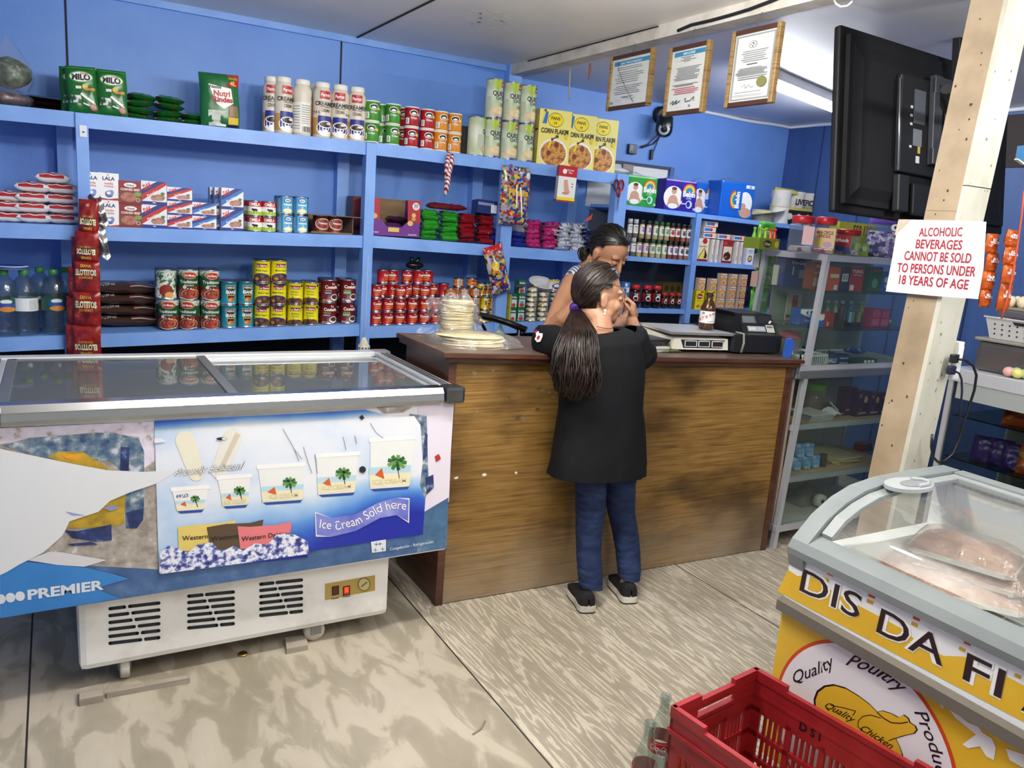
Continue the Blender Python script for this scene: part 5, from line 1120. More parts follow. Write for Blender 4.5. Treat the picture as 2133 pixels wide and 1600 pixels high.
# ---- top shelf
def creamer(price=None):
    b = MB(); BG_ = noisy('cream_bottle_sleeve', [(.3, 'cfc6b4'), (.6, 'dcd4c4')], (1, 1, 1), 8, 2, .4)
    b.lathe([(.038, 0), (.041, .004), (.042, .03), (.042, .15), (.040, .165), (.042, .18), (.041, .2), (.031, .218), (.029, .222)], BG_, 26)
    sh = [('rect', .0, .06, 1, .36, noisy('tan_sleeve', [(.3, 'b5854a'), (.6, 'c79c62')], (1, 1, 1), 9, 2, .4)), ('rect', .24, .12, .8, .4, C('242f86')), ('ell', .52, .17, .33, .14, W_), ('ell', .52, .245, .26, .065, W_), ('ell', .52, .245, .22, .05, C('2a1a14')), ('ell', .62, .262, .1, .022, C('e6dcc8')), ('rect', .30, .71, .66, .85, C('b5222c')), ('text', 'Parrot', .48, .78, .06, W_, .3, 2), ('text', 'CREAMER', .5, .62, .075, C('1d1c22'), .74, 2), ('rect', .34, .555, .66, .568, C('5a5248')), ('text', 'CREMA', .5, .50, .06, C('4a3c2c'), .3, 1)]
    if price: sh.append(('text', '9 8 5', price, .46, .05, INK, .24, .5))
    decal(b, cylmap(.0424, 0), PI*.0424, .24, sh, eps=.0004); r = b.build('creamer_bottle', link=False)
    c = MB(); c.lathe([(.031, .219), (.033, .222), (.033, .24), (.03, .243)], M('e6e3da', .45), 22); k = c.build('bottle_cap', parent=r, link=False)
    return Proto(r, [k])
P_crm, P_crl, P_crr = creamer(), creamer(.18), creamer(.82)
def creamer_back():
    b = MB(); BG_ = C('d8d0c0'); b.lathe([(.038, 0), (.041, .004), (.042, .03), (.042, .15), (.040, .165), (.042, .18), (.041, .2), (.031, .218), (.029, .222)], BG_, 26)
    sh = [('rect', .04, .05, .8, .6, C('e6e4dc')), ('rect', .8, .05, 1, .6, C('b98a52'))]
    for i in range(9): sh.append(('rect', .08, .12+i*.05, .4, .13+i*.05, GR)); sh.append(('rect', .46, .22+i*.04, .76, .23+i*.04, GR))
    for i in range(6): sh.append(('rect', .5+i*.045, .07, .515+i*.045+.01*(i % 2), .17, INK))
    decal(b, cylmap(.0424, 0), PI*.0424, .24, sh, eps=.0003); r = b.build('creamer_bottle', link=False)
    c = MB(); c.lathe([(.031, .219), (.033, .222), (.033, .24), (.03, .243)], M('e6e3da', .45), 22); return Proto(r, [c.build('bottle_cap', parent=r, link=False)])
P_crmb = creamer_back()
def crisp(h, h2):
    return tin(.0365, .0945, C(h), [('ell', .5, .70, .2, .14, W_), ('ell', .5, .70, .17, .11, K_), ('ell', .5, .66, .1, .04, W_), ('poly', [(.38, .68), (.5, .73), (.62, .68), (.5, .66)], W_), ('rect', .36, .40, .64, .5, C(h2)), ('text', 'Crisps', .5, .45, .09, W_, .3, 2), ('ell', .74, .62, .09, .07, C('e6c25a')), ('rect', .14, .14, .3, .44, W_), ('rect', .17, .17, .18, .41, K_), ('rect', .2, .17, .22, .41, K_), ('rect', .24, .17, .25, .41, K_)], rim=M('e9e7e0', .4), lid=M('efeee8', .4), name='crisp_can')
P_pg, P_pr, P_po = crisp('3f8f2c', '2f7422'), crisp('a8141f', '8e1019'), crisp('d98a24', 'c47418')
OATB = noisy('pale_green_label', [(.3, 'a9bd8a'), (.5, 'cfd8c0'), (.7, 'dfe4d6')], (1, 1, 1), 8, 2, .4)
P_oat = tin(.0455, .192, OATB, [('poly', [(.3, 1), (.62, 1), (.42, .7), (.25, .85)], C('a8c428')), ('rect', .58, .80, .8, .95, C('b0202a')), ('text', 'Parrot', .69, .87, .04, W_, .18, 2), ('text', 'QUICK', .55, .64, .115, C('1c2430'), .62, 3), ('text', 'OATS', .58, .52, .085, C('1c2430'), .42, 2), ('ell', .54, .18, .36, .14, C('cdb592')), ('ell', .56, .22, .28, .1, C('e3cf9a')), ('ell', .7, .36, .09, .05, C('b53a44')), ('ell', .58, .36, .07, .05, C('7a9a3a')), ('rect', .04, .2, .2, .55, C('b9c2ae')), ('rect', .4, .02, .8, .06, C('3a4a8e'))], lid=M('d3d6d2', .4), name='oats_can')
FLAKE = noisy('cornflakes_picture', [(.35, '7d4a1c'), (.48, 'b5783a'), (.58, 'd9a05a'), (.7, '9c5e2a')], (1, 1, 1), 40, 3, .4)
def flakes(h):
    return carton(.185, .285, .062, C(h), [('ell', .5, .82, .24, .13, K_), ('ell', .5, .82, .23, .12, C('f0d81c')), ('text', 'FANS', .5, .85, .055, K_, .34, 2), ('text', '19', .5, .765, .045, K_, .2, 2), ('text', 'CORN FLAKES', .5, .62, .085, C('2c2418'), .86, 3), ('ell', .5, .23, .44, .26, W_), ('ell', .5, .22, .40, .23, FLAKE), ('ell', .58, .38, .08, .05, C('7a3a26')), ('ell', .35, .22, .07, .05, C('7a3a26')), ('poly', [(.1, .74), (.19, .96), (.26, .95), (.22, .74)], C('2a6fc0')), ('ell', .16, .97, .035, .022, C('5a3a2a')), ('poly', [(.3, .32), (.36, .45), (.42, .42), (.36, .3)], C('e8c81c')), ('ell', .43, .47, .035, .025, C('3a2a20')), ('line', [(.42, .46), (.56, .52)], .02, C('3a2a20')), ('ell', .58, .53, .045, .03, C('5a3420')), ('ell', .88, .62, .04, .03, C('3a2a20')), ('poly', [(.82, .5), (.84, .6), (.93, .58), (.9, .48)], C('e8c81c'))], 'cereal_box', C('c9b93a'), [('ell', .5, .8, .3, .1, C('e0c81c')), ('rect', .15, .3, .85, .6, C('d9cc6a')), ('rect', .2, .62, .8, .65, K_)])
P_fl = flakes('ece07a')
# ---- spice shelf
def spice(cap, body, lab, accent, name='spice_jar'):
    b = MB(); b.lathe([(.0135, 0), (.0152, .003), (.0152, .072), (.0128, .08), (.0125, .084)], C(body), 18)
    decal(b, cylmap(.0154, 0), PI*.0154, .10, [('rect', .0, .26, 1, .74, C(lab)), ('ell', .5, .48, .22, .13, C(accent)), ('rect', .25, .6, .75, .67, C('8a8a8a'))], eps=.0003)
    r = b.build(name, link=False); c = MB(); c.lathe([(.0130, .083), (.0138, .085), (.0138, .104), (.0128, .106)], C(cap), 16); return Proto(r, [c.build('jar_lid', parent=r, link=False)])
P_sp = dict(s=spice('b9bcc0', '6d665c', 'e6e6e2', 'c9c9c4'), p=spice('1a1a1c', 'b9a468', 'ece2ea', 'b478a8'), g=spice('1f4a2e', 'b5a878', 'e6ebe0', '6f9a62'), r=spice('1a1a1c', '8e4a30', 'efeef0', '7a6ab0'), o=spice('1a1a1c', '7d3a22', 'f0eee8', 'b52c2a'), k=spice('1a1a1c', '9c6a5a', 'efece6', '4a4a52'))
def coffee(R, H):
    b = MB(); b.lathe([(R-.003, 0), (R, .004), (R, H*.72), (R*.9, H*.82), (R*.82, H*.84)], M('1c100c', .12), 22)
    decal(b, cylmap(R, 0), PI*R, H, [('rect', 0, .28, 1, .68, C('a81c22')), ('poly', [(.16, .28), (.5, .28), (.6, .68), (.2, .68)], C('1d1214')), ('text', 'Café', .46, .62, .07, W_, .3, 2), ('ell', .44, .44, .17, .12, W_), ('ell', .44, .42, .12, .07, C('24140f')), ('line', [(.44, .52), (.56, .6)], .03, W_)], eps=.0003)
    r = b.build('coffee_jar', link=False); c = MB(); c.lathe([(R*.86, H*.83), (R*.9, H*.845), (R*.9, H*.99), (R*.86, H)], M('c41f2a', .4), 22); return Proto(r, [c.build('jar_lid', parent=r, link=False)])
P_cofl, P_cofs = coffee(.029, .135), coffee(.0192, .094)
SOUP = noisy('soup_picture', [(.35, 'a5763a'), (.5, 'c9a25a'), (.65, 'dcbb80')], (1, 1, 1), 40, 2, .4)
def soup(base): return carton(.054, .077, .035, C(base), [('rect', .06, .66, .94, .94, C('f2ecd8')), ('text', 'Maruchan', .5, .83, .12, K_, .8, 2), ('text', 'Instant', .5, .70, .07, K_, .5, 1), ('rect', .06, .5, .94, .64, C('f0b03a')), ('ell', .5, .24, .38, .22, W_), ('ell', .5, .24, .33, .18, SOUP)], 'soup_carton', C('d9c9b4'))
P_so, P_so2 = soup('e58a6a'), soup('b5553a')
P_pasta = carton(.068, .118, .035, C('ecd81c'), [('ell', .46, .70, .38, .14, C('a81f28')), ('text', 'Pronto', .46, .70, .11, W_, .6, 2, .3), ('text', 'Hot cakes', .46, .47, .06, C('c47a1c'), .6, 1, .3), ('ell', .34, .18, .16, .08, C('c9621c')), ('ell', .64, .26, .2, .06, C('e8c06a')), ('ell', .62, .17, .22, .06, C('dcae52')), ('ell', .6, .93, .07, .04, K_), ('ell', .78, .93, .07, .04, K_)], 'pancake_mix_box', C('c9b818'))
CAKE1 = [('rect', 0, 0, 1, 1, C('f0e2c0')), ('rect', 0, 0, 1, .1, C('8e1d22')), ('poly', [(.0, .8), (0, 1), (.5, 1), (.3, .9)], W_), ('ell', .62, .88, .22, .12, C('b0202a')), ('text', 'SuperMoist', .5, .66, .07, C('7a4a1c'), .8, 1, .3), ('poly', [(.1, .12), (.62, .6), (.7, .2), (.6, .12)], C('f0d65a')), ('poly', [(.66, .58), (.92, .3), (.9, .14), (.62, .14), (.7, .3)], C('3a1d14')), ('line', [(.12, .12), (.64, .6)], .03, C('2c150e'))]
P_ck1 = carton(.088, .14, .045, C('e3d2b0'), CAKE1, 'cake_mix_box', C('efece4'))
P_ck2 = carton(.085, .142, .045, C('8e1f22'), [('rect', .08, .72, .92, .94, C('a5242a')), ('ell', .24, .86, .16, .09, C('c9303a')), ('rect', .45, .82, .85, .9, C('5a3a1c')), ('rect', .08, .1, .92, .72, C('e8d9bc')), ('ell', .5, .3, .36, .18, C('4a2618')), ('line', [(.25, .2), (.7, .42)], .03, C('d9b890')), ('poly', [(.55, .55), (.8, .3), (.4, .3)], C('38190f'))], 'cake_mix_box', C('efe8e4'))
P_cks = carton(.033, .136, .07, C('f2efe8'), [('rect', .1, .04, .18, .96, C('b5424a')), ('rect', .82, .04, .9, .96, C('b5424a')), ('text', 'Cake', .5, .85, .03, C('8e2a30'), .6), ('rect', .3, .6, .7, .78, C('d9cdbc')), ('rect', .3, .15, .7, .35, C('cfc4b4'))], 'cake_mix_box', C('e9e4da'))
P_corns = carton(.066, .135, .045, C('eceef2'), [('rect', .2, .82, .8, .96, C('2c4a9a')), ('text', 'Kingsford', .5, .66, .06, C('24408e'), .8, 2), ('text', 'Corn Starch', .5, .57, .05, C('24408e'), .7, 1), ('ell', .5, .28, .3, .16, C('2f4f9e')), ('ell', .5, .29, .22, .1, C('e6c83a'))], 'starch_box', C('d9dde6'))
P_tp = carton(.098, .034, .05, C('efe9e2'), [('rect', .04, .25, .7, .75, C('2f7fc0')), ('ell', .62, .5, .1, .3, C('c43a3a')), ('rect', 0, .92, 1, 1, C('b5322c')), ('rect', 0, 0, 1, .06, C('b5322c')), ('rect', .74, .3, .96, .7, C('f0d9b0'))], 'gelatin_box', C('e6d9d4'))
# ================================================================== GOODS ON THE BLUE SHELVES
# lower shelf, first bay
put(P_sauceb, (sx(347, ZL1, YS+.065), YS+.065, ZL1(.5)+.1325), -.1, 'pasta sauce tin showing its herb-printed back, top row, leftmost', 'tin', 'pasta sauce tins')
for i, u in enumerate((352, 395, 438)): put(P_sauce, (sx(u, ZL1, YS+.065), YS+.065, ZL1(.6)+.0006), (-.25, -.45, -.1)[i], 'green pasta sauce tin, bottom row, '+nth(i, 3), 'tin', 'pasta sauce tins')
for i, u in enumerate((393, 436)): put(P_sauce, (sx(u, ZL1, YS+.065), YS+.065, ZL1(.6)+.1325), (-.05, .12)[i], 'green pasta sauce tin, top row, '+('second from left', 'rightmost')[i], 'tin', 'pasta sauce tins')
back(P_sauce, .131, (345, 390, 432), ZL1, .157, 'pasta sauce tin', 'tin', 'pasta sauce tins', [2, 2, 2])
rows(P_bean, .105, (476, 511), ZL1, .06, 'teal baked bean tin', 'tin', 'baked bean tins', [2, 2], .1, rz0=.1)
back(P_bean, .105, (473, 503), ZL1, .137, 'teal baked bean tin', 'tin', 'baked bean tins', [2, 2])
rows(P_sd, .102, (545, 579), ZL1, .06, 'yellow tin of mashed black beans', 'tin', 'yellow refried bean tins', [3, 3], .25)
rows(P_sl, .102, (614, 647), ZL1, .06, 'yellow tin of pale refried beans', 'tin', 'yellow refried bean tins', [2, 2], .3)
back(P_sl, .102, (541, 573, 609, 640), ZL1, .136, 'yellow refried bean tin', 'tin', 'yellow refried bean tins', [3, 3, 2, 2])
rows(P_cv, .107, (683,), ZL1, .065, 'dark red bean tin with violet band', 'tin', 'dark red bean tins', [2], .05)
rows(P_cg, .107, (722,), ZL1, .065, 'dark red bean tin with green band', 'tin', 'dark red bean tins', [2], .05)
back(P_cv, .107, (676, 712), ZL1, .15, 'dark red bean tin', 'tin', 'dark red bean tins', [2, 2])
# bags of beans lying in a pile
def lying(W, D, T, mat, cr=.004, paint=None, shapes=None, seed=0., name='packet', nu=14, nv=10, p=3., back=None):
    b = MB(); pillow(b, W, D, T, mat, cr, nu, nv, paint, shapes, seed, p=p, back=back)
    b.shift(Matrix.Translation((0, 0, T/2)) @ Matrix(((1, 0, 0, 0), (0, 0, 1, 0), (0, -1, 0, 0), (0, 0, 0, 1))))
    return Proto(b.build(name, link=False))
BRN = M('4a342c', .3)
P_bag = lying(.27, .24, .047, BRN, .006, None, [('rect', .55, .10, .98, .20, C('8e3a4a')), ('rect', .55, .05, .98, .085, C('d9cfc4')), ('text', 'CONT. NETO', .16, .19, .055, W_, .2, 1), ('text', '823 g (29 oz)', .2, .11, .06, W_, .26, 1), ('text', 'FRIJOLES', .76, .15, .05, C('e6b8c0'), .36, 2)], 2., 'bean_bag', 18, 14)
for k, zz in enumerate((0, .048, .096, .144)):
    x = sx(268, ZL1, YS+.14); put(P_bag, (x+(0, .012, -.006, -.002)[k], YS+.14, ZL1(x)+.001+zz), (0, .02, -.015, .03)[k]*1., 'brown bag of dried beans, '+ROWS[4][k]+' of the pile', 'bag', 'bean bags')
# big water bottles
WCL = clear('bottle_plastic', 'd3e0e2', .09, .05, .06, '9fb4ba', bump=.25)
def water(lab):
    b = MB(); pr = [(.035, 0), (.047, .006), (.048, .02), (.045, .03), (.048, .042), (.045, .054), (.048, .066), (.045, .078), (.048, .09), (.047, .10), (.047, .155), (.048, .165), (.047, .185), (.036, .218), (.02, .237), (.0155, .242), (.0155, .25)]
    b.lathe(pr, WCL, 22, cap=False); r = b.build('water_bottle', link=False)
    c = MB(); c.lathe([(.0165, .244), (.0175, .246), (.0175, .262), (.015, .265)], C('3f8a3c'), 18); k1 = c.build('bottle_cap', parent=r, link=False)
    d = MB(); d.lathe([(.0478, .10), (.0478, .152)], C('1f5a44') if lab else C('e6e9ec'), 24, cap=False)
    decal(d, cylmap(.0481, .1), PI*.048, .052, [('ell', .5, .78, .14, .16, C('e3e9e6')), ('rect', .3, .36, .72, .66, C('2c4fa5')), ('ell', .52, .2, .2, .2, C('d98a34')), ('rect', .8, .1, .95, .9, C('d9dcdc'))] if lab else [('rect', .7, .1, .9, .9, C('c9d0d4'))], eps=.0004); k2 = d.build('paper_label', parent=r, link=False)
    return Proto(r, [k1, k2])
P_w, P_ww = water(1), water(0)
for i, (P, u, dy, lab) in enumerate(((P_w, 14, .06, 'clear water bottle under the white plate, leftmost on the lower shelf'), (P_ww, 55, .065, 'clear water bottle with white label, under the white plate'), (P_w, 88, .16, 'clear water bottle standing back between two others'), (P_w, 116, .06, 'clear water bottle with green label beside the snack strip'), (P_w, 140, .16, 'clear water bottle half hidden behind the red snack strip'), (P_w, -28, .06, 'clear water bottle cut off at left edge of photo'))):
    x = sx(u, ZL1, YS+dy); put(P, (x, YS+dy, ZL1(x)+.0006), FACE(x, YS)+(.1, -.3, 0, .2, .4, 0)[i], lab, 'bottle', 'water bottles')
x = sx(30, ZL1, YS+.07); tag(MB().lathe([(.055, 0), (.062, .003), (.063, .012), (.05, .014)], M('e8eaf0', .4), 26, mats=[None, C('2f55a5')]).build('paper_plate', loc=(x, YS+.065, ZL1(x)+.267)), 'white and blue round lid lying across two water bottles', 'lid')
# lower shelf, second bay
rows(P_red, .0675, (781, 806, 832, 857, 882, 907), ZL2, .05, 'small red chilli tin', 'tin', 'small red tins', [3, 2, 3, 2, 3, 2], .35)
us = (793, 815, 843, 866, 886); n = 0
for i, u in enumerate(us):
    for k in range(4):
        x = sx(u, ZL2, YS+.114); put(P_red, (x, YS+.114, ZL2(x)+.0006+k*.068), rnd(-.8, .8), 'small red chilli tin in the back row, '+ROWS[4][k]+', '+nth(i, 5), 'tin', 'small red tins')
b = MB(); bl = M('15161a', .25); b.ball((0, 0, .022), (.05, .03, .02), bl, 12, 8)
for a in (-1, 1): b.ball((a*.014, 0, .045), (.012, .01, .022), bl, 8, 6, Matrix.Rotation(a*.6, 4, 'Y'))
x = sx(858, ZL2, YS+.114); tag(b.build('black_bag', loc=(x, YS+.114, ZL2(x)+.0006+4*.068)), 'knotted black plastic bag on top of the red tins', 'bag')
rows(P_org, .0455, (963, 987), ZL2, .05, 'orange sausage tin with barcode', 'tin', 'orange tins', [4, 4], .15)
rows(P_orgl, .0455, (935,), ZL2, .05, 'orange sausage tin beside the tortillas', 'tin', 'orange tins', [4], .15)
for i, u in enumerate((950, 978)):
    x = sx(u, ZL2, YS+.115)
    for k in range(5): put((P_org, P_orgl)[i], (x, YS+.115, ZL2(x)+.0006+k*.046), rnd(-.3, .3), 'orange sausage tin in the back row, '+ROWS[5][k]+', '+nth(i, 2), 'tin', 'orange tins')
for i, u in enumerate((897, 920)):
    x = sx(u, ZL2, YS+.11)
    for k in range(3): put(P_red, (x, YS+.11, ZL2(x)+.0006+k*.068), rnd(-.8, .8), 'dark red tin behind the tortilla stack, '+ROWS[3][k]+', '+nth(i, 2), 'tin', 'small red tins')
rows(P_yel, .068, (1008, 1027), ZL2, .045, 'yellow sausage tin', 'tin', 'yellow sausage tins', [2, 2], .3)
for i, u in enumerate((999, 1012, 1026)):
    x = sx(u, ZL2, YS+.107)
    for k in range(3): put(P_yel, (x, YS+.107, ZL2(x)+.0006+k*.0685), rnd(-.6, .6), 'yellow sausage tin in the back row, '+ROWS[3][k]+', '+nth(i, 3), 'tin', 'yellow sausage tins')
for i, (u, k, P) in enumerate(((1067, 0, P_greeny), (1084, 0, P_green), (1067, 1, P_greeny), (1084, 1, P_green), (1085, 2, P_green))):
    x = sx(u, ZL2, YS+.03); put(P, (x, YS+.03+(.015 if k == 2 else 0), ZL2(x)+.0006+k*.0754), 0, 'green sardine box, '+ROWS[3][k]+', '+('left', 'right', 'left', 'right', 'single')[i], 'box', 'green sardine boxes')
for i, (u, n) in enumerate(((1104, 7), (1128, 6), (1153, 6))):
    for k in range(n):
        x = sx(u, ZL2, YS+.045); put(P_tuna, (x, YS+.045, ZL2(x)+.0006+k*.0271), rnd(-.5, .5), 'flat tuna tin, number %s of its stack, %s stack' % (['one', 'two', 'three', 'four', 'five', 'six', 'seven'][k]+' up', ('left', 'middle', 'right')[i]), 'tin', 'tuna tins')
x = sx(1147, ZL2, YS+.045); put(P_cream, (x, YS+.045, ZL2(x)+.0006+6*.0271), .1, 'cream tin with blue emblem on top of the tuna stack', 'tin')
b = MB(); b.lathe([(.02, 0), (.07, .004), (.078, .022), (.081, .024), (.078, .026), (.068, .008), (.001, .006)], M('eceded', .35), 26, cap=False); b.tube([V((-.078, 0, .02)), V((-.15, -.01, .03)), V((-.22, -.02, .036))], .009, M('3a3f4a', .4), 8, flat=.5)
p = ony(1130, 598, YS+.05); o = b.build('frying_pan', loc=(p.x+.02, YS+.09, ZL2(2.3)+.19)); o.rotation_euler = (.35, -.12, .2); tag(o, 'white shallow pan lying on the tuna tins', 'pan')
# middle shelf, first bay
def salt_paint(u, v):
    R_ = C('b5242e')
    if .01 < v < .05 and .1 < u < .8 or .10 < v < .25 or .72 < v < .82: return R_
    if .25 <= v < .5 and .22 < u < .44: return R_
    return None
P_salt = lying(.124, .12, .040, M('eceae6', .4), .006, salt_paint, None, 1., 'salt_bag', 16, 40, 4.)
NS = 0
for r, us in enumerate(((14, 72, 133), (16, 70, 132), (20, 72, 131), (None, 70, 131), (None, None, 114))):
    for i, u in enumerate(us):
        if u is None: continue
        x = sx(u, ZM1, YS+.085); put(P_salt, (x, YS+.085+rnd(-.008, .008), ZM1(x)+.0008+r*.0405), rnd(-.1, .1), 'white and red salt bag, '+ROWS[5][r]+', '+(('left', 'middle', 'right')[i]), 'bag', 'salt bags')
rows(P_lala, .107, (193, 229), ZM1, .012, 'white cream carton', 'carton', 'cream cartons', [2, 2], .02, rz0=0)
rows(P_corn, .094, (273,), ZM1, .012, 'brown corned beef tin', 'tin', 'corned beef tins', [2], .02, rz0=0)
rows(P_dr, .096, (322,), ZM1, .012, 'large ham tin with red stripe', 'tin', 'ham tins', [2], .02, rz0=0)
rows(P_drs, .0575, (375,), ZM1, .012, 'flat ham tin with red stripe', 'tin', 'ham tins', [3], .02, rz0=0)
rows(P_dbs, .0575, (426,), ZM1, .012, 'flat ham tin with blue stripe', 'tin', 'ham tins', [2], .02, rz0=0)
rows(P_dbt, .0915, (484,), ZM1, .012, 'square ham tin with blue stripe', 'tin', 'ham tins', [2], .02, rz0=0)
for j, dy in ((0, .066), (1, .12)):
    for k in range(2):
        x = sx((470, 460)[j], ZM1, YS+dy); put(P_dbt, (x, YS+dy, ZM1(x)+.0006+k*.092), 0, 'square ham tin '+('second', 'third')[j]+' in depth, '+ROWS[2][k], 'tin', 'ham tins')
rows(P_omela, .068, (530, 559), ZM1, .05, 'small evaporated milk tin with cow', 'tin', 'small milk tins', [2, 2], .15)
back(P_omela, .068, (520,), ZM1, .12, 'small evaporated milk tin', 'tin', 'small milk tins', [2])
rows(P_blue, .082, (593, 625), ZM1, .055, 'blue condensed milk tin', 'tin', 'blue milk tins', [2, 2], .35)
back(P_blue, .082, (586, 616), ZM1, .13, 'blue condensed milk tin', 'tin', 'blue milk tins', [2, 2])
# open tray with brown tins
CARDB = noisy('brown_cardboard', [(.3, '6d5740'), (.7, '8d7456')], (1, 1, 6), 5, 3, .8)
x0, x1 = sx(648, ZM1, YS+.02), sx(735, ZM1, YS+.02); tr = thing('cardboard_tray', 'dark open cardboard tray with brown tins on the middle shelf', 'box', ((x0+x1)/2, YS+.02, ZM1(x0)+.001)); wv = x1-x0
b = MB(); b.box((-wv/2, 0, 0), (wv/2, .25, .003), CARDB); b.box((-wv/2, .247, 0), (wv/2, .25, .085), CARDB); b.box((wv/2-.003, 0, 0), (wv/2, .25, .085), CARDB); b.box((-wv/2, 0, 0), (wv/2, .003, .012), CARDB); b.build('tray_body', tr)
b = MB(); b.box((-wv/2-.03, -.02, .086), (wv/2+.035, .17, .089), CARDB); b.build('lid_flap', tr)
for i, u in enumerate((668, 697)):
    x = sx(u, ZM1, YS+.07); put(P_brown, (x, YS+.075, ZM1(x)+.0048), rnd(-.2, .2), 'brown cocoa tin in the cardboard tray, '+('left', 'right')[i], 'tin', 'cocoa tins')
def bx(name, label, cat, u0, u1, vt, Y, z, D, base, shapes=(), group=None, side=None, H=None):
    zf = z if callable(z) else (lambda x: z)
    xa, xb = sx(u0, zf, Y), sx(u1, zf, Y); xm = (xa+xb)/2; h = H or (ony((u0+u1)/2, vt, Y).z-zf(xm))
    P = carton(xb-xa, h, D, C(base), list(shapes), name, C(side) if side else None)
    return put(P, (xm, Y, zf(xm)+.0008), 0, label, cat, group), xb-xa, h
bx('snack_box', 'dark purple box half hidden behind the blue post', 'box', 733, 752, 409, YS+.16, ZM1, .1, '4a1f3a', [('rect', 0, .6, 1, 1, C('6d1f26'))])
# snack box with torn front
sb_x0, sb_x1 = sx(774, ZM2, YS+.02), sx(873, ZM2, YS+.02); SW = sb_x1-sb_x0; SH = ony(830, 416, YS+.02).z-ZM2((sb_x0+sb_x1)/2)
sb = thing('snack_box', 'purple and red open snack carton marked thirty on the middle shelf', 'box', ((sb_x0+sb_x1)/2, YS+.02, ZM2((sb_x0+sb_x1)/2)+.003))
PUR, REDB = C('6a2a86'), C('a81f2c'); b = MB()
mp = lambda x, z, y=0: (-SW/2+x*SW, y, z*SH)
b.prism([mp(0, 0), mp(1, 0), mp(1, .4), mp(.72, .4), mp(.62, .27), mp(.3, .27), mp(.2, .42), mp(0, .45)], (0, .002, 0), PUR)
b.prism([mp(0, .45), mp(.16, .43), mp(.14, .7), mp(.15, .98), mp(0, 1)], (0, .002, 0), REDB); b.prism([mp(.74, .4), mp(1, .4), mp(1, 1), mp(.72, .99), mp(.73, .7)], (0, .002, 0), REDB)
b.box((-SW/2, .002, 0), (-SW/2+.002, .2, SH), PUR); b.box((SW/2-.002, .002, 0), (SW/2, .2, SH), PUR); b.box((-SW/2, .198, 0), (SW/2, .2, SH), CARDB); b.box((-SW/2, .0, 0), (SW/2, .2, .003), CARDB)
decal(b, flatmap((-SW/2, 0, 0), (1, 0, 0), (0, 0, 1), (0, -1, 0)), SW, SH, [('ell', .9, .84, .075, .1, W_), ('text', '30', .9, .86, .1, C('1f3f86'), .1, 2), ('text', 'PACKS', .9, .78, .03, C('1f3f86'), .08, 1), ('ell', .86, .60, .045, .06, C('d9b26a')), ('ell', .86, .50, .045, .05, C('c99a52')), ('ell', .79, .38, .06, .07, C('d9b26a')), ('ell', .04, .52, .06, .07, C('d9b26a')), ('rect', .33, .13, .56, .24, C('d9c05a')), ('text', '30 BAR', .07, .1, .04, W_, .14, 1), ('text', 'GALLETAS', .84, .08, .04, W_, .22, 1)], eps=.0006)
b.build('carton_body', sb)
for i, (x, z, c) in enumerate(((-.05, .115, '8e1f2c'), (.02, .10, '5a2a5e'), (.06, .12, '3a2038'))):
    P = lying(.10, .10, .03, M(c, .3), .006, None, None, i+3., 'snack_packet'); put(P, (sb.location.x+x*SW/.25, YS+.09+.025*i, sb.location.z+.004+.032*i), rnd(-.4, .4), 'snack packet inside the purple open carton, '+('lowest', 'middle', 'topmost')[i], 'packet', 'packets in the snack carton')
# foil packet piles
def foil(h, silver='c9ccd2', wd=.104):
    a = M(h, .28, .25); s = M(silver, .18, .95); d = M('2a2c33', .3, .6)
    def paint(u, v):
        n = noise.noise(V((u*7, v*6, sum(map(ord, h))*.37)))
        if u < .14 or u > .86: return s if n > -.25 else d
        return s if n > .2 else a
    return [lying(wd*.96, .085, .026, a, .011, paint, None, q, 'foil_packet', 16, 10, 7.) for q in (1.3, 4.7)]
def pile(desc, h, us, nrow, zf, group, dz=.0245, dy=.06, silver='c9ccd2', jit=.12, wd=.104):
    Ps = foil(h, silver, wd)
    for i, u in enumerate(us):
        x = sx(u, zf, YS+dy)
        for k in range(nrow[i]):
            put(Ps[(i+k) % 2], (x+rnd(-.006, .006), YS+dy+rnd(-.012, .012), zf(x)+.001+k*dz), (rnd(-.12, .12), rnd(-.1, .1), rnd(-jit, jit)), '%s, %s, %s' % (desc, ROWS[6][k] if nrow[i] == 6 or k < 5 else ROWS[6][k], nth(i, len(us))), 'packet', group)
pile('green foil biscuit packet', '35a52f', (895, 936), (6, 6), ZM2, 'green biscuit packets')
pile('dark red foil biscuit packet', 'a01c28', (973, 1011), (6, 6), ZM2, 'red biscuit packets')
pile('blue foil biscuit packet', '26328e', (1034,), (3,), ZM2, 'blue biscuit packets left of the post')
pile('blue and silver foil packet', '26328e', (1082,), (3,), ZM2, 'blue packets right of the post')
pile('pink foil biscuit packet', 'd0307e', (1110, 1146), (6, 6), ZM2, 'pink biscuit packets', dy=.07)
pile('silver foil biscuit packet', 'd3d5d9', (1176, 1204), (6, 6), ZM2, 'silver biscuit packets', silver='f0f1f4', jit=.5)
pile('navy foil biscuit packet', '1f2858', (1229,), (5,), ZM2, 'navy biscuit packets', jit=.5)
Pf = lying(.13, .09, .03, M('7a1a24', .3), .006, None, [('rect', .1, .3, .9, .7, C('b5242e'))], 2.2, 'snack_packet')
for i, u in enumerate((912, 950)):
    x = sx(u, ZM2, YS+.07); put(Pf, (x, YS+.07, ZM2(x)+.158), (0, 0, rnd(-.3, .2)), 'dark red packet lying on top of the green pile, '+('left', 'right')[i], 'packet', 'packets on the green pile')
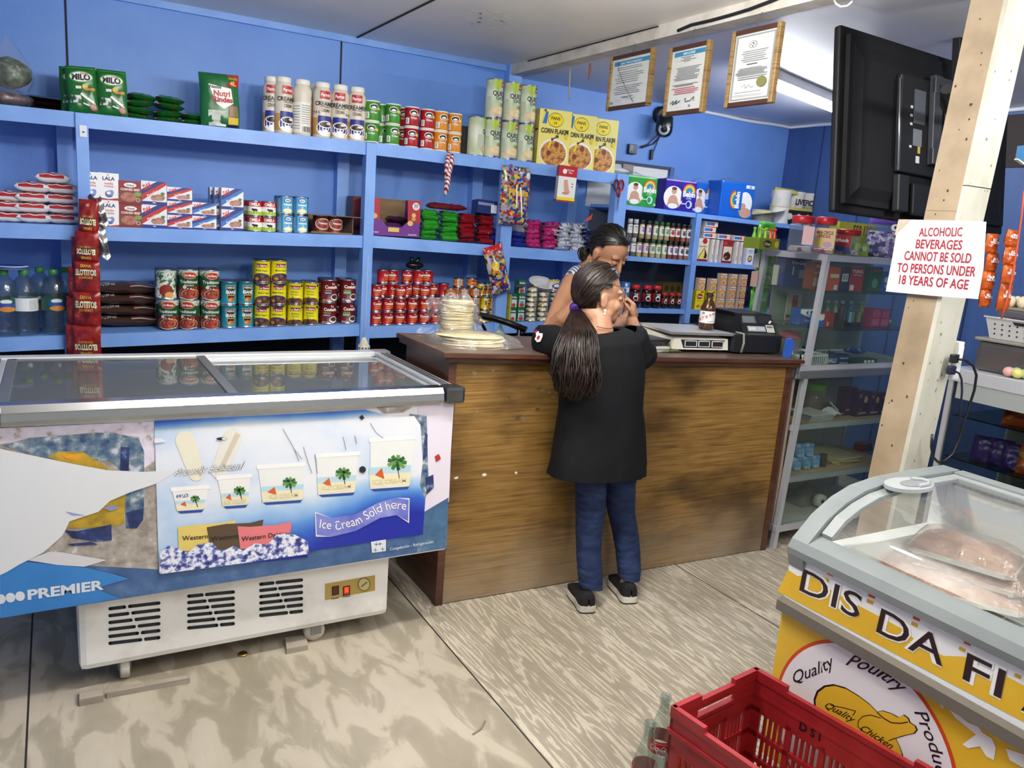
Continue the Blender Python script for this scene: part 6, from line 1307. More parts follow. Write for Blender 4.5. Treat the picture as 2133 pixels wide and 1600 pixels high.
x = sx(1008, ZM2, YS+.08); P = carton(.12, .07, .07, C('20306e'), [('rect', 0, .6, .8, .8, C('8a94b8')), ('rect', .65, .1, .95, .7, C('dfe2e8'))], 'biscuit_box'); put(P, (x, YS+.06, ZM2(x)+.158), (-.1, .05, .05), 'dark blue biscuit box on top of the red pile', 'box')
for i, (u, zz, c) in enumerate(((1090, .088, 'd3d6d4'), (1098, .12, 'c9ccc9'))):
    P = lying(.13, .11, .04, M(c, .22, .5), .016, lambda u, v: C('2f4f3a') if (noise.noise(V((u*6, v*6, 8.))) > .38) else None, None, 6.+i, 'crumpled_bag'); x = sx(u, ZM2, YS+.05)
    put(P, (x, YS+.07, ZM2(x)+zz), (-.5, .25, .3), 'crumpled silver crisp bag on the blue packets, '+('lower', 'upper')[i], 'bag', 'silver crisp bags')
x = sx(1207, ZM2, YS+.06); tag(MB().poly([(0, 0, 0), (.05, -.004, .018), (.06, 0, .05)], C('c42a24')).poly([(0, .003, 0), (.06, .003, .05), (.05, -.001, .018)], C('c42a24')).build('red_paper', loc=(x, YS+.05, ZM2(x)+.165)), 'red pointed paper flag on top of the silver packets', 'paper')
# top shelf
x = sx(20, ZT1, YS+.1)
HERB = noisy('dried_herbs', [(.35, '2b382c'), (.5, '4a5c48'), (.65, '7d8a74')], (1, 1, 1), 40, 4, .7); CHIL = noisy('dried_chillies', [(.35, '3a1f20'), (.5, '5a3030'), (.65, '83686a')], (1, 1, 1), 34, 4, .5)
def sack(name, label, c, R, H, fill, twist):
    t = thing(name, label, 'bag', c, 0, 'clear bags at the left end of the top shelf'); b = MB()
    b.grid(lambda u, v: V((R*.93*math.cos(2*PI*u)*math.sin(PI*min(.999, max(.001, v)))**.6*(1+.07*math.sin(9*u+7*v)), R*.8*math.sin(2*PI*u)*math.sin(PI*min(.999, max(.001, v)))**.6, .003+H*.62*v)), 20, 10, fill); b.build('bag_contents', t)
    b = MB(); b.grid(lambda u, v: V((R*math.cos(2*PI*u)*(1-.93*max(0, v-.45)/.55)*(1+.06*math.sin(13*u*6.28/2+9*v))*(.75+.25*min(1, v*5)), R*.88*math.sin(2*PI*u)*(1-.93*max(0, v-.45)/.55)*(.75+.25*min(1, v*5)), H*v)), 24, 14, FILM); b.build('plastic_film', t)
sack('herb_bag', 'clear knotted bag of dried green herbs at left end of top shelf', (x, YS+.16, ZT1(x)+.07), .085, .2, HERB, 1)
sack('chilli_bag', 'clear bag of dark red dried goods under the herb bag', (x-.02, YS+.09, ZT1(x)+.0008), .10, .085, CHIL, 0)
P = lying(.2, .18, .0195, M('241a1c', .25), .004, None, None, 9., 'dark_packet')
for k in range(3): x = sx(98, ZT1, YS+.1); put(P, (x, YS+.11, ZT1(x)+.001+k*.02), (0, 0, rnd(-.06, .06)), 'flat dark packet stacked left of the green pouches, '+ROWS[3][k], 'packet', 'dark packets')
GRN = M('1f6a2c', .28)
MILO = [('ell', .5, .76, .40, .13, C('4a9a3c')), ('ell', .5, .76, .36, .105, W_), ('text', 'MILO', .5, .755, .12, K_, .6, 4), ('text', 'Nestlé', .62, .835, .04, C('b53a34'), .3, 1), ('rect', .06, .93, .94, .955, C('3f8a44')), ('rect', .3, .5, .48, .56, W_), ('ell', .6, .55, .09, .06, C('c9b43a')), ('rect', .6, .47, .92, .53, C('c98a3a')), ('rect', .08, .2, .45, .36, noisy('milk_splash', [(.45, 'd9dcd6'), (.55, '2a5a34')], (1, 1, 1), 50, 2, .4)), ('line', [(.45, .4), (.65, .3), (.85, .22)], .05, W_), ('line', [(.5, .2), (.7, .15), (.9, .2)], .03, W_), ('ell', .82, .12, .13, .08, C('8a5a4a')), ('ell', .82, .12, .09, .055, C('b58a7a'))]
def standing(name, W, H, T, mat, shapes, seed=0., cr=.004, back=None, paint=None):
    b = MB(); pillow(b, W, H, T, mat, cr, 16, 20, paint, shapes, seed, back=back, eps=.0009); return Proto(b.build(name, link=False))
P_milo = standing('drink_pouch', .108, .18, .04, GRN, MILO, 2.)
for i, (u, dy, tz, lab) in enumerate(((176, .045, -.06, 'green malt drink pouch standing at left of the pair'), (236, .04, -.02, 'green malt drink pouch standing at right of the pair'), (160, .10, -.03, 'green malt drink pouch standing behind the left one'), (212, .10, 0, 'green malt drink pouch standing behind the right one'))):
    x = sx(u, ZT1, YS+dy); put(P_milo, (x, YS+dy, ZT1(x)+.002), (-.10, tz, -.05), lab, 'pouch', 'green drink pouches')
P_mf = lying(.115, .15, .028, GRN, .008, lambda u, v: W_ if noise.noise(V((u*5, v*5, 3.))) > .42 else (C('b5482c') if noise.noise(V((u*5, v*5, 13.))) > .47 else None), None, 3., 'drink_pouch')
for r, us in enumerate(((290, 352, 408), (292, 352, 414), (296, 356), (300, 356))):
    for i, u in enumerate(us): x = sx(u, ZT1, YS+.09); put(P_mf, (x, YS+.09, ZT1(x)+.001+r*.0285), (rnd(-.06, .06), rnd(-.08, .08), rnd(-.1, .1)), 'green pouch lying in the heap, '+ROWS[4][r]+', '+nth(i, len(us)), 'pouch', 'green pouches lying down')
P_nut = standing('milk_pouch', .16, .225, .05, M('1f6a38', .28), [('poly', [(.22, .78), (.8, .72), (.84, .45), (.6, .34), (.42, .42)], W_), ('text', 'Nestlé', .4, .735, .06, K_, .3, 2), ('text', 'Nutri', .56, .62, .10, C('b5222c'), .44, 3), ('text', 'Rindes', .58, .51, .10, C('b5222c'), .5, 3), ('rect', .7, .76, 1, .98, C('b5222c')), ('text', 'RINDE', .85, .91, .04, C('e8c83a'), .24, 1), ('text', '4L', .85, .82, .08, C('e8c83a'), .2, 3), ('rect', .2, .02, .64, .3, noisy('milk_jug_picture', [(.4, 'b9c4b4'), (.6, 'e6eae2')], (1, 1, 1), 25, 2, .4)), ('rect', .28, .12, .5, .22, C('c9cdc6')), ('rect', .7, .05, .96, .19, C('d9b82e')), ('rect', .72, .2, .94, .4, C('8a6a4a')), ('rect', .7, 0, .96, .06, C('1c2a4a'))], 5.)
x = sx(460, ZT1, YS+.05); put(P_nut, (x, YS+.06, ZT1(x)+.002), (-.08, -.03, -.1), 'green and white powdered milk pouch standing alone on the top shelf', 'pouch')
CRL = ['creamer bottle half hidden, leftmost of the row', 'creamer bottle second from left, turned to the right', 'creamer bottle showing its nutrition panel', 'creamer bottle with price written on, third from right', 'creamer bottle with price written on, second from right', 'creamer bottle rightmost, next to the green crisp cans']
for i, (u, dy, rz) in enumerate(((566, .09, 0), (589, .055, .45), (628, .055, 0), (669, .055, .3), (706, .055, -.1), (741, .055, -.1))):
    x = sx(u, ZT1, YS+dy); put((P_crm, P_crm, P_crmb, P_crl, P_crr, P_crm)[i], (x, YS+dy, ZT1(x)+.0006), rz-.15, CRL[i], 'bottle', 'creamer bottles')
x = sx(655, ZT1, YS+.15); put(P_crm, (x, YS+.15, ZT1(x)+.0006), .2, 'creamer bottle standing behind the front row', 'bottle', 'creamer bottles')
rows(P_pg, .0945, (773, 816), ZT2, .05, 'green crisp can', 'can', 'green crisp cans', [2, 2], .25)
back(P_pg, .0945, (792,), ZT2, .125, 'green crisp can', 'can', 'green crisp cans', [2])
rows(P_pr, .0945, (855, 887), ZT2, .05, 'red crisp can', 'can', 'red crisp cans', [2, 2], .15)
back(P_pr, .0945, (841,), ZT2, .125, 'red crisp can', 'can', 'red crisp cans', [2])
rows(P_po, .0945, (915, 944), ZT2, .05, 'orange crisp can', 'can', 'orange crisp cans', [2, 2], .3)
bx('black_box', 'plain black box standing between crisp cans and oat cans', 'box', 951, 974, 262, YS+.08, ZT2, .12, '15161a')
rows(P_oat, .192, (1021, 1057, 1090), ZT2, .06, 'tall oats can', 'can', 'oats cans', [2, 2, 2], .12, rz0=.1)
x = sx(989, ZT2, YS+.06); put(P_oat, (x, YS+.06, ZT2(x)+.0006), 1.2, 'tall oats can standing single, turned sideways at left', 'can', 'oats cans')
for i, (u, dy) in enumerate(((1150, .03), (1199, .045), (1240, .06))):
    x = sx(u, ZT2, YS+dy+.02*i); put(P_fl, (x, YS+dy, ZT2(x)+.0006), -.16, 'pale yellow corn flakes box, '+('leftmost', 'middle', 'rightmost')[i]+' of the three', 'box', 'corn flakes boxes')
# hanging goods in front of the shelves
CANDY = None
def candy_mat(name, sc, stops):
    m, nt, b, N = nodes(name); L = nt.links.new; tc = N('ShaderNodeTexCoord'); v = N('ShaderNodeTexVoronoi'); v.inputs['Scale'].default_value = sc
    L(tc.outputs['Object'], v.inputs[0]); s = N('ShaderNodeSeparateColor'); L(v.outputs['Color'], s.inputs[0]); r = ramp(nt, stops); r.color_ramp.interpolation = 'CONSTANT'; L(s.outputs[0], r.inputs[0]); L(r.outputs[0], b.inputs['Base Color']); b.inputs['Roughness'].default_value = .2; return m
CANDY = candy_mat('mixed_sweets', 75, [(0, '2b3f8a'), (.2, 'b02a2a'), (.34, 'c9822a'), (.42, '3f7a3c'), (.5, '9a94a0'), (.66, '3a2448'), (.78, '5a6a9a'), (.88, 'c9b63a'), (1, 'b5b0b8')])
RO = YS-.045
def hang(name, label, cat, u, v0, v1, wpx, T, mat, shapes, seed, Y=RO, tilt=0., paint=None, cr=.008, hook=True):
    """a bag hanging with its top at v0 and bottom at v1 (pixels)"""
    p = ony(u, v1, Y); q = ony(u, v0, Y); c = depth(p)/FPX; H = q.z-p.z; W = wpx*c
    t = thing(name, label, cat, q, 0); b = MB(); pillow(b, W, H, T, mat, cr, 18, 24, paint, shapes, seed, eps=.0016)
    o = b.build('bag_body', t); o.location = (p.x-q.x, 0, -H); o.rotation_euler = (0, tilt, 0)
    if hook: MB().tube([V((0, 0, -.006)), V((0, .01, .008)), V((0, YS-Y-.001, .006))], .0018, M('2a2b30', .5), 6).build('hook_nail', t)
    return t
def pin_paint(u, v):
    if v > .93: return M('b01f26', .25)
    if v < .10: return C('4a7ab8')
    if u > .55 and v < .8 and noise.noise(V((u*4, v*4, 1.))) > -.1: return M('b9bcc0', .2)
    if .1 < v < .3 and u < .5: return C('d9822e')
    return None
hang('candy_bag', 'tall clear bag of mixed sweets hanging from the top shelf', 'bag', 1068, 346, 468, 68, .05, CANDY, [('text', 'Piñatita', .56, .56, .11, M('d9a82e', .3), .7, 4), ('ell', .88, .85, .09, .06, M('c9d0d0', .3)), ('line', [(.44, .98), (.48, .5), (.5, .3)], .02, M('f0f2f4', .15)), ('line', [(.54, .97), (.62, .5), (.7, .2)], .025, M('f0f2f4', .15))], 3.)
o = hang('candy_bag', 'small twisted clear bag of sweets hanging below the middle shelf', 'bag', 1046, 508, 610, 44, .05, CANDY, [('line', [(.3, .9), (.45, .5)], .03, M('f0f2f4', .15)), ('ell', .35, .6, .2, .1, C('e0c23a'))], 7., tilt=-.32, paint=lambda u, v: M('b01f26', .25) if v > .86 else (M('b9b6c0', .2) if noise.noise(V((u*5, v*6, 4.))) > .3 else None), cr=.014)
# candy cane rope
STR = None
def cane_mat():
    m, nt, b, N = nodes('red_white_stripes'); L = nt.links.new; tc = N('ShaderNodeTexCoord'); wv_ = N('ShaderNodeTexWave'); wv_.wave_type = 'BANDS'; wv_.bands_direction = 'DIAGONAL'; wv_.inputs['Scale'].default_value = 26; L(tc.outputs['Object'], wv_.inputs[0]); r = ramp(nt, [(.45, 'd9d2d4'), (.5, '8e2028')]); L(wv_.outputs[0], r.inputs[0]); L(r.outputs[0], b.inputs['Base Color']); b.inputs['Roughness'].default_value = .3; return m
CANE = cane_mat(); p0 = ony(939, 318, RO); t = thing('candy_bundle', 'bundle of red and white striped wrapped candy hanging from top shelf', 'candy', p0)
b = MB()
for (du, v0, v1, r) in ((-4, 318, 372, .011), (4, 320, 368, .011), (0, 330, 385, .012), (-4, 360, 408, .013)): b.tube([ony(939+du+k*(-1.5), v0+(v1-v0)*k/5, RO+.004*math.sin(k+du))-p0 for k in range(6)], [r*.5, r, r*1.1, r, r*.9, r*.4], CANE, 8)
b.build('striped_candy', t); MB().tube([V((0, 0, -.01)), V((0, .044, .01))], .0018, M('2a2b30', .5), 6).build('hook_nail', t)
# small carton on a nail
xa, xb = ony(1158, 420, RO).x, ony(1192, 420, RO).x; zt, zb = ony(1175, 345, RO).z, ony(1170, 420, RO).z
P = carton(xb-xa, zt-zb, .035, C('ecebe6'), [('rect', 0, .70, 1, 1, C('b81f2a')), ('ell', .3, .84, .12, .07, W_), ('text', 'Parches', .62, .89, .05, W_, .5, 1), ('text', 'Pies', .62, .82, .05, W_, .4, 1), ('poly', [(.3, .6), (.5, .62), (.62, .36), (.72, .26), (.4, .24), (.34, .4)], C('d9a090')), ('ell', .45, .24, .2, .035, C('c98a7a')), ('rect', .74, .5, .84, .53, GR), ('rect', .74, .42, .84, .45, GR), ('rect', 0, .04, 1, .13, C('e8d83a')), ('rect', 0, 0, 1, .04, C('b81f2a'))], 'hanging_carton', C('c4c0bc'), [('rect', 0, .7, 1, 1, C('a01a24')), ('rect', 0, 0, 1, .05, C('a01a24'))])
o = put(P, ((xa+xb)/2, RO-.01, zb), (0, .03, -.15), 'small red and white carton hung on the top shelf edge', 'carton')
# scissors
p = ony(1289, 372, YS-.016); t = thing('scissors', 'red handled scissors hanging on the blue post by the nappies', 'scissors', p); RH = M('9a1f2a', .35)
b = MB()
for s in (-1, 1): b.tube([V((s*.018+.016*math.cos(a)*.9+.002, -.004, -.035+.028*math.sin(a))) for a in [2*PI*i/12 for i in range(13)]], .0055, RH if s > 0 else M('5a1f2a', .35), 7)
b.tube([V((-.012, -.004, -.06)), V((.006, -.004, -.10))], .006, RH, 7); b.tube([V((.014, -.007, -.06)), V((.008, -.006, -.10))], .006, RH, 7); b.build('handles', t)
b = MB(); b.prism([(.0, -.004, -.095), (.012, -.004, -.095), (.012, -.004, -.17), (.008, -.004, -.185)], (0, .002, 0), STEEL); b.prism([(.003, -.007, -.095), (.013, -.007, -.095), (.006, -.007, -.18)], (0, .002, 0), STEEL); b.build('blades', t); MB().tube([V((.012, -.006, -.008)), V((.012, .004, -.006))], .002, STEEL, 6).build('nail', t)
# red snack strips on the first post
ELO = noisy('red_snack_print', [(.36, '5a1512'), (.5, '8e1a1c'), (.62, '9a2a1e'), (.7, 'b5702e')], (1, 1, 1), 26, 3, .28)
def strip(name, label, cells, Y, mat, text, group=None, gap=0):
    q = ony(cells[0][0], cells[0][1], Y); t = thing(name, label, 'snack', q, 0, group)
    for i, (u, v0, v1, wpx, flip, tl) in enumerate(cells):
        a, c = ony(u, v0, Y), ony(u, v1, Y); H = a.z-c.z; W = wpx*depth(a)/FPX; b = MB()
        sh = [(('text', s, .5, (y if not flip else 1-y), h, m, w, bo) + ((0, PI) if flip else ())) for s, y, h, m, w, bo in text]
        pillow(b, W, H, .028, mat, .006, 12, 14, None, sh, i*1.7+u*.1, eps=.002); o = b.build('snack_packet', t); o.location = c-q; o.rotation_euler = (rnd(-.05, .05), tl, -.25+rnd(-.08, .08))
    return t
ET = [('DIANA', .86, .09, M('e0b23a', .4), .42, 2), ('ELOTITOS', .66, .17, M('dfe6b8', .4), .78, 4), ('CON PICANTE', .5, .07, M('e0b23a', .4), .5, 1)]
strip('snack_strip', 'long strip of dark red corn snack packets hanging from the post', [(184, 416, 486, 38, 1, .05), (181, 482, 546, 46, 1, .03), (182, 544, 612, 50, 0, 0), (183, 608, 682, 52, 0, 0), (182, 678, 745, 54, 1, 0)], YS-.075, ELO, ET)
strip('snack_strip', 'second strip of red snack packets partly hidden behind the first', [(168, 494, 560, 34, 0, .02), (166, 556, 622, 40, 0, 0), (164, 618, 680, 44, 0, 0), (163, 676, 743, 44, 0, 0)], YS-.042, ELO, [])
b = MB(); 
for a, c_ in (((196, 410), (214, 470)), ((203, 466), (218, 538))):
    A, B_ = ony(*a, YS-.06), ony(*c_, YS-.06); b.grid(lambda u, v: A+(B_-A)*v+V(((u-.5)*.045, .02*abs(u-.5)+.008*math.sin(9*v), .01*math.sin(7*u))), 6, 10, M('b9bcc2', .15, .9))
tag(b.build('torn_wrapper'), 'torn silver wrapper hanging beside the red snack strip', 'wrapper')
# ================================================================== GOODS ON THE SPICE SHELF
def sp_row(keys, us, zf, dz, row, dy=.04):
    names = dict(s='silver capped spice jar', p='black capped spice jar with pink label', g='green capped herb jar', r='black capped spice jar with violet label', o='black capped spice jar with red label', k='black capped pepper jar')
    cnt = {}
    for k, u in zip(keys, us): cnt.setdefault(k, []).append(u)
    for k, u in zip(keys, us):
        x = sx(u, zf, YS+dy); put(P_sp[k], (x, YS+dy, zf(x)+.0006+dz), rnd(-.35, .2), '%s, %s, %s of its kind' % (names[k], row, nth(cnt[k].index(u), len(cnt[k]))), 'jar', 'spice jars')
sp_row('ssppgggrrkk', (1304, 1317, 1329, 1343, 1357, 1369, 1381, 1393, 1404, 1416, 1427), ZSM, 0, 'lower row')
sp_row('ssppgggookk', (1306, 1318, 1331, 1345, 1359, 1371, 1383, 1394, 1405, 1417, 1428), ZSM, .1065, 'upper row')
sp_row('ssppgggrrkk', (1302, 1314, 1326, 1340, 1354, 1366, 1378, 1390, 1401, 1413, 1424), ZSM, 0, 'back row', .084)
rows(P_cofl, .135, (1320, 1344, 1364), ZSL, .05, 'large coffee jar with red lid', 'jar', 'coffee jars', None, .3)
rows(P_cofs, .094, (1381, 1396, 1411), ZSL, .05, 'small coffee jar with red lid', 'jar', 'coffee jars', None, .3)
for i, (u, dz) in enumerate(((1302, 0), (1301, .03), (1300, .06), (1299, .09), (1300, .12))):
    x = sx(u, ZSL, YS+.03); P = carton(.04, .0295, .05, C(('2f6ab8', 'e6e9ee', '2f6ab8', 'dfe3ea', '3a7ac4')[i]), [('rect', .1, .2, .5, .8, C(('e9ecf2', '2f6ab8')[i % 2]))], 'tobacco_box'); put(P, (x, YS+.02, ZSL(x)+.0006+dz), 0, 'small blue and white box in the stack beside the coffee, '+ROWS[5][i], 'box', 'small blue boxes')
bx('tea_box', 'dark brown box row behind the small coffee jars', 'box', 1376, 1416, 588, YS+.12, ZSL, .06, '5a4a1c', [('ell', .2, .75, .1, .12, C('2c2410')), ('ell', .5, .75, .1, .12, C('2c2410')), ('ell', .8, .75, .1, .12, C('2c2410'))])
rows(P_ck1, .14, (1461,), ZSM, .02, 'yellow cake mix box with red foot', 'box', None, None, .02, rz0=0)
rows(P_ck2, .142, (1512,), ZSM, .02, 'red cake mix box with chocolate cake', 'box', None, None, .02, rz0=0)
for i, u in enumerate((1481.5, 1491, 1532, 1541)):
    x = sx(u, ZSM, YS+.02); P = P_cks; put(P, (x, YS+.02, ZSM(x)+.0006), 0, 'narrow side of a cake mix box, '+nth(i, 4), 'box', 'cake mix boxes seen edge on', sc=(.62, 1, 1.02))
rows(P_corns, .135, (1560,), ZSM, .02, 'white and blue starch box by the cake mixes', 'box', None, None, .02, rz0=0)
for i, (u, dz) in enumerate(((1472, 0), (1502, 0), (1534, 0), (1471, .0345), (1474, .069))):
    x = sx(u, ZSM, YS+.025); put(P_tp, (x, YS+.025, ZSM(x)+.144+dz), 0, 'flat gelatin box on the cake mixes, '+('lower row, left', 'lower row, middle', 'lower row, right', 'second row', 'topmost')[i], 'box', 'gelatin boxes')
for c_, (u, P) in enumerate(((1500, P_so), (1521, P_so), (1542, P_so2))):
    for k in range(3):
        x = sx(u, ZSL, YS+.02); put(P if k < 2 or c_ < 2 else P_so, (x, YS+.02, ZSL(x)+.0006+k*.0775), 0, 'instant soup carton, '+ROWS[3][k]+', '+nth(c_, 3), 'carton', 'soup cartons')
for i, u in enumerate((1455, 1479)):
    x = sx(u, ZSL, YS+.02); put(P_pasta, (x, YS+.02, ZSL(x)+.0006), 0, 'yellow pancake mix box, '+('left', 'right'
    )[i], 'box', 'pancake mix boxes'); put(P_so, (x+.006, YS+.022, ZSL(x)+.120), 0, 'soup carton on top of the pancake mix, '+('left', 'right')[i], 'carton', 'soup cartons')
x = sx(1452, ZSL, YS+.15); P = lying(.2, .12, .09, M('6d625c', .3), .01, None, None, 4., 'sugar_bag'); 
for i, u in enumerate((1410, 1452, 1495)):
    x = sx(u, ZSL, YS+.2); put(P, (x, YS+.2, ZSL(x)+.08 if False else ZSL(x)+.001), 0, 'dim grey bag at the back of the lower spice shelf, '+nth(i, 3), 'bag', 'bags at the back')
# nappies on top
def nappy(label, u0, u1, v0, base, kind, D=.1, Y=YS+.02):
    xa, xb = sx(u0, ZS, Y), sx(u1, ZS, Y); W = xb-xa; xm = (xa+xb)/2; H = ony((u0+u1)/2, v0, Y).z-ZS(xm); b = MB()
    b.box((-W/2, 0, 0), (W/2, D, H), M(base, .3), .012)
    SK = M('c99a80', .5); RB_ = [('d9482e', 1.), ('e6a23a', .86), ('e6dc4a', .72), ('5ab04a', .58), ('3a7ad0', .44)]
    sh = [('ell', .26, .42, .30, .36, W_), ('ell', .26, .30, .15, .2, SK), ('ell', .27, .62, .08, .10, SK), ('ell', .27, .70, .08, .05, C('4a3226')), ('line', [(.2, .4), (.1, .12)], .1, SK), ('line', [(.32, .36), (.46, .14)], .1, SK), ('ell', .26, .16, .15, .07, W_)]
    if kind == 2: sh = [('ell', .72, .42, .22, .32, W_), ('ell', .76, .16, .18, .14, SK), ('ell', .66, .34, .1, .09, SK)]
    cx, cy = (.74, .62) if kind < 2 else (.42, .50)
    for c_, q in RB_: sh.append(('ell', cx, cy+(.02 if kind < 2 else .0), .21*q if kind < 2 else .15*q, .26*q, C(c_)))
    sh += [('rect', cx-.24, cy-.28, cx+.24, cy-.0, M(base, .3))] if kind < 2 else [('rect', cx, cy-.28, cx+.2, cy+.28, M(base, .3))]
    sh += [('text', 'Bebin', cx, cy-.05, .17, W_, .46, 4), ('text', 'SUPER', cx, cy-.19, .06, C('bfe0f4'), .3, 1), ('ell', .76, .24, .1, .13, C('bfe0f4')), ('ell', .74, .24, .06, .09, M(base, .3)), ('text', 'Absorb', .58, .26, .06, W_, .26, 2), ('text', '28', .93, .1, .07, W_, .08, 2)] if kind < 2 else [('text', 'Bebin', cx+.06, cy, .15, W_, .6, 4, 0, PI/2), ('rect', .7, .84, .95, .93, W_), ('text', '38', .83, .885, .07, C('1f4fa0'), .2, 2)]
    decal(b, flatmap((-W/2, 0, 0), (1, 0, 0), (0, 0, 1), (0, -1, 0)), W, H, sh, eps=.0005); o = b.build('nappy_pack', loc=(xm, Y, ZS(xm)+.0008)); tag(o, label, 'pack', 'nappy packs on the spice shelf')
    bb = MB(); bb.grid(lambda u, v: V(((u-.5)*W*.9, D*(.1+.8*v), H-.004+.022*math.sin(PI*u)*math.sin(PI*v)*(1+.5*math.sin(7*u)))), 8, 5, FILM); bb.build('plastic_film', o)
nappy('green nappy pack with crawling baby, leftmost on the spice shelf', 1303, 1365, 366, '2a9a3a', 0)
nappy('purple nappy pack with sitting baby', 1382, 1447, 374, '33209a', 1)
nappy('blue nappy pack tucked behind the purple one', 1440, 1488, 378, '1f62c0', 1, Y=YS+.13)
nappy('large blue nappy pack, rightmost, beside the straw hat', 1496, 1566, 378, '1760c4', 2, .13)
x = sx(1291, ZT2, YS+.16); P = lying(.2, .16, .05, M('e4e4ec', .3), .008, lambda u, v: M('3a2a80', .3) if (u < .2 or v > .75) else None, None, 3., 'nappy_packet'); put(P, (x-.03, YS+.13, ZT2(2.7)+.002), (0, 0, .1), 'violet and white packet lying at the end of the top shelf', 'packet')
# straw hat, toilet paper
p = ony(1588, 447, YS+.12); t = thing('straw_hat', 'pale straw hat on the spice shelf beside the nappies', 'hat', (p.x, YS+.14, ZS(p.x)+.001)); ST = noisy('woven_straw', [(.35, 'b9ad84'), (.6, 'd6cba4')], (1, 1, 6), 30, 3, .7)
MB().lathe([(.082, 0), (.085, .012), (.084, .055), (.078, .07), (.05, .078), (.001, .08)], ST, 26, cap=False).build('hat_crown', t).rotation_euler = (0, 0, 0)
b = MB(); b.grid(lambda u, v: V(((.083+.075*v)*math.cos(2*PI*u), (.083+.075*v)*math.sin(2*PI*u), .058+.03*v*v*(math.cos(2*PI*u+.4)))), 32, 4, ST); b.build('hat_brim', t)
xa, xb = ony(1622, 440, YS+.06).x, ony(1735, 440, YS+.06).x; t = thing('toilet_paper_pack', 'large wrapped multipack of toilet rolls under the television', 'pack', ((xa+xb)/2, YS+.06, ZS(4.1)-.004)); Wp = xb-xa; Hp = ony(1680, 400, YS+.06).z-ZS(4.1)
RL = M('e9e4da', .7)
for r in range(2):
    for i in range(4): MB().lathe([(.018, 0), (Wp/8-.002, 0), (Wp/8-.001, .006), (Wp/8-.001, Hp/2-.008), (Wp/8-.002, Hp/2-.002), (.018, Hp/2-.002)], RL, 20, (-Wp/2+Wp/8+i*Wp/4, .055, r*Hp/2+.002)).build('paper_roll', t)
b = MB(); pillow(b, Wp+.012, Hp+.02, .13, FILM, .006, 20, 14, lambda u, v: C('1c1f20') if v < .42 and .04 < u < .8 else (C('cfc25a') if (.42 <= v < .47 and u < .85) or (v > .85 and u < .3) or (u > .82 and .2 < v < .8) else None), [('text', 'LIVEPICO', .46, .66, .15, INK, .5, 3), ('text', 'biodegradable', .5, .53, .06, C('5a7a3a'), .4, 1), ('ell', .72, .48, .09, .15, C('23282c')), ('ell', .72, .48, .06, .1, C('4a5a64')), ('ell', .18, .25, .05, .09, C('d9d4c4')), ('ell', .34, .25, .05, .09, C('d9d4c4')), ('ell', .5, .25, .05, .09, C('d9d4c4'))], 2., p=6.); o = b.build('plastic_wrap', t); o.location = (0, .055, -.004)
# ================================================================== ON THE COUNTER
def ctop(x): return CT(x)+.0008
TORT = noisy('corn_tortilla', [(.3, 'd3bd88'), (.5, 'e6d6a6'), (.7, 'efe3bd')], (1, 1, 1), 14, 4, .7)
BAGF = clear('thin_bag_film', 'fdfdfd', .09, .14, .09, 'f2f4f6', bump=.8)
# tall stack in a bag
p = onz(914, 686, .985); tx, ty = p.x, min(p.y+.02, CB-.08); c = depth((tx, ty, 1.05))/FPX; R = 33*c; Hs = .15
t = thing('tortilla_stack', 'tall stack of corn tortillas in a clear bag on the counter corner', 'tortillas', (tx, ty, ctop(tx)))
n = 26
for k in range(n):
    b = MB(); z = k*Hs/n; ph = rnd(0, 6); o = (rnd(-.004, .004), rnd(-.004, .004)); th = Hs/n*.92
    if k < 6: o = (o[0]+.004*(k-5), o[1])
    ring = lambda zz, rr: [V((o[0]+rr*math.cos(2*PI*i/20), o[1]+rr*math.sin(2*PI*i/20), zz+.0016*math.sin(3*2*PI*i/20+ph))) for i in range(20)]
    b.add(ring(z+.001, R)+ring(z+th, R)+[V((o[0], o[1], z+th)), V((o[0], o[1], z+.001))], [(i, (i+1) % 20, 20+(i+1) % 20, 20+i) for i in range(20)]+[(20+i, 20+(i+1) % 20, 40) for i in range(20)]+[((i+1) % 20, i, 41) for i in range(20)], TORT, True)
    b.build('tortilla', t)
b = MB()
def film(u, v):
    a = 2*PI*u; r = R*(1.22+.13*math.sin(5*a+6*v)+.08*math.sin(11*a-9*v)) if v < .75 else R*(1.25-(v-.75)*2.6+.1*math.sin(7*a))
    return V((r*math.cos(a), r*math.sin(a), max(.0, (Hs+.028)*v+.006*math.sin(4*a)*v)))
b.grid(film, 40, 12, BAGF)
l = (EYE-V((tx, ty, 1.1))); side = V((-_r.x, -_r.y, 0)).normalized()
for (o0, o1, z0, z1, w0, w1) in ((.6, 2.0, .16, .10, .03, .09), (-.8, -1.6, .075, .02, .09, .12), (.9, 2.6, .02, .004, .07, .03)):
    b.grid(lambda u, v: side*(R*(o0+(o1-o0)*v))+V((0, .012*math.sin(9*u+7*v)-.01, max(.002, z0+(z1-z0)*v+(u-.5)*(w0+(w1-w0)*v)+.006*math.sin(11*v+5*u)))), 8, 12, BAGF)
b.build('plastic_bag', t)
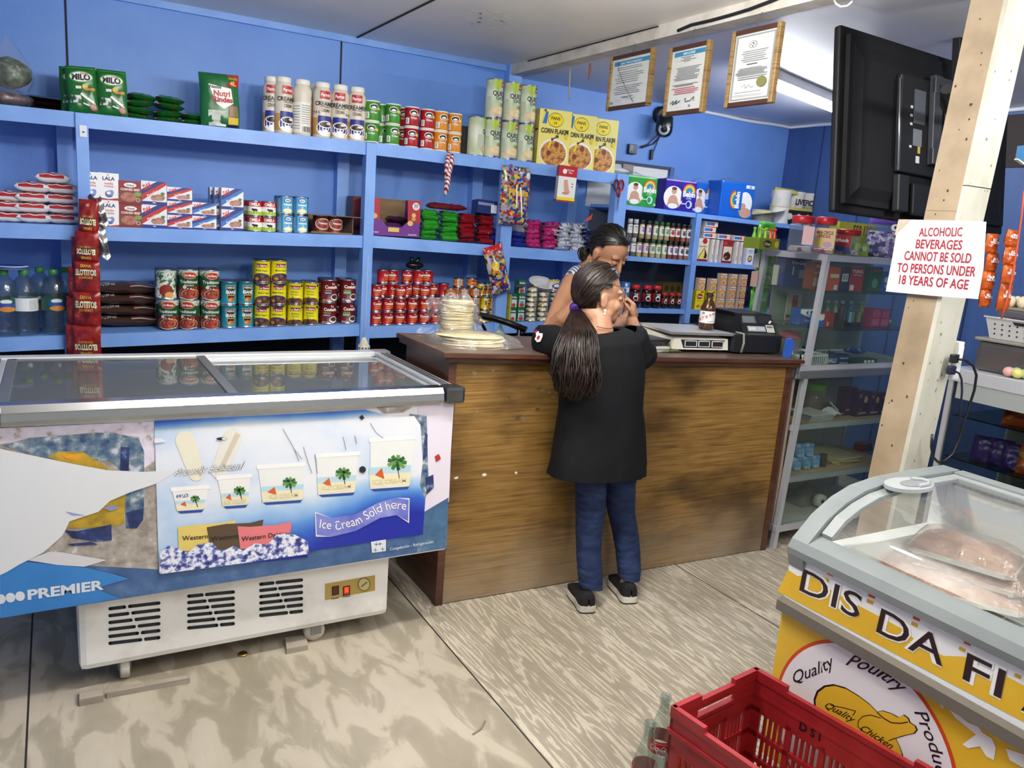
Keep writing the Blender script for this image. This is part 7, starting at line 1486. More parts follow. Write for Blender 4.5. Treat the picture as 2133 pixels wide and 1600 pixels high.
# flat packet of large tortillas
p = onz(995, 716, .985); fx, fy = p.x, p.y+.02
t = thing('tortilla_packet', 'flat clear bag of large flour tortillas lying on the counter', 'tortillas', (fx, fy, ctop(fx)))
for k in range(7):
    b = MB(); rx, ry = .125-.006*(k % 3), .092-.004*(k % 2); o = (-.01+.006*k*(1 if k % 2 else -1)*.6, .003*k, .002+.0052*k); ph = rnd(0, 6)
    f = lambda zz, q: [V((o[0]+q*rx*math.cos(2*PI*i/28), o[1]+q*ry*math.sin(2*PI*i/28), o[2]+zz+q*.003*math.sin(2*2*PI*i/28+ph))) for i in range(28)]
    b.add(f(0, 1)+f(.004, 1)+[V((o[0], o[1], o[2]+.005)), V((o[0], o[1], o[2]))], [(i, (i+1) % 28, 28+(i+1) % 28, 28+i) for i in range(28)]+[(28+i, 28+(i+1) % 28, 56) for i in range(28)]+[((i+1) % 28, i, 57) for i in range(28)], TORT, True); b.build('tortilla', t)
b = MB()
def film2(u, v):
    x = (u-.5)*.32; y = (v-.5)*.23; q = max(0, 1-(abs(2*u-1))**4)*max(0, 1-(abs(2*v-1))**4)
    return V((x+.01*math.sin(7*v), y+.012*math.sin(5*u*3)+(-.05*max(0, 1-abs(u-.52)*7) if v < .05 else 0), .002+.046*q**.5+.003*noise.noise(V((u*9, v*8, 2)))))
b.grid(film2, 26, 18, BAGF); b.build('plastic_bag', t)
# chair behind the counter
CHM = M('0f1013', .25)
ct0 = V((ony(1010, 660, 3.22).x, 3.22, 0)); t = thing('tall_chair', 'black tubular metal chair with curved back behind the counter', 'chair', ct0)
pl_ = lambda u, v, y=3.22: ony(u, v, y)-ct0
top = [pl_(930, 660, 3.16), pl_(965, 656), pl_(1000, 657), pl_(1030, 664), pl_(1060, 673, 3.21), pl_(1096, 688, 3.15)]
b = MB(); b.tube(top, [.014, .016, .016, .016, .016, .017], CHM, 10); b.build('back_rail', t)
hz = pl_(990, 667).z; b = MB(); hc = pl_(982, 705); b.tube([hc+V((.078*math.cos(a), 0, .075*math.sin(a)*1.1)) for a in [PI*i/14 for i in range(15)]], .008, CHM, 8); b.build('back_hoop', t)
b = MB(); b.lathe([(.18, .60), (.19, .61), (.19, .64), (.17, .65)], M('17181c', .5), 26, (0.03, .17, 0)); b.build('seat', t)
for dx, dy in ((-.13, .02), (.19, .02), (-.12, .32), (.17, .32)):
    zt = (hz+.0) if dy < .1 else .60
    tp = (pl_(942, 664) if dx < 0 else pl_(1082, 684, 3.17)) if dy < .1 else V((dx, dy, .60))
    MB().tube([tp, V((dx, dy, .6)), V((dx*1.15, dy+(.03 if dy > .1 else -.02), .004))], .011, CHM, 8).build('leg', t)
MB().tube([V((.03+.165*math.cos(a), .17+.165*math.sin(a), .28)) for a in [2*PI*i/20 for i in range(21)]], .008, CHM, 7).build('foot_ring', t)
# pale green bag hanging on the chair
q = ony(1043, 674, 3.26); b = MB(); b.grid(lambda u, v: V((.11*math.cos(2*PI*u)*(.03+v)*(1+.1*math.sin(12*u+5*v)), .05*math.sin(2*PI*u)*(.03+v), -.26*v)), 20, 10, clear('pale_green_film', 'e6f2e6', .05, .2, .45, 'c9dcc4', bump=.5))
tag(b.build('plastic_bag', loc=q), 'pale green plastic bag hanging on the chair behind counter', 'bag')
# weighing scale with tray, bottle
y0 = 2.585; xa, xb = ony(1402, 720, y0).x, ony(1517, 722, y0).x; w_ = xb-xa; xm = (xa+xb)/2
sc = thing('weighing_scale', 'cream electronic weighing scale with steel tray and three displays', 'scale', (xm, y0, ctop(xm)+.001)); sc.rotation_euler = (0, .029, 0); IV = M('e9e6d6', .4)
b = MB(); b.hexa([(-w_/2, 0, .012), (w_/2, 0, .012), (w_/2+.005, .26, .012), (-w_/2-.02, .26, .012), (-w_/2+.004, .006, .062), (w_/2-.004, .006, .062), (w_/2, .26, .074), (-w_/2-.018, .26, .074)], IV); b.build('scale_body', sc)
b = MB(); mp = flatmap((-w_/2, 0, .012), (1, 0, 0), (0, .12, 1), (0, -1, 0))
sh = [('poly', [(.13, .86), (.93, .86), (.88, .14), (.18, .14)], INK)]
for i, (x0, x1) in enumerate(((.20, .42), (.44, .65), (.68, .9))): sh += [('rect', x0, .24, x1, .78, M('e4e4e0', .4)), ('rect', x0+.015, .30, x1-.015, .72, M('23262a', .2)), ('rect', x0+.04, .80, x1-.06, .84, C(('5a6ac0', '5a6ac0', 'c05a5a')[i]))]
decal(b, mp, w_, .05, sh, eps=.0008); b.build('display_panel', sc)
for dx in (-w_/2+.03, w_/2-.03): 
    for dy in (.03, .22): MB().lathe([(.012, 0), (.014, .003), (.012, .012)], BLACK, 12, (dx, dy, 0)).build('rubber_foot', sc)
zt = ony(1470, 686, y0+.12).z-ctop(xm)
for dx, dy in ((-w_*.38, .08), (w_*.3, .08), (-w_*.38, .2), (w_*.3, .2)): MB().lathe([(.009, .065), (.009, zt-.008)], M('6d7074', .4, .6), 10, (dx, dy, 0)).build('tray_support', sc)
tx0 = ony(1348, 665, y0+.22).x-xm; b = MB(); ST_ = M('dcdfe1', .3, .45)
b.hexa([(-w_/2-.03, -.01, zt-.008), (w_/2+.012, -.01, zt-.008), (w_/2+.012, .27, zt-.008), (tx0, .27, zt-.008), (-w_/2-.036, -.018, zt+.004), (w_/2+.018, -.018, zt+.004), (w_/2+.018, .276, zt+.004), (tx0-.006, .276, zt+.004)], ST_)
b.build('weighing_tray', sc)
bp = V((ony(1470, 686, y0+.10).x, y0+.10, ctop(xm)+zt+.0048))
b = MB(); AMB = M('4a2a0e', .06, 0, .6); k_ = depth(bp)/FPX/.00188
b.lathe([(.028, 0), (.034, .004), (.0345, .085), (.033, .098), (.024, .122), (.0145, .138), (.0135, .150), (.0155, .153), (.0155, .160), (.0125, .164)], AMB, 24)
t = b.build('beer_bottle', loc=bp); tag(t, 'brown glass beer bottle with red striped label on the scale', 'bottle')
b = MB(); b.lathe([(.0348, .03), (.0348, .084)], M('ecebe8', .4), 28, cap=False); decal(b, cylmap(.0351, .03), PI*.035, .054, [('poly', [(.12, .12), (.88, .72), (.88, .98), (.12, .38)], C('b01c28')), ('text', 'Red Stripe', .5, .55, .2, W_, .62, 3, .3, .38), ('ell', .3, .82, .06, .1, C('8a8a6a')), ('rect', .5, .12, .8, .16, GR)], eps=.0004); b.build('label', t); t.rotation_euler = (0, 0, FACE(bp.x, bp.y)+.1)
b = MB(); b.lathe([(.0158, .156), (.0162, .160), (.014, .1655), (.001, .166)], BLACK, 18, cap=False); b.build('bottle_cap', t)
# cash register
y0 = 2.565; xa, xb = ony(1527, 720, y0).x, min(ony(1637, 722, y0).x, 2.94); w_ = xb-xa; xm = (xa+xb)/2; DR = .088; RG = M('1b1c21', .45); RG2 = M('24262c', .4)
rg = thing('cash_register', 'black cash register with open drawer box at right end of counter', 'register', (xm, y0, ctop(xm)+.001)); rg.rotation_euler = (0, .029, 0)
b = MB(); b.box((-w_/2, 0, .006), (w_/2, .36, DR), RG, .004); b.build('cash_drawer', rg)
b = MB(); b.tube([V((-w_/2+.05, -.004, .006)), V((-w_/2+.056, -.007, .05)), V((-w_/2+.05, -.004, DR+.004)), V((-w_/2+.035, .03, DR+.006))], .0055, M('8f8f86', .6), 7); b.build('drawer_cord', rg)
xu0, xu1 = ony(1543, 670, y0+.1).x-xm, ony(1612, 670, y0+.1).x-xm; zu = ony(1575, 655, y0+.1).z-ctop(xm)
b = MB(); b.hexa([(xu0, .08, DR), (xu1, .08, DR), (xu1, .30, DR), (xu0, .30, DR), (xu0, .13, zu), (xu1, .13, zu), (xu1, .30, zu+.006), (xu0, .30, zu+.006)], RG2); b.build('register_body', rg)
b = MB(); xl0 = ony(1488, 670, y0+.2).x-xm
b.prism([(xl0, .10, DR-.03), (xu0-.002, .10, DR-.03), (xu0-.002, .10, zu-.004), (xu0-.06, .10, zu+.006), (xl0+.03, .10, zu-.012), (xl0, .10, zu-.05)], (0, .22, 0), RG); b.build('printer_cover', rg)
nrm = V((0, -(zu-DR), .05)).normalized(); b = MB(); mp = flatmap((xu0, .08, DR), (1, 0, 0), (0, .05/(zu-DR), 1), nrm); wu, hu = xu1-xu0, zu-DR
decal(b, mp, wu, hu, [('rect', .03, .46, .52, .92, M('3a3d42', .4)), ('rect', .08, .52, .46, .86, M('7c8285', .2)), ('rect', .55, .5, .97, .9, M('30333a', .4)), ('rect', .16, .06, .7, .34, M('aeb3ba', .5)), ('rect', .2, .12, .42, .28, M('dfe2e4', .5)), ('rect', .46, .12, .66, .28, M('c9ced4', .5)), ('rect', .72, .02, .96, .42, M('d4d2c4', .5)), ('rect', .75, .26, .93, .36, GR), ('poly', [(.82, .52), (.9, .66), (.95, .62), (.87, .48)], W_)], eps=.0008); b.build('display_panel', rg)
# red lidded tub on the drawer, blue booklet
p = V((onx(1646, 690, 3.115).x, onx(1646, 690, 3.115).y, KB+.0105)); t = thing('food_tub', 'clear food tub with dark red lid seen through the case side glass', 'tub', p)
TB = clear('cloudy_plastic', 'ece6e4', .08, .1, .35, 'c9b4ac'); zt = .105
b = MB(); b.lathe([(.042, 0), (.046, .003), (.056, zt)], TB, 24); b.build('tub_body', t)
b = MB(); b.lathe([(.058, zt-.004), (.064, zt), (.066, zt+.006), (.05, zt+.012), (.046, zt+.03), (.001, zt+.032)], M('9c2a48', .35), 26, cap=False); b.build('tub_lid', t)
b = MB(); b.lathe([(.038, .004), (.04, .03), (.001, .034)], M('b5705a', .6), 18, cap=False); b.build('food', t)
p = V((2.945, 2.50, ctop(2.94))); b = MB(); b.prism([(-.045, 0, 0), (-.005, 0, 0), (.022, .006, .05), (-.004, .003, .085), (-.04, 0, .082)], (0, .012, .004), C('2f62c8')); b.prism([(.006, -.0006, .012), (.010, -.0006, .012), (.018, .009, .035), (.014, .008, .035)], (0, .0005, 0), C('9ab8ee')); tag(b.build('blue_booklet', loc=p), 'bright blue folded booklet standing at the right end of counter', 'booklet')
# clutter between the girl and the scale
p = V((ony(1352, 700, 2.66).x, 2.66, 0)); p.z = ctop(p.x)
t = thing('receipt_tray', 'dark plastic tray on white pads beside the scale', 'tray', p)
b = MB(); b.box((-.055, -.08, 0), (.05, .06, .011), M('e2e2dd', .6), .003); b.box((-.05, -.085, .012), (.052, .055, .022), M('d5d5cf', .6), .003); b.build('paper_pads', t)
b = MB(); b.hexa([(-.05, -.06, .0235), (.05, -.06, .0235), (.05, .07, .0235), (-.05, .07, .0235), (-.06, -.075, .052), (.062, -.075, .052), (.062, .085, .052), (-.06, .085, .052)], M('2a2c31', .35)); b.build('tray_body', t)
b = MB(); b.grid(lambda u, v: V(((u-.5)*.11, (v-.5)*.10, .004+.022*math.sin(PI*u)*math.sin(PI*v)*(1+.4*math.sin(9*u+4*v)))), 12, 10, clear('green_tinted_bag', 'e3ecd4', .08, .15, .3, '9aa87a', bump=.6)); p = V((ony(1385, 725, 2.62).x, 2.62, 0)); p.z = ctop(p.x)+.001; tag(b.build('plastic_bag', loc=p), 'small greenish plastic bag lying at left of the scale', 'bag')

# ================================================================== IN AND ON THE CASE
KC = lambda x: KT+.001
def jar(label, u, w_px, vt, Y, lidc, lab, fill, group=None, z=KT):
    x = sx(u, KC, Y); c = depth((x, Y, z))/FPX; R = w_px*c/2; H = ony(u, vt, Y).z-z; t = thing('sweet_jar', label, 'jar', (x, Y, z+.001), FACE(x, Y), group)
    b = MB(); b.box((-R, -R*.9, 0), (R, R*.9, H*.78), clear('jar_plastic', 'eff1f1', .08, .04, .05), R*.18); b.lathe([(R*.8, H*.76), (R*.8, H*.86)], clear('jar_plastic2', 'eff1f1', .08, .04, .05), 22); b.build('jar_body', t)
    b = MB(); b.lathe([(R*.86, H*.80), (R*.9, H*.82), (R*.9, H*.97), (R*.84, H)], M(lidc, .35), 24); b.build('jar_lid', t)
    b = MB(); b.box((-R*.88, -R*.78, .004), (R*.88, R*.78, H*fill[1]), fill[0], R*.1); b.build('sweets', t)
    if lab:
        b = MB(); decal(b, flatmap((-R, -R*.9-.0008, 0), (1, 0, 0), (0, 0, 1), (0, -1, 0)), 2*R, H, lab, eps=.0006); b.build('paper_label', t)
    return t
SW1 = candy_mat('red_sweets', 60, [(0, '8e2a2e'), (.3, 'b5484a'), (.6, 'c9908a'), (1, 'd9b4ac')]); SWP = candy_mat('purple_wrapped_sweets', 70, [(0, '3a2a6a'), (.3, '6a4aa0'), (.55, 'b9a8d4'), (.75, 'e6e2ee'), (1, '4a3080')]); SWG = candy_mat('grey_sweets', 60, [(0, '4a4450'), (.35, '7a6f80'), (.6, 'a59aa0'), (1, '8a5a5a')])
jar('square clear sweet jar with red lid, half empty, left of the pair', 1664, 50, 449, KY0+.08, 'c9242e', [('rect', .55, .22, .98, .72, M('dcb4b4', .5))], (SWG, .18), 'red lidded jars on the case')
jar('square clear sweet jar with red lid and orange label, right of the pair', 1712, 46, 452, KY0+.06, 'c9242e', [('rect', .1, .16, .95, .70, C('e6c89a')), ('text', 'MINI CIRCLE', .5, .58, .09, C('8e3a2a'), .7, 3), ('text', 'STICKS', .5, .48, .07, C('8e3a2a'), .5, 3), ('ell', .35, .32, .2, .1, C('e0d46a')), ('ell', .65, .26, .2, .08, C('c9a0c0'))], (SW1, .14), 'red lidded jars on the case')
jar('wide clear sweet jar with red lid and red label', 1760, 56, 478, KY0+.08, 'a81c28', [('rect', .02, .22, .62, .76, C('b0202a')), ('text', 'Airheads', .3, .58, .14, W_, .5, 3), ('poly', [(.02, .22), (.62, .1), (.62, .3), (.02, .4)], C('2a3a7a'))], (SWG, .22))
jar('large clear jar of purple wrapped sweets with violet lid', 1834, 70, 448, KY0+.16, '6a4ab0', [('ell', .75, .72, .1, .08, W_), ('ell', .78, .72, .05, .04, K_)], (SWP, .62))
bx('sweet_box', 'green open box of little bottled drinks on the case', 'box', 1580, 1622, 497, KY0+.26, KC, .10, '7a8a2a', [('ell', .4, .5, .2, .35, C('3a3426')), ('text', 'Chao', .4, .5, .25, C('d9d4a0'), .3, 2), ('ell', .85, .5, .1, .3, C('d9b43a'))])
for i, (u, c_) in enumerate(((1592, '8fc83a'), (1604, '8fc83a'), (1615, '9ac83a'), (1626, 'e07a3a'), (1634, 'e0502a'))):
    x = sx(u, KC, KY0+.30); b = MB(); b.lathe([(.010, 0), (.011, .06), (.006, .08), (.006, .092)], M(c_, .2), 12); b.lathe([(.0075, .09), (.0075, .102)], M('8fd03a' if i < 3 else 'd94a2a', .4), 10); tag(b.build('small_bottle', loc=(x, KY0+.375, KT+.001)), 'tiny sweet bottle standing behind the green box, '+nth(i, 5), 'bottle', 'tiny sweet bottles')
o, w1, h1 = bx('price_box', 'yellow and green box of gum with price numbers behind the jars', 'box', 1740, 1815, 464, KY0+.27, KC, .06, 'a8b82a', [('rect', 0, .62, 1, 1, C('d9cf3a')), ('text', '550 125', .62, .78, .3, C('2a3a1c'), .5, 2), ('ell', .88, .35, .08, .22, C('e6ecee'))])
bx('gum_packet', 'light green gum packet with price tag before the purple jar', 'packet', 1783, 1807, 508, KY0+.035, KC, .03, '9ac83a', [('ell', .62, .62, .22, .2, C('dfe8ea')), ('text', '$10', .3, .5, .3, K_, .3, 2), ('rect', 0, 0, 1, .12, C('e0c23a'))])
inside = lambda u, v, Y, z: min(KY1-.085, max(Y, onx(u, v+25, xl(z)+.034).y))
K1 = lambda x: KS1+.0005; K2 = lambda x: KS2+.0005; K0 = lambda x: KB+.0005
for a in (('medicine_box', 'cream medicine box with brown print, leftmost on the upper glass shelf', 'box', 1616, 1640, 553, KY0+.10, K1, .03, 'ddd4c2', [('text', 'Alka', .5, .6, .14, C('5a3a2a'), .7, 2), ('ell', .5, .35, .3, .12, C('6a4a3a'))]),
          ('medicine_box', 'large blue medicine box with white heading', 'box', 1630, 1684, 538, KY0+.19, K1, .05, '2a3f80', [('text', 'Viro-Grip', .5, .85, .14, W_, .8, 1), ('rect', .55, .3, .85, .6, C('8a94b4')), ('rect', .3, .4, .34, .7, C('c9cfe0'))]),
          ('medicine_box', 'brown orange medicine box with white heading', 'box', 1688, 1722, 546, KY0+.12, K1, .05, '8a3a1c', [('text', 'Viro-Grip', .5, .85, .12, W_, .85, 1), ('rect', .1, .1, .7, .42, C('8d8d88')), ('line', [(.1, .6), (.9, .66)], .02, C('d9b49a'))]),
          ('medicine_box', 'bright orange medicine box at the case corner', 'box', 1720, 1745, 556, KY0+.05, K1, .04, 'd2581f', [('rect', .2, .55, .9, .7, C('e6d9b4')), ('rect', .6, .05, .9, .25, C('e6e6e2'))]),
          ('medicine_box', 'dark navy medicine box with barcode', 'box', 1741, 1766, 556, KY0+.06, K1, .04, '1f2a44', [('rect', .35, .4, .85, .72, C('e6e6e2')), ('rect', .42, .45, .46, .68, K_), ('rect', .5, .45, .56, .68, K_), ('rect', .62, .45, .65, .68, K_), ('rect', .7, .45, .76, .68, K_)]),
          ('medicine_box', 'red medicine box with white heading', 'box', 1767, 1794, 556, KY0+.06, K1, .04, 'b01c2c', [('text', 'TYLENOL', .5, .82, .13, W_, .85, 2), ('text', 'Extra Strength', .5, .68, .06, W_, .7, 1), ('rect', .05, .04, .35, .26, C('dcdcd8'))]),
          ('medicine_box', 'dark green medicine box at the right of upper glass shelf', 'box', 1808, 1832, 556, KY0+.08, K1, .04, '1f5a3a', [('rect', .1, .8, .9, .9, C('b5322c')), ('ell', .45, .35, .25, .2, C('6a9a7a'))]),
          ('medicine_box', 'blue medicine box beside the post, upper glass shelf', 'box', 1833, 1856, 566, KY0+.08, K1, .04, '2a5ab0', [('ell', .5, .6, .3, .16, C('d9e2f0')), ('ell', .5, .3, .2, .1, C('a8c0e6'))]),
          ('pill_box', 'blue and white pill box with number four, lower glass shelf', 'box', 1664, 1702, 643, KY0+.16, K2, .06, '2a56a8', [('poly', [(0, .95), (1, .95), (1, .7), (.5, .45), (0, .7)], W_), ('text', '4', .36, .75, .26, K_, .2, 3), ('ell', .62, .76, .1, .12, K_), ('text', 'VapoRub', .5, .28, .16, C('cfe0f4'), .6, 1)]),
          ('pill_box', 'narrow blue and white pill box at the case corner', 'box', 1702, 1714, 655, KY0+.08, K2, .05, '2a66c0', [('poly', [(0, 1), (1, 1), (1, .6), (.5, .5), (0, .6)], W_)]),
          ('pill_box', 'slim red box with barcode, left one', 'box', 1715, 1726, 653, KY0+.08, K2, .05, 'b5322c', [('rect', .5, .1, .9, .4, C('c9b4ac'))]),
          ('pill_box', 'slim red and black box, right one', 'box', 1727, 1740, 652, KY0+.08, K2, .05, 'b5322c', [('rect', .6, 0, 1, 1, C('1f2430'))]),
          ('sachet_box', 'shimmering pink box of sachets, left one', 'box', 1812, 1831, 643, KY0+.08, K2, .05, '9c2a5a', [('rect', .1, .1, .9, .45, C('c05a86')), ('rect', .1, .55, .9, .9, C('b04a78'))]),
          ('sachet_box', 'shimmering pink box of sachets, right one', 'box', 1832, 1850, 645, KY0+.08, K2, .05, '9c2a5a', [('rect', .1, .1, .9, .45, C('c05a86')), ('rect', .1, .55, .9, .9, C('b04a78'))]),
          ('lozenge_box', 'dark blue lozenge box on the case floor', 'box', 1714, 1744, 741, KY0+.05, K0, .06, '1f2f80', [('text', 'HALLS', .6, .5, .4, W_, .6, 3, .2), ('ell', .2, .5, .1, .25, W_)]),
          ('lozenge_box', 'blue box stack beside the lozenge box on the case floor', 'box', 1745, 1767, 740, KY0+.05, K0, .06, '24407a', [('text', 'Sedalmerck', .5, .72, .2, C('c9dcf0'), .8, 2), ('rect', 0, .48, 1, .52, C('101a3a')), ('text', 'Sedalmerck', .5, .25, .2, C('c9dcf0'), .8, 2)]),
          ('battery_box', 'long dark green box with white squares on case floor', 'box', 1771, 1826, 749, KY0+.06, K0, .06, '2a4a34', [('rect', .5, .2, .6, .8, W_), ('rect', .64, .2, .74, .8, W_), ('rect', .78, .2, .88, .8, W_)])):
    a = list(a); a[6] = inside(a[3], a[5], a[6], a[7](0)); bx(*a)
# lighters in a display
x = sx(1785, K2, KY0+.07); t = thing('lighter_display', 'clear display stand with a row of coloured lighters', 'display', (x, KY0+.08, KS2+.001))
b = MB(); b.box((-.04, 0, 0), (.04, .04, .022), BLACK, .002); b.build('stand', t)
b = MB(); b.box((-.042, -.003, 0), (.042, -.001, .085), clear('stand_plastic', 'f2f2f2', .1)); b.build('clear_front', t)
for i, c_ in enumerate(('9ac0e0', '9ac83a', '3a6a5a', 'a89a7a', 'e0d83a')): 
    b = MB(); b.box((-.036+i*.0148, .006, .0225), (-.024+i*.0148, .018, .075), M(c_, .25), .002); b.box((-.036+i*.0148, .006, .0752), (-.024+i*.0148, .018, .086), STEEL, .002); b.build('lighter', t)
# baskets, packets in the case
b = MB(); GB = M('c9ccca', .45)
xa, xb = KX0+.035, sx(1713, K0, KY0+.06); 
for z0, z1 in ((0, .008), (.05, .062)): b.box((xa, KY0+.032, KB+.001+z0), (xb, KY0+.29, KB+.001+z1), GB) if z0 == 0 else [b.box((xa, KY0+.032, KB+z0), (xb, KY0+.037, KB+z1), GB), b.box((xa, KY0+.285, KB+z0), (xb, KY0+.29, KB+z1), GB), b.box((xa, KY0+.032, KB+z0), (xa+.005, KY0+.29, KB+z1), GB), b.box((xb-.005, KY0+.032, KB+z0), (xb, KY0+.29, KB+z1), GB)]
n = int((xb-xa)/.014)
for i in range(n+1):
    xx = xa+(xb-xa-.005)*i/n; b.box((xx, KY0+.032, KB+.008), (xx+.005, KY0+.037, KB+.05), GB)
for i in range(17):
    yy = KY0+.032+.0158*i; b.box((xa, yy, KB+.008), (xa+.005, yy+.006, KB+.05), GB)
tag(b.build('plastic_basket'), 'pale grey slotted basket on the floor of the glass case', 'basket')
for i, (u, Y, z, h, lab) in enumerate(((1697, KY0+.16, KB+.012, '23403a', 'dark green sachets standing in the grey basket of the case'), (1850, KY0+.12, KS2+.002, '5a6a4a', 'green leafy sachets at the right of lower glass shelf'), (1745, KY0+.2, KB+.001, '55605c', 'grey clear packet lying behind the lozenge boxes'), (1795, KY0+.16, KB+.03, '2f4fa8', 'blue packet on top of green box in the case'))):
    P = lying(.10, .08, .03, M(h, .3), .012, lambda u_, v_: C('b9c4b4') if noise.noise(V((u_*7, v_*6, 5.+u))) > .28 else None, None, u*.1, 'sachet'); x = sx(u, lambda q: z, Y); put(P, (x, Y, z), (.5 if i < 2 else 0, 0, .2), lab, 'packet')
for i, (u, c_) in enumerate(((1722, '6a7a6a'), (1738, '8a9a7a'), (1752, '5a4a4a'), (1770, '6a80a8'), (1792, 'a8a84a'))):
    x = sx(u, K2, KY0+.24); b = MB(); b.lathe([(.014, 0), (.016, .004), (.016, .075), (.008, .088), (.008, .1)], M(c_, .25), 14); b.lathe([(.009, .098), (.009, .112)], M('e2e2e2', .4), 12); tag(b.build('lotion_bottle', loc=(x, KY0+.25, KS2+.001)), 'small lotion bottle at the back of the lower glass shelf, '+nth(i, 5), 'bottle', 'lotion bottles')
# green crisp packets hanging behind the side glass
TOR = noisy('green_crisp_print', [(.36, '2f8a2a'), (.5, '58b03a'), (.62, '8ac84a'), (.7, 'd9c23a')], (1, 1, 1), 14, 3, .25)
tt = strip('crisp_strip', 'strip of bright green crisp packets hanging behind the glass case', [(1590, 462, 512, 40, 0, .05), (1592, 512, 556, 42, 0, 0), (1586, 556, 604, 42, 0, 0), (1578, 604, 650, 40, 0, 0)], KY1+.06, TOR, [('Tortrix', .6, .2, C('b5222c'), .7, 4), ('Tortrix', .6, .2, W_, .7, 1)])
bx('flyer', 'red and cream flyer standing on the lower glass shelf', 'flyer', 1634, 1664, 612, KY0+.325, K2, .004, 'c9b4a4', [('rect', .35, .3, .75, .95, C('a8242c')), ('ell', .7, .3, .2, .12, C('8a5a3a')), ('rect', .05, .1, .3, .2, C('8e2a30'))])
# lower cabinet
L1 = lambda x: LS[1]+.0006; L2 = lambda x: LS[0]+.0006; L0 = lambda x: .1148
HAIR = [('text', 'KOLESTON', .45, .14, .07, W_, .7, 2), ('ell', .62, .72, .2, .16, C('c9a08c')), ('poly', [(.4, .85), (.5, .95), (.78, .93), (.86, .7), (.9, .3), (.55, .28), (.74, .5), (.76, .72), (.62, .86), (.5, .82), (.46, .6), (.4, .4)], C('241a22')), ('rect', .1, .78, .22, .92, C('b99a5a')), ('poly', [(.5, .5), (.8, .48), (.8, .3), (.5, .3)], C('2a1c28')), ('ell', .3, .3, .06, .08, C('8a5a80'))]
for i, (u0, u1, vt, Y) in enumerate(((1782, 1808, 818, KY0+.06), (1809, 1831, 820, KY0+.06), (1832, 1852, 822, KY0+.06), (1757, 1779, 810, KY0+.10))): bx('hair_colour_box', 'purple hair colour box with a dark haired portrait, '+nth(i, 4) if i < 3 else 'purple hair colour box turned sideways behind the others', 'box', u0, u1, vt, Y, L1, .055, '4a2450', HAIR if i < 3 else [('text', 'KOLESTON', .5, .2, .06, W_, .7, 1), ('rect', .5, .5, .9, .8, C('b9a06a'))], 'hair colour boxes')
for i in range(5):
    x = sx(1684, L1, KY0+.12); b = MB(); b.grid(lambda u, v: V(((u-.5)*.17, (v-.5)*.16, .002+.006*i+.003*noise.noise(V((u*5, v*5, i*3.))))), 10, 8, M('dcdcda', .5)); b.grid(lambda u, v: V(((u-.5)*.17, -.08, .001+.006*i+.003*v)), 8, 1, M('c9c9c7', .5)); tag(b.build('paper_bag', loc=(x+.004*i, KY0+.125, LS[1]+.001)), 'flat white paper bag in the low pile inside the case, '+ROWS[5][i], 'bag', 'white paper bags')
x = sx(1735, L1, KY0+.08); b = MB(); b.grid(lambda u, v: V(((u-.5)*.12, .05*(v-.5), .012+.03*math.sin(PI*u)*v+.012*noise.noise(V((u*6, v*4, 2.))))), 12, 8, M('e6e6e4', .5)); b.grid(lambda u, v: V((.02+.03*math.cos(3*u), .01+.02*(v-.5), .02+.05*u)), 8, 3, M('ececec', .5)); tag(b.build('crumpled_paper', loc=(x, KY0+.09, LS[1]+.008)), 'crumpled white paper lying before the hair colour boxes', 'paper')
x = sx(1693, L1, KY0+.25); t = thing('sugar_jar', 'clear tub with bright green lid at back of the lower case', 'tub', (x, KY0+.26, LS[1]+.001)); MB().lathe([(.05, 0), (.055, .004), (.056, .11)], TB, 22).build('tub_body', t); MB().lathe([(.058, .105), (.06, .108), (.06, .135), (.05, .14)], M('5ac82a', .35), 24).build('tub_lid', t)
RO_ = noisy('blue_wrapped_paper', [(.35, '4a86c0'), (.5, '8fb4d8'), (.65, 'c9d8e6')], (1, 1, 1), 24, 3, .35)
for i, (u, Y, k) in enumerate(((1655, .10, 0), (1675, .10, 0), (1694, .10, 0), (1658, .10, 1), (1677, .10, 1))):
    x = sx(u, L2, KY0+Y); b = MB(); b.lathe([(.012, 0), (.026, .002), (.0275, .008), (.0275, .058), (.026, .064), (.012, .066)], RO_, 18); tag(b.build('paper_roll', loc=(x, KY0+Y, LS[0]+.001+k*.0668)), 'blue wrapped paper roll, '+ROWS[2][k]+', '+nth(i if k == 0 else i-3, 3 if k == 0 else 2), 'roll', 'blue wrapped rolls')
for i in range(9): x = sx(1712, L2, KY0+.1); tag(MB().lathe([(.018, 0), (.019, .002), (.019, .005), (.018, .0066)], M('4a423a', .6), 16).build('bar_tin', loc=(x+rnd(-.001, .001), KY0+.1, LS[0]+.001+i*.0072)), 'flat dark round tin in the single tall stack beside the blue rolls', 'tin', 'flat dark round tins')
for i, (rz, c_) in enumerate(((.1, 'b9a878'), (-.12, 'c9bb8c'), (.22, 'c4b48a'), (.05, 'cfc49a'))):
    x = sx(1728, L2, KY0+.2); tag(MB().box((-.10, -.11, 0), (.09, .11, .007), M(c_, .7), .001).build('manila_folder', loc=(x+.01*i, KY0+.20, LS[0]+.0012+i*.0078), rot=(0, 0, rz)), 'manila folder in the loose pile behind the rolls, '+ROWS[4][i], 'folder', 'manila folders')
P = carton(.09, .014, .06, C('7a1f26'), [('rect', .1, .1, .9, .9, C('2a1c20'))], 'red_packet')
for k in range(3): x = sx(1800, L2, KY0+.24); put(P, (x, KY0+.22, LS[0]+.001+k*.0146), .1*k, 'flat red and black packet at right on low shelf, '+ROWS[3][k], 'packet', 'red and black packets')
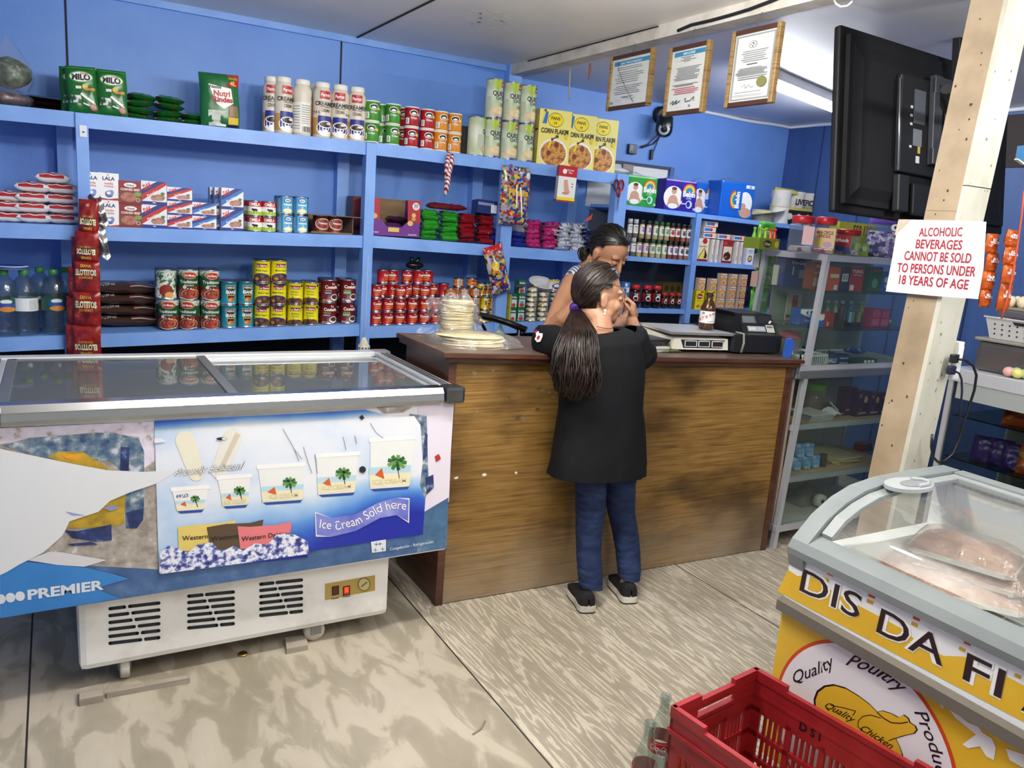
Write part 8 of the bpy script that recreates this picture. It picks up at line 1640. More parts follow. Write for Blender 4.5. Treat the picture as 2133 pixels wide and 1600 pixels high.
x = sx(1708, L0, KY0+.12); t = thing('tape_roll', 'white reel standing among grey bags at the case bottom', 'reel', (x, KY0+.13, .1155)); b = MB(); b.lathe([(.012, -.02), (.034, -.02), (.035, 0), (.034, .02), (.012, .02)], M('d9d8d0', .6), 22); b.lathe([(.011, -.0205), (.011, .0205)], BLACK, 14); b.shift(Matrix.Translation((0, 0, .036)) @ Matrix.Rotation(PI/2, 4, 'X') ); b.build('reel', t)
x = sx(1682, L0, KY0+.2); tag(MB().grid(lambda u, v: V(((u-.5)*.22, (v-.5)*.14, .10*math.sin(PI*u)*math.sin(PI*v)*(1+.3*noise.noise(V((u*5, v*5, 1.)))))), 14, 10, clear('grey_film', 'e0e0dc', .08, .15, .4, '9a9890', bump=.5)).build('plastic_bundle', loc=(x, KY0+.22, .1155)), 'grey bundle of plastic bags at the bottom of the case', 'bag')
x = sx(1660, L0, KY0+.06); tag(MB().poly([(-.05, -.03, 0), (.05, -.035, .001), (.06, .03, 0), (-.04, .035, .001)], M('d4d2ca', .7)).build('loose_paper', loc=(x, KY0+.08, .1152)), 'loose sheet of paper on the case bottom board', 'paper')

# ================================================================== RIGHT HAND CASE GOODS
RT = .9855
def rbx(name, label, cat, u, v, wpx, hpx, Y, base, shapes, D=.06, z=None):
    p = ony(u, v, Y); c = depth(p)/FPX; P = carton(wpx*c, hpx*c, D, C(base), shapes, name); o = put(P, (p.x, Y, p.z if z is None else z), FACE(p.x, Y)*.8, label, cat); return o
# grey tub, white basket, egg tray
def onX(u, v, X): return onx(u, v, X)
a, c_ = onX(2000, 775, 3.34), onX(2092, 775, 3.34)
TUBM = clear('smoky_tub', 'b9b4b0', .08, .06, .45, '77706c')
b = MB(); b.box((3.36, 1.60, RT), (3.62, 1.90, RT+.125), TUBM, .02); t = b.build('storage_tub'); tag(t, 'smoky clear storage tub on the right hand case', 'tub')
b = MB(); b.box((3.35, 1.59, RT+.126), (3.63, 1.91, RT+.14), M('8f8c80', .4), .006); b.build('tub_lid', t)
bk = thing('plastic_basket', 'white perforated basket standing on the smoky storage tub', 'basket', (3.48, 1.72, RT+.1412)); b = MB(); WB = M('c9c9c8', .4)
b.hexa([(-.11, -.17, 0), (.11, -.17, 0), (.11, .14, 0), (-.11, .14, 0), (-.13, -.19, .085), (.13, -.19, .085), (.13, .16, .085), (-.13, .16, .085)], WB)
for i in range(9):
    for k in range(3):
        y = .12-.03*i; z = .02+.02*k; x = -.11-.02*z/.085-.0012
        b.poly([(x, y+.004*math.cos(q), z+.004*math.sin(q)) for q in [2*PI*j/8 for j in range(8)]], INK)
b.build('basket_body', bk); b = MB(); b.poly([(-.1315, .05, .078), (-.1315, -.02, .078), (-.130, -.01, .066), (-.130, .04, .066)], INK); b.box((-.136, -.195, .084), (-.128, .165, .09), WB); b.box((.128, -.195, .084), (.136, .165, .09), WB); b.box((-.136, -.195, .084), (.136, -.187, .09), WB); b.build('basket_rim', bk)
b = MB(); b.box((3.36, 1.62, RT+.232), (3.60, 1.84, RT+.262), M('55525a', .4), .008); tag(b.build('grey_box'), 'dark grey flat box lying across the white basket', 'box')
et = thing('egg_tray', 'pulp tray with pale eggs on the dark grey box', 'eggs', (3.46, 1.76, RT+.2625)); b = MB(); b.box((-.07, -.09, 0), (.07, .09, .012), M('8d8578', .9), .004); b.build('pulp_tray', et)
for i in range(3):
    for k in range(4): MB().ball((-.045+.045*i, -.066+.044*k, .034), (.019, .019, .024), M('e6d3b0', .5), 12, 8).build('egg', et)
# orange crisp strips hanging from a wire
NAC = noisy('orange_crisp_print', [(.36, '8a3a12'), (.5, 'c4561a'), (.6, 'd2722a'), (.7, '9a7a2a')], (1, 1, 1), 15, 3, .25)
NT_ = [('BLUE', .70, .12, W_, .4, 3), ('NACHOS', .56, .13, W_, .7, 3)]
strip('crisp_strip', 'strip of orange tortilla crisp packets hanging at right of the post', [(2102, 478, 514, 32, 0, .08), (2100, 512, 552, 32, 0, .05), (2096, 550, 592, 32, 0, .03), (2086, 590, 648, 30, 0, .0)], 1.66, NAC, NT_)
strip('crisp_strip', 'second strip of orange tortilla crisps nearer the notice sign', [(2062, 486, 528, 30, 0, 0), (2061, 526, 566, 30, 0, 0), (2054, 564, 604, 30, 0, 0), (2049, 602, 640, 28, 0, 0)], 1.72, NAC, NT_)
p = [ony(u, v, 1.55) for u, v in ((2133, 398), (2128, 450), (2118, 520), (2108, 580), (2096, 630), (2086, 664))]
strand('red_string', p, .0035, M('c4503a', .6), 'red string hanging diagonally at the right edge', 'string')
b = MB(); q = ony(2128, 318, 1.55); b.prism([q+V((-.012, 0, -.02)), q+V((.03, 0, -.03)), q+V((.03, 0, .028)), q+V((-.014, 0, .02))], (0, .01, 0), C('3f78a8')); b.prism([q+V((-.014, 0, -.024)), q+V((.03, 0, -.036)), q+V((.03, 0, -.03)), q+V((-.013, 0, -.02))], (0, .012, 0), C('d9d0b4')); tag(b.build('blue_card'), 'blue card with pale edge pinned at the right edge above string', 'card')
# dark crate, jar with teal lid, little egg bags, crisp bags
b = MB(); q0 = V((3.42, 1.05, RT)); b.box(q0, q0+V((.3, .30, .42)), M('15161a', .4), .01)
for i in range(9):
    for k in range(5): b.box(q0+V((-.001, .03+.028*i, .05+.07*k)), q0+V((.001, .04+.028*i, .10+.07*k)), M('4a4038', .6))
tag(b.build('black_crate'), 'tall black slatted crate at the right edge of the photo', 'crate')
t = thing('storage_jar', 'grey clear jar with teal lid at the right edge', 'jar', (3.37, 1.48, RT+.001)); MB().lathe([(.05, 0), (.055, .005), (.055, .12), (.04, .14)], TUBM, 20).build('jar_body', t); MB().lathe([(.042, .138), (.046, .142), (.046, .168), (.04, .172)], M('2aa88a', .35), 20).build('jar_lid', t)
for i, (u, v, c_) in enumerate(((2100, 782, 'e0a8a0'), (2118, 788, 'd9d47a'), (2112, 768, '9ad0c8'), (2130, 775, 'b4dcd4'))):
    p = onX(u, v, 3.335); tag(MB().ball((0, 0, .021), (.024, .022, .02), M(c_, .35), 14, 9).build('wrapped_sweet', loc=(3.335+.03*(i > 1), p.y+.0, RT+.001)), ('pink', 'yellow', 'aqua', 'pale teal')[i]+' round wrapped sweet on the right hand case', 'sweet', 'round wrapped sweets')
def crisps(label, u, v, wpx, hpx, X, z, mat, text, seed):
    p = onX(u, v, X); c = depth(p)/FPX; b = MB(); pillow(b, wpx*c*1.2, hpx*c*1.25, .04, mat, .008, 14, 16, None, text, seed, eps=.002); o = b.build('crisp_bag', loc=(X+.03, p.y, z+.001)); o.rotation_euler = (-.25, 0, -PI/2+.35); tag(o, label, 'bag', 'crisp bags in the right case')
CHE = noisy('cheese_crisp_print', [(.4, 'd2641f'), (.5, 'b5281f'), (.6, 'a8b83a'), (.7, 'd98a2a')], (1, 1, 3), 9, 3, .3); PUP = noisy('purple_crisp_print', [(.4, '3a2470'), (.52, '4a2c80'), (.6, 'a8903a'), (.68, 'c9ac4a')], (1, 1, 1), 12, 3, .3)
crisps('orange and green crisp bag on the upper shelf of right case', 2120, 880, 60, 56, 3.36, .785, CHE, [('text', 'Cheetos', .4, .75, .14, C('e6b43a'), .5, 3)], 2.)
crisps('purple crisp bag on the low shelf, leftmost', 2045, 955, 50, 44, 3.36, .60, PUP, None, 3.); crisps('purple crisp bag on the low shelf, second', 2075, 962, 46, 46, 3.37, .60, PUP, None, 5.); crisps('purple crisp bag on the low shelf, third', 2105, 972, 46, 46, 3.36, .60, PUP, None, 8.); crisps('orange crisp bag on the low shelf at the right edge', 2135, 980, 40, 50, 3.36, .60, CHE, None, 9.)
# ================================================================== PEOPLE
SKIN1 = noisy('warm_tan_skin', [(.3, 'a9775a'), (.55, 'ba8868'), (.8, 'c49474')], (1, 1, 1), 6, 4, .5); SKIN2 = noisy('light_tan_skin', [(.3, 'b07d60'), (.55, 'c29072'), (.8, 'cc9c80')], (1, 1, 1), 6, 4, .5)
def hairm(n, a, b_, c_):
    return noisy(n, [(.35, a), (.55, b_), (.75, c_)], (1, 1, 1), 28, 5, .36, spec=.45)
HAIR_G = hairm('dark_brown_hair', '17100d', '2a1d17', '3f2c22'); HAIR_W = hairm('black_hair', '0b0a0b', '15130f', '221d1a')
def capsule(b, pts, n=12):
    """chain of (point, radius): tapered tube with round ends"""
    P = [V(p) for p, r in pts]; R = [r for p, r in pts]
    b.tube(P, R, WHITE, n); b.ball(P[0], R[0]*.995, WHITE, n, 8); b.ball(P[-1], R[-1]*.995, WHITE, n, 8)
def blob(name, b, vox, mat, parent, smooth=2, loc=None):
    o = b.build('tmp'); m = o.modifiers.new('r', 'REMESH'); m.mode = 'VOXEL'; m.voxel_size = vox; m.use_smooth_shade = True
    dg = bpy.context.evaluated_depsgraph_get(); me = bpy.data.meshes.new_from_object(o.evaluated_get(dg)); bpy.data.objects.remove(o)
    bm = bmesh.new(); bm.from_mesh(me)
    for i in range(smooth): bmesh.ops.smooth_vert(bm, verts=bm.verts, factor=.5, use_axis_x=True, use_axis_y=True, use_axis_z=True)
    for f in bm.faces: f.smooth = True
    bm.to_mesh(me); bm.free(); me.materials.clear(); me.materials.append(mat); me.name = name
    o = bpy.data.objects.new(name, me); COL.objects.link(o)
    if parent: o.parent = parent; o.location = -V(parent.location)
    return o
class Head:
    def __init__(s, c, fwd, up, k=1.):
        s.c = V(c); s.f = V(fwd).normalized(); s.l = V(up).cross(s.f).normalized(); s.u = s.f.cross(s.l).normalized(); s.k = k
        s.R = Matrix((s.f, s.l, s.u)).transposed().to_4x4()
    def p(s, f, l, u): return s.c+(s.f*f+s.l*l+s.u*u)*s.k
    def e(s, b, at, r, mat=WHITE, n=18, m=12): b.ball(s.p(*at), tuple(x*s.k for x in r), mat, n, m, s.R)
    def skin(s, b):
        s.e(b, (-.008, 0, .032), (.096, .074, .094), n=28, m=18); s.e(b, (.022, 0, -.035), (.066, .061, .082), n=24, m=16)
        s.e(b, (.052, 0, -.082), (.036, .040, .030)); s.e(b, (.072, 0, -.098), (.018, .022, .016))
        for q in (-1, 1):
            s.e(b, (.060, .034*q, -.036), (.026, .024, .026)); s.e(b, (.074, .030*q, .020), (.016, .028, .010)); s.e(b, (-.010, .074*q, -.018), (.017, .008, .030)); s.e(b, (-.020, .080*q, -.006), (.010, .007, .018)); s.e(b, (.098, .010*q, -.045), (.008, .007, .006)); s.e(b, (.020, .045*q, -.068), (.030, .018, .024))
        capsule(b, [(s.p(.086, 0, .010), .0075*s.k), (s.p(.098, 0, -.015), .0085*s.k), (s.p(.108, 0, -.037), .0105*s.k)]); s.e(b, (.090, 0, -.058), (.010, .016, .012)); s.e(b, (.092, 0, -.069), (.0085, .020, .006)); s.e(b, (.089, 0, -.079), (.009, .017, .007))
    def face(s, root, gaze=-.3, lips='9c5a50'):
        for q in (-1, 1):
            b = MB(); s.e(b, (.079, .031*q, -.004), (.0125, .0145, .0115), SKIN_NOW[0]); s.build(b, 'eyelid', root)
            b = MB(); s.e(b, (.0790, .031*q, -.0085), (.0120, .0118, .0062), M('d9d0c8', .3)); s.e(b, (.0892, .031*q, -.0105), (.003, .0055, .0042), M('1c100c', .2)); s.build(b, 'eye', root)
            b = MB(); b.tube([s.p(.0935-abs(t)*.0042, .031*q+t*.0135, -.0085+.0028*(1-t*t)*0-.0022*(1-t*t)) for t in (-1, -.6, -.2, .2, .6, 1)], [.0006, .0016, .002, .002, .0016, .0006], M('120c0a', .5), 6); s.build(b, 'eyelashes', root)
            b = MB(); b.tube([s.p(.0925-.0075*abs(t+.25*q*0)**1.6, .031*q+t*.018, .020+.003*(1-t*t)) for t in (-1, -.5, 0, .5, 1)], [.001, .0026, .003, .0026, .001], M('1d130f', .7), 6, flat=.6); s.build(b, 'eyebrow', root)
        b = MB(); s.e(b, (.0965, 0, -.0685), (.0055, .019, .0042), M(lips, .4)); s.e(b, (.0945, 0, -.0775), (.006, .016, .005), M(lips, .4)); b.tube([s.p(.1008-.004*abs(t), t*.019, -.0728) for t in (-1, -.5, 0, .5, 1)], .0009, M('4a2420', .5), 5); s.build(b, 'lips', root)
    def build(s, b, name, root): o = b.build(name, root); o.location = -V(root.location); return o
    def hair(s, root, mat, tie, front=.25, low=-.03, n=170, thick=.010, seed=1):
        """cap over the skull plus strands combed to the tie point (local f,l,u)"""
        rr = random.Random(seed); cen = V((-.010, 0, .030)); rad = V((.098+thick, .076+thick, .096+thick))
        bm = bmesh.new(); bmesh.ops.create_uvsphere(bm, u_segments=80, v_segments=50, radius=1); dele = []
        for v in bm.verts:
            x, y, z = v.co; q = 1+.012*noise.noise(V((x*6, y*6, z*14)))
            v.co = s.p(cen.x+x*rad.x*q, cen.y+y*rad.y*q, cen.z+z*rad.z*q); lf, ll, lu = x*rad.x, y*rad.y, z*rad.z
            if (lf > .030 and lu < .060-.045*max(0, .085-lf)/.085) or (lf > -.022 and lu < .004) or lu < low-.055+.5*max(0, lf+.03): dele.append(v)
        bmesh.ops.delete(bm, geom=dele, context='VERTS')
        b = MB(); b.bm(bm, mat, True)
        T = V(tie)
        for i in range(n):
            a = rr.uniform(-2.2, 2.2); zz = rr.uniform(-.55, 1)
            st = V((math.cos(a), math.sin(a), 0))*math.sqrt(max(0, 1-zz*zz)); st.z = zz
            lf, ll, lu = st.x*rad.x, st.y*rad.y, st.z*rad.z
            if lf > .060 or (lf > -.035 and lu < .052) or lu < low-.02: continue
            e = (T-cen); e = V((e.x/rad.x, e.y/rad.y, e.z/rad.z)); el = e.length; en = e.normalized(); pts = []
            w1 = rr.uniform(-.03, .03)
            for k in range(9):
                t = k/8; d = (st*(1-t)+en*t); d = d.normalized() if d.length > .05 else en
                q = 1.008+.02*math.sin(PI*t)+(el-1)*max(0, t-.7)/.3+w1*.3*math.sin(3*PI*t); pts.append(s.p(cen.x+d.x*rad.x*q, cen.y+d.y*rad.y*q, cen.z+d.z*rad.z*q))
            b.tube(pts, [.0012, .0022, .0028, .003, .003, .003, .0028, .0026, .002], mat, 5)
        return s.build(b, 'hair', root)
def hand(b, w, d, nrm, thumb, k=1., curl=1.):
    """wrist w, pointing d, palm faces nrm, thumb on side `thumb` (unit vector)"""
    d, nrm, th = V(d).normalized(), V(nrm).normalized(), V(thumb).normalized(); nrm = (nrm-d*nrm.dot(d)).normalized(); th = (th-d*th.dot(d)-nrm*th.dot(nrm)).normalized(); s = k
    capsule(b, [(w, .019*s), (w+d*.03*s+th*.006*s, .021*s), (w+d*.062*s, .019*s)]); capsule(b, [(w+d*.02*s-th*.012*s, .017*s), (w+d*.066*s-th*.022*s, .014*s)]); capsule(b, [(w+d*.02*s+th*.014*s, .017*s), (w+d*.07*s+th*.022*s, .014*s)])
    for i, (o, L, c) in enumerate(((.026, .95, .95), (.009, 1.05, 1.), (-.009, 1., 1.05), (-.026, .8, 1.15))):
        p = w+d*(.076-.004*abs(i-1))*s+th*o*s; a = 0; pts = [(p, .0088*s)]
        for L_, r in ((.036, .0084), (.026, .0078), (.02, .0068)):
            a += .75*c*curl; dd = d*math.cos(a)+nrm*math.sin(a); p = p+dd*L_*L*s; pts.append((p, r*s))
        capsule(b, pts, 9)
    p = w+d*.022*s+th*.024*s; capsule(b, [(p, .0125*s), (p+(th*.6+d*.75+nrm*.45)*.034*s, .0098*s), (p+(th*.35+d*1.25+nrm*.95)*.046*s, .0085*s)], 9)
def part2(b, name, root): o = b.build(name, root); o.location = -V(root.location); return o
def loft(b, rings, mat, n=30, cap=False, wr=0., seed=0.):
    """rings: (centre, rx vector, ry vector); closed cloth tube"""
    def f(u, v):
        t = v*(len(rings)-1); i = min(len(rings)-2, int(t)); q = t-i; q2 = q*q*(3-2*q)*.5+q*.5; A, B_ = rings[i], rings[i+1]
        c, x, y = (A[j].lerp(B_[j], q2) for j in range(3)); a = 2*PI*u; ca, sa = math.cos(a), math.sin(a)
        w = 1+wr*noise.noise(V((math.cos(a)*2.2+seed, math.sin(a)*2.2, v*7)))
        w += wr*.9*noise.noise(V((math.cos(a)*5+v*9+seed, math.sin(a)*5-v*6, seed)))*v
        return c+x*(math.copysign(abs(ca)**.85, ca)*w)+y*(math.copysign(abs(sa)**.85, sa)*w)
    b.grid(f, n, (len(rings)-1)*5, mat); return b
# ---------------------------------------------------------------- the girl in front of the counter
g0 = V((1.84, 2.33, 0)); girl = thing('person', 'girl in black T-shirt and jeans with a long ponytail, leaning on the counter', 'person', g0)
SKIN_NOW = [SKIN2]
Hg = Head(ony(1248, 616, 2.47), (math.sin(math.radians(101)), math.cos(math.radians(101)), -.02), (-.06, .05, 1), .92)
nb = ony(1250, 694, 2.415); b = MB(); Hg.skin(b)
capsule(b, [(Hg.p(-.03, 0, -.06), .048), (nb.lerp(Hg.c, .35), .045), (nb, .052)])
LS_, RS_ = ony(1190, 722, 2.39), ony(1318, 706, 2.40); hipc = ony(1258, 955, 2.365); chest = ony(1250, 770, 2.39)
capsule(b, [(nb, .05), (chest, .09), (ony(1255, 890, 2.38), .08), (hipc, .07)], 16); capsule(b, [(LS_-V((0, 0, .012)), .036), (nb-V((0, 0, .055)), .042), (RS_-V((0, 0, .02)), .036)])
LEGS = ([(1199, 1262, 965, 2.36, .068), (1203, 1258, 1010, 2.362, .062), (1203, 1256, 1060, 2.37, .056), (1203, 1250, 1110, 2.365, .050), (1204, 1248, 1150, 2.345, .047), (1206, 1251, 1190, 2.32, .045), (1209, 1251, 1222, 2.305, .044)], [(1258, 1322, 962, 2.37, .068), (1262, 1318, 1010, 2.375, .062), (1268, 1317, 1060, 2.385, .055), (1279, 1326, 1110, 2.38, .050), (1286, 1330, 1150, 2.355, .046), (1289, 1331, 1182, 2.33, .045), (1292, 1328, 1204, 2.312, .044)])
for L_ in LEGS: capsule(b, [(ony((u0+u1)/2, v, Y), .70*(ony(u1, v, Y)-ony(u0, v, Y)).length/2) for u0, u1, v, Y, ry in L_]+[(V((ony((L_[-1][0]+L_[-1][1])/2, L_[-1][2], 2.3).x, 2.31, .06)), .028)])
# arms
eL = ony(1134, 708, 2.58); eL.z = max(eL.z, CT(eL.x)+.038); wL = ony(1205, 700, 2.70); wL.z = CT(wL.x)+.03
capsule(b, [(LS_, .04), (eL, .033), (wL, .021)]); hand(b, wL, (1, .15, -.02), (0, 0, -1), (0, 1, 0), .85, .35)
eR = ony(1337, 748, 2.425); wR = ony(1316, 664, 2.56)
capsule(b, [(RS_-V((0, 0, .02)), .036), (eR, .036), (eR.lerp(wR, .4), .034), (wR, .023)]); hand(b, wR, (.0, .05, 1), (-.75, .55, 0), (-.6, -.5, .2), .84, 1.25)
blob('body', b, .0042, SKIN2, girl, 2); Hg.face(girl, lips='a5655a')
Hg.hair(girl, HAIR_G, (-.088, .012, -.060), low=-.055, n=230, thick=.013, seed=4)
b = MB(); bunt = Hg.p(-.088, .012, -.062); dirp = (ony(1203, 700, 2.36)-bunt).normalized()
b.tube([bunt-dirp*.012, bunt+dirp*.014], [.030, .026], M('4a2a86', .6), 16); part2(b, 'hair_tie', girl)
b = MB(); rr = random.Random(3); cl = [bunt, ony(1207, 690, 2.345), ony(1201, 735, 2.31), ony(1198, 780, 2.295), ony(1198, 815, 2.30), ony(1200, 834, 2.31)]; wd = [.018, .058, .078, .082, .066, .025]
def cpt(t):
    t = t*(len(cl)-1); i = min(len(cl)-2, int(t)); return cl[i].lerp(cl[i+1], t-i), wd[i]+(wd[i+1]-wd[i])*(t-i)
side = V((_r.x, _r.y, 0)).normalized(); dep = V((side.y*-1, side.x, 0))
b.grid(lambda u, v: (lambda c, w: c+side*(w*.9*math.cos(2*PI*u)*(1+.14*noise.noise(V((u*9, v*6, 1)))))+dep*(w*.55*math.sin(2*PI*u)*(1+.2*noise.noise(V((u*8, v*5, 4))))))(*cpt(v)), 30, 24, HAIR_G)
for i in range(240):
    a = rr.uniform(0, 2*PI); q = rr.uniform(.72, 1.2); ph = rr.uniform(0, 6); am = rr.uniform(.006, .024); t1 = rr.uniform(.72, 1.); fr_ = rr.uniform(2, 4.5); pts = []
    for k in range(14):
        t = t1*k/13; c, w = cpt(min(.999, t)); pts.append(c+side*(w*.92*q*math.cos(a+.5*t)+am*t*math.sin(fr_*2*PI*t*.5+ph))+dep*(w*.58*q*math.sin(a+.5*t)+am*t*math.cos(fr_*PI*t+ph)))
    b.tube(pts, [.003]*10+[.0026, .0022, .0016, .0008], HAIR_G, 4)
part2(b, 'ponytail', girl)
b = MB(); b.tube([Hg.p(.07, -.055, .06), Hg.p(.092, -.05, .03), Hg.p(.098, -.045, -.02), Hg.p(.088, -.055, -.07)], .0012, HAIR_G, 5)
for i in range(5): a = -.03+.012*i; b.tube([Hg.p(.03+a, -.086, .045), Hg.p(.0+a, -.093, .055), Hg.p(-.05+a, -.085, .04)], .0009, HAIR_G, 4)
part2(b, 'loose_hair_strands', girl)
b = MB(); q = Hg.p(-.004, -.078, -.056); b.ball(q, .0062, M('f0eef0', .15), 10, 8); b.ball(q-V((0, 0, .011)), .0055, M('f0eef0', .15), 10, 8); part2(b, 'earring', girl)
b = MB(); b.tube([nb+V((.054*math.sin(a), -.0535*math.cos(a), .038+.012*math.cos(a)*-1)) for a in [-.9+.2*i for i in range(14)]], .0014, M('3a2a26', .5), 5); part2(b, 'neck_chain', girl)
# T-shirt
SH = noisy('black_cotton', [(.3, '07080c'), (.6, '0b0d12'), (.8, '11141b')], (1, 1, .7), 7, 4, .75, bump=.9, distort=.6, spec=.3)
def ring(u0, u1, v, Y, ry, dv=0):
    a, c = ony(u0, v+dv, Y), ony(u1, v-dv, Y); return ((a+c)/2, (c-a)/2, V((0, ry, 0)))
rings = [ring(1230, 1288, 690, 2.405, .036, 5), ring(1222, 1297, 688, 2.402, .044, 7), ring(1203, 1318, 696, 2.40, .060, 7), ring(1182, 1331, 712, 2.40, .082, 5), ring(1172, 1334, 748, 2.395, .092), ring(1171, 1333, 800, 2.39, .098), ring(1170, 1332, 850, 2.385, .098), ring(1163, 1335, 905, 2.38, .102), ring(1153, 1338, 955, 2.375, .108), ring(1148, 1337, 987, 2.372, .110, 5)]
b = MB(); loft(b, rings, SH, 40, wr=.035, seed=2.)
for a, e, r0, r1, lam in ((LS_, eL, .058, .060, .98), (RS_, eR, .058, .064, .94)):
    end = a.lerp(e, lam); dd = (e-a).normalized(); sx_ = dd.cross(V((0, 0, 1))).normalized(); sy_ = sx_.cross(dd)
    loft(b, [(a-dd*.045, sx_*.03, sy_*.03), (a-dd*.01, sx_*.056, sy_*.06), (a.lerp(end, .35), sx_*r0, sy_*r0), (a.lerp(end, .75), sx_*r1, sy_*r1*1.05), (end+dd*.006, sx_*r1*.97, sy_*r1), (end-dd*.006, sx_*r1*.8, sy_*r1*.84)], SH, 22, wr=.06, seed=a.x*7)
sh_ = part2(b, 'black_shirt', girl)
b = MB(); dd = (eL-LS_).normalized(); c = LS_.lerp(eL, .72); od = (EYE-c).normalized(); od = (od-dd*od.dot(dd)).normalized(); tz = dd.cross(od)
for pts, m in (([(-.03, .012), (-.02, .022), (.004, .020), (.016, .028), (.026, .018), (.014, .006), (.02, -.006), (.0, -.016), (-.024, -.010)], M('efeeea', .6)), ([(-.016, .008), (-.002, .012), (.006, .0), (-.008, -.006)], M('b01f26', .6)), ([(.02, .026), (.034, .03), (.042, .02), (.03, .016)], M('b01f26', .6))):
    b.poly([c+od*(.0655+.001*(m != M('efeeea', .6)))+dd*x+tz*y-od*(y*y*8) for x, y in pts], m)
part2(b, 'sleeve_print', girl)
# jeans
DEN = noisy('blue_denim', [(.3, '182342'), (.55, '243255'), (.8, '33436a')], (1, 1, 3), 18, 5, .75, spec=.25)
b = MB()
def leg(pts, seed):
    rs = []
    for (u0, u1, v, Y, ry) in pts: a, c = ony(u0, v, Y), ony(u1, v, Y); rs.append(((a+c)/2, (c-a)/2, V((0, ry, 0))))
    def f(u, v):
        t = v*(len(rs)-1); i = min(len(rs)-2, int(t)); q = t-i; c, x, y = (rs[i][j].lerp(rs[i+1][j], q) for j in range(3)); a = 2*PI*u
        w = 1+.020*math.sin(v*95+3*math.sin(a+seed))*(.35+1.3*abs(v-.45))+.02*noise.noise(V((a, v*9, seed)))
        return c+x*math.cos(a)*w+y*math.sin(a)*w
    b.grid(f, 26, 90, DEN)
leg(LEGS[0], 1.); leg(LEGS[1], 2.4)
rs = [ring(1196, 1325, 930, 2.372, .085), ring(1197, 1324, 968, 2.366, .082), ring(1215, 1312, 992, 2.364, .066)]; loft(b, rs, DEN, 34)
part2(b, 'blue_jeans', girl)
def shoe(heel, toe):
    h, t = V((heel[0], heel[1], 0)), V((toe[0], toe[1], 0)); d = (t-h).normalized(); s_ = V((-d.y, d.x, 0)); L = (t-h).length
    prof = [(0, .020), (.03, .031), (.12, .036), (.35, .034), (.55, .040), (.75, .043), (.9, .034), (1., .012)]
    out = [(h+d*(L*q)+s_*w) for q, w in prof]+[(h+d*(L*q)-s_*w) for q, w in reversed(prof)]
    b = MB(); WS = noisy('scuffed_white_rubber', [(.3, 'b9b4a6'), (.6, 'dedacd')], (1, 1, 1), 18, 5, .6)
    b.prism([(p.x, p.y, .0008) for p in out], (0, 0, .006), M('2b2b2b', .7)); b.prism([(h.x+(p.x-h.x)*1., p.y, .0068) for p in out], (0, 0, .024), WS); part2(b, 'shoe_sole', girl)
    b = MB(); hh = [.058, .074, .080, .072, .056, .044, .038, .028]; prof = [(.0, .004), (.035, .030)]+prof[2:]
    def f(u, v):
        t_ = v*7; i = min(6, int(t_)); q = t_-i; x = prof[i][0]+(prof[i+1][0]-prof[i][0])*q; w = (prof[i][1]+(prof[i+1][1]-prof[i][1])*q)*.97; H_ = hh[i]+(hh[i+1]-hh[i])*q; a = PI*u
        return h+d*(L*x)+s_*(w*math.cos(a))+V((0, 0, .029+(H_-.026)*math.sin(a)**.7))
    b.grid(f, 14, 21, M('121316', .85)); part2(b, 'shoe_upper', girl)
shoe((1.727, 2.248), (1.79, 2.445)); shoe((1.933, 2.250), (2.00, 2.452))
# ---------------------------------------------------------------- the woman behind the counter
w0 = V((2.27, 3.2, 0)); wom = thing('person', 'woman in striped sleeveless top looking down behind the counter', 'person', w0)
SKIN_NOW[0] = SKIN1
az = math.radians(163); fw = V((math.sin(az)*.86, math.cos(az)*.86, -.50)); Hw = Head(ony(1267, 526, 2.97), fw, (.05, -.35, 1), .94)
nbw = ony(1222, 566, 3.13); RSh, LSh = ony(1190, 590, 3.08), ony(1284, 616, 3.34); elw = ony(1147, 676, 2.905); elw.z = CT(elw.x)+.042; wrw = ony(1215, 622, 2.80)
b = MB(); Hw.skin(b); capsule(b, [(Hw.p(-.035, 0, -.075), .05), (Hw.p(-.045, 0, -.10), .05), (nbw, .055)]); capsule(b, [(RSh, .046), (nbw-V((0, 0, .02)), .056), (LSh, .046)])
ch = (RSh+LSh)/2+V((.0, .02, -.13)); wst = V((2.30, 3.33, .92)); capsule(b, [(nbw-V((0, 0, .04)), .07), (ch, .105), (wst, .10), (V((2.31, 3.36, .80)), .105)], 16)
capsule(b, [(RSh, .046), (RSh.lerp(elw, .5), .045), (elw, .036), (elw.lerp(wrw, .35), .037), (wrw, .024)]); hand(b, wrw, (wrw-elw)+V((.04, 0, .02)), (.3, -.2, -.6), (0, -.3, 1), 1., .9)
elL = V((LSh.x-.03, 3.16, 1.04)); wL2 = V((2.16, 2.90, CT(2.16)+.032)); capsule(b, [(LSh, .046), (elL, .036), (wL2, .024)]); hand(b, wL2, (-1, -.15, 0), (0, 0, -1), (0, -1, 0), 1., .4)
for s in (-1, 1): capsule(b, [(V((2.31+s*.085, 3.36, .80)), .085), (V((2.31+s*.09, 3.33, .45)), .058), (V((2.31+s*.09, 3.36, .08)), .04)])
blob('body', b, .0045, SKIN1, wom, 2); Hw.face(wom)
Hw.hair(wom, HAIR_W, (-.100, .02, -.045), low=-.035, n=190, thick=.010, seed=9)
b = MB(); bc = Hw.p(-.092, -.035, -.075)
for i in range(40):
    a0 = rr.uniform(0, 6.28); r_ = rr.uniform(.012, .030); tl = rr.uniform(-1, 1); b.tube([bc+V((r_*math.cos(a0+t*.7)*.9, r_*tl*.6+.01*math.sin(t), r_*math.sin(a0+t*.7)*1.1)) for t in range(8)], [.003, .0045, .005, .005, .005, .0045, .0035, .002], HAIR_W, 5)
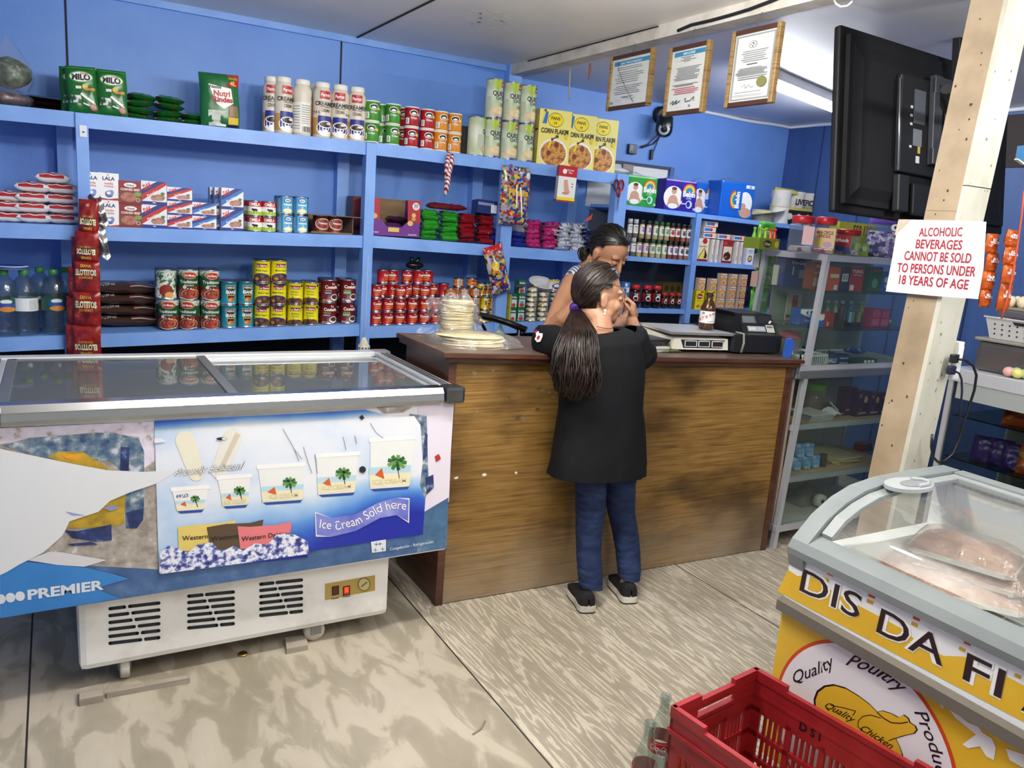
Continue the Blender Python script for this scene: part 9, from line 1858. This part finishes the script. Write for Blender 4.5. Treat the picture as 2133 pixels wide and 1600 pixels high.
b.ball(bc, (.024, .024, .028), HAIR_W, 14, 10); part2(b, 'hair_bun', wom)
b = MB(); q = Hw.p(-.004, -.080, -.058); b.tube([q+V((.010*math.cos(a), .003*math.cos(a), .012*math.sin(a))) for a in [2*PI*i/14 for i in range(15)]], .0018, M('d9b04a', .2, .9), 6); part2(b, 'earring', wom)
def stripes():
    m, nt, bs, N = nodes('blue_white_stripes'); L = nt.links.new; tc = N('ShaderNodeTexCoord'); wv_ = N('ShaderNodeTexWave'); wv_.bands_direction = 'X'; wv_.inputs['Scale'].default_value = 22; wv_.inputs['Distortion'].default_value = .6; wv_.inputs['Detail Scale'].default_value = .6; L(tc.outputs['Object'], wv_.inputs[0]); r = ramp(nt, [(.35, '4a5878'), (.6, 'c9ccd6')]); L(wv_.outputs[0], r.inputs[0]); L(r.outputs[0], bs.inputs['Base Color']); bs.inputs['Roughness'].default_value = .8; return m
STP = stripes(); b = MB(); xv = (LSh-RSh)*.5; mid = (LSh+RSh)/2
rg_ = lambda c, k, ry: (V(c), V((xv.x*k, xv.y*k, xv.z*k)), V((-xv.y, xv.x, 0)).normalized()*ry)
loft(b, [rg_(mid+V((0, .0, .030)), .72, .062), rg_(mid+V((0, 0, .012)), .90, .088), rg_(mid+V((0, .0, -.06)), .94, .114), rg_(ch, .98, .128), rg_(ch+V((.0, .04, -.10)), .92, .125), rg_(wst, .90, .125), rg_(V((2.31, 3.36, .80)), 1.05, .135), rg_(V((2.31, 3.36, .74)), 1.08, .14)], STP, 36, wr=.03, seed=5.); b.tube([RSh.lerp(nbw, .12)-V((0, 0, .03)), RSh.lerp(nbw, .3), RSh.lerp(nbw, .5), RSh.lerp(nbw, .62)], [.048, .0575, .0595, .056], STP, 18); part2(b, 'striped_top', wom)
b = MB(); TR = M('23283a', .8)
for s in (-1, 1): loft(b, [(V((2.31+s*.08, 3.36, .82)), V((.105, 0, 0)), V((0, .115, 0))), (V((2.31+s*.088, 3.34, .6)), V((.088, 0, 0)), V((0, .095, 0))), (V((2.31+s*.09, 3.33, .42)), V((.07, 0, 0)), V((0, .075, 0))), (V((2.31+s*.09, 3.355, .09)), V((.055, 0, 0)), V((0, .06, 0)))], TR, 22, wr=.03)
part2(b, 'trousers', wom)
for s in (-1, 1):
    b = MB(); b.ball((2.31+s*.095, 3.31, .035), (.045, .12, .035), M('2a2422', .6), 16, 10); part2(b, 'shoe', wom)
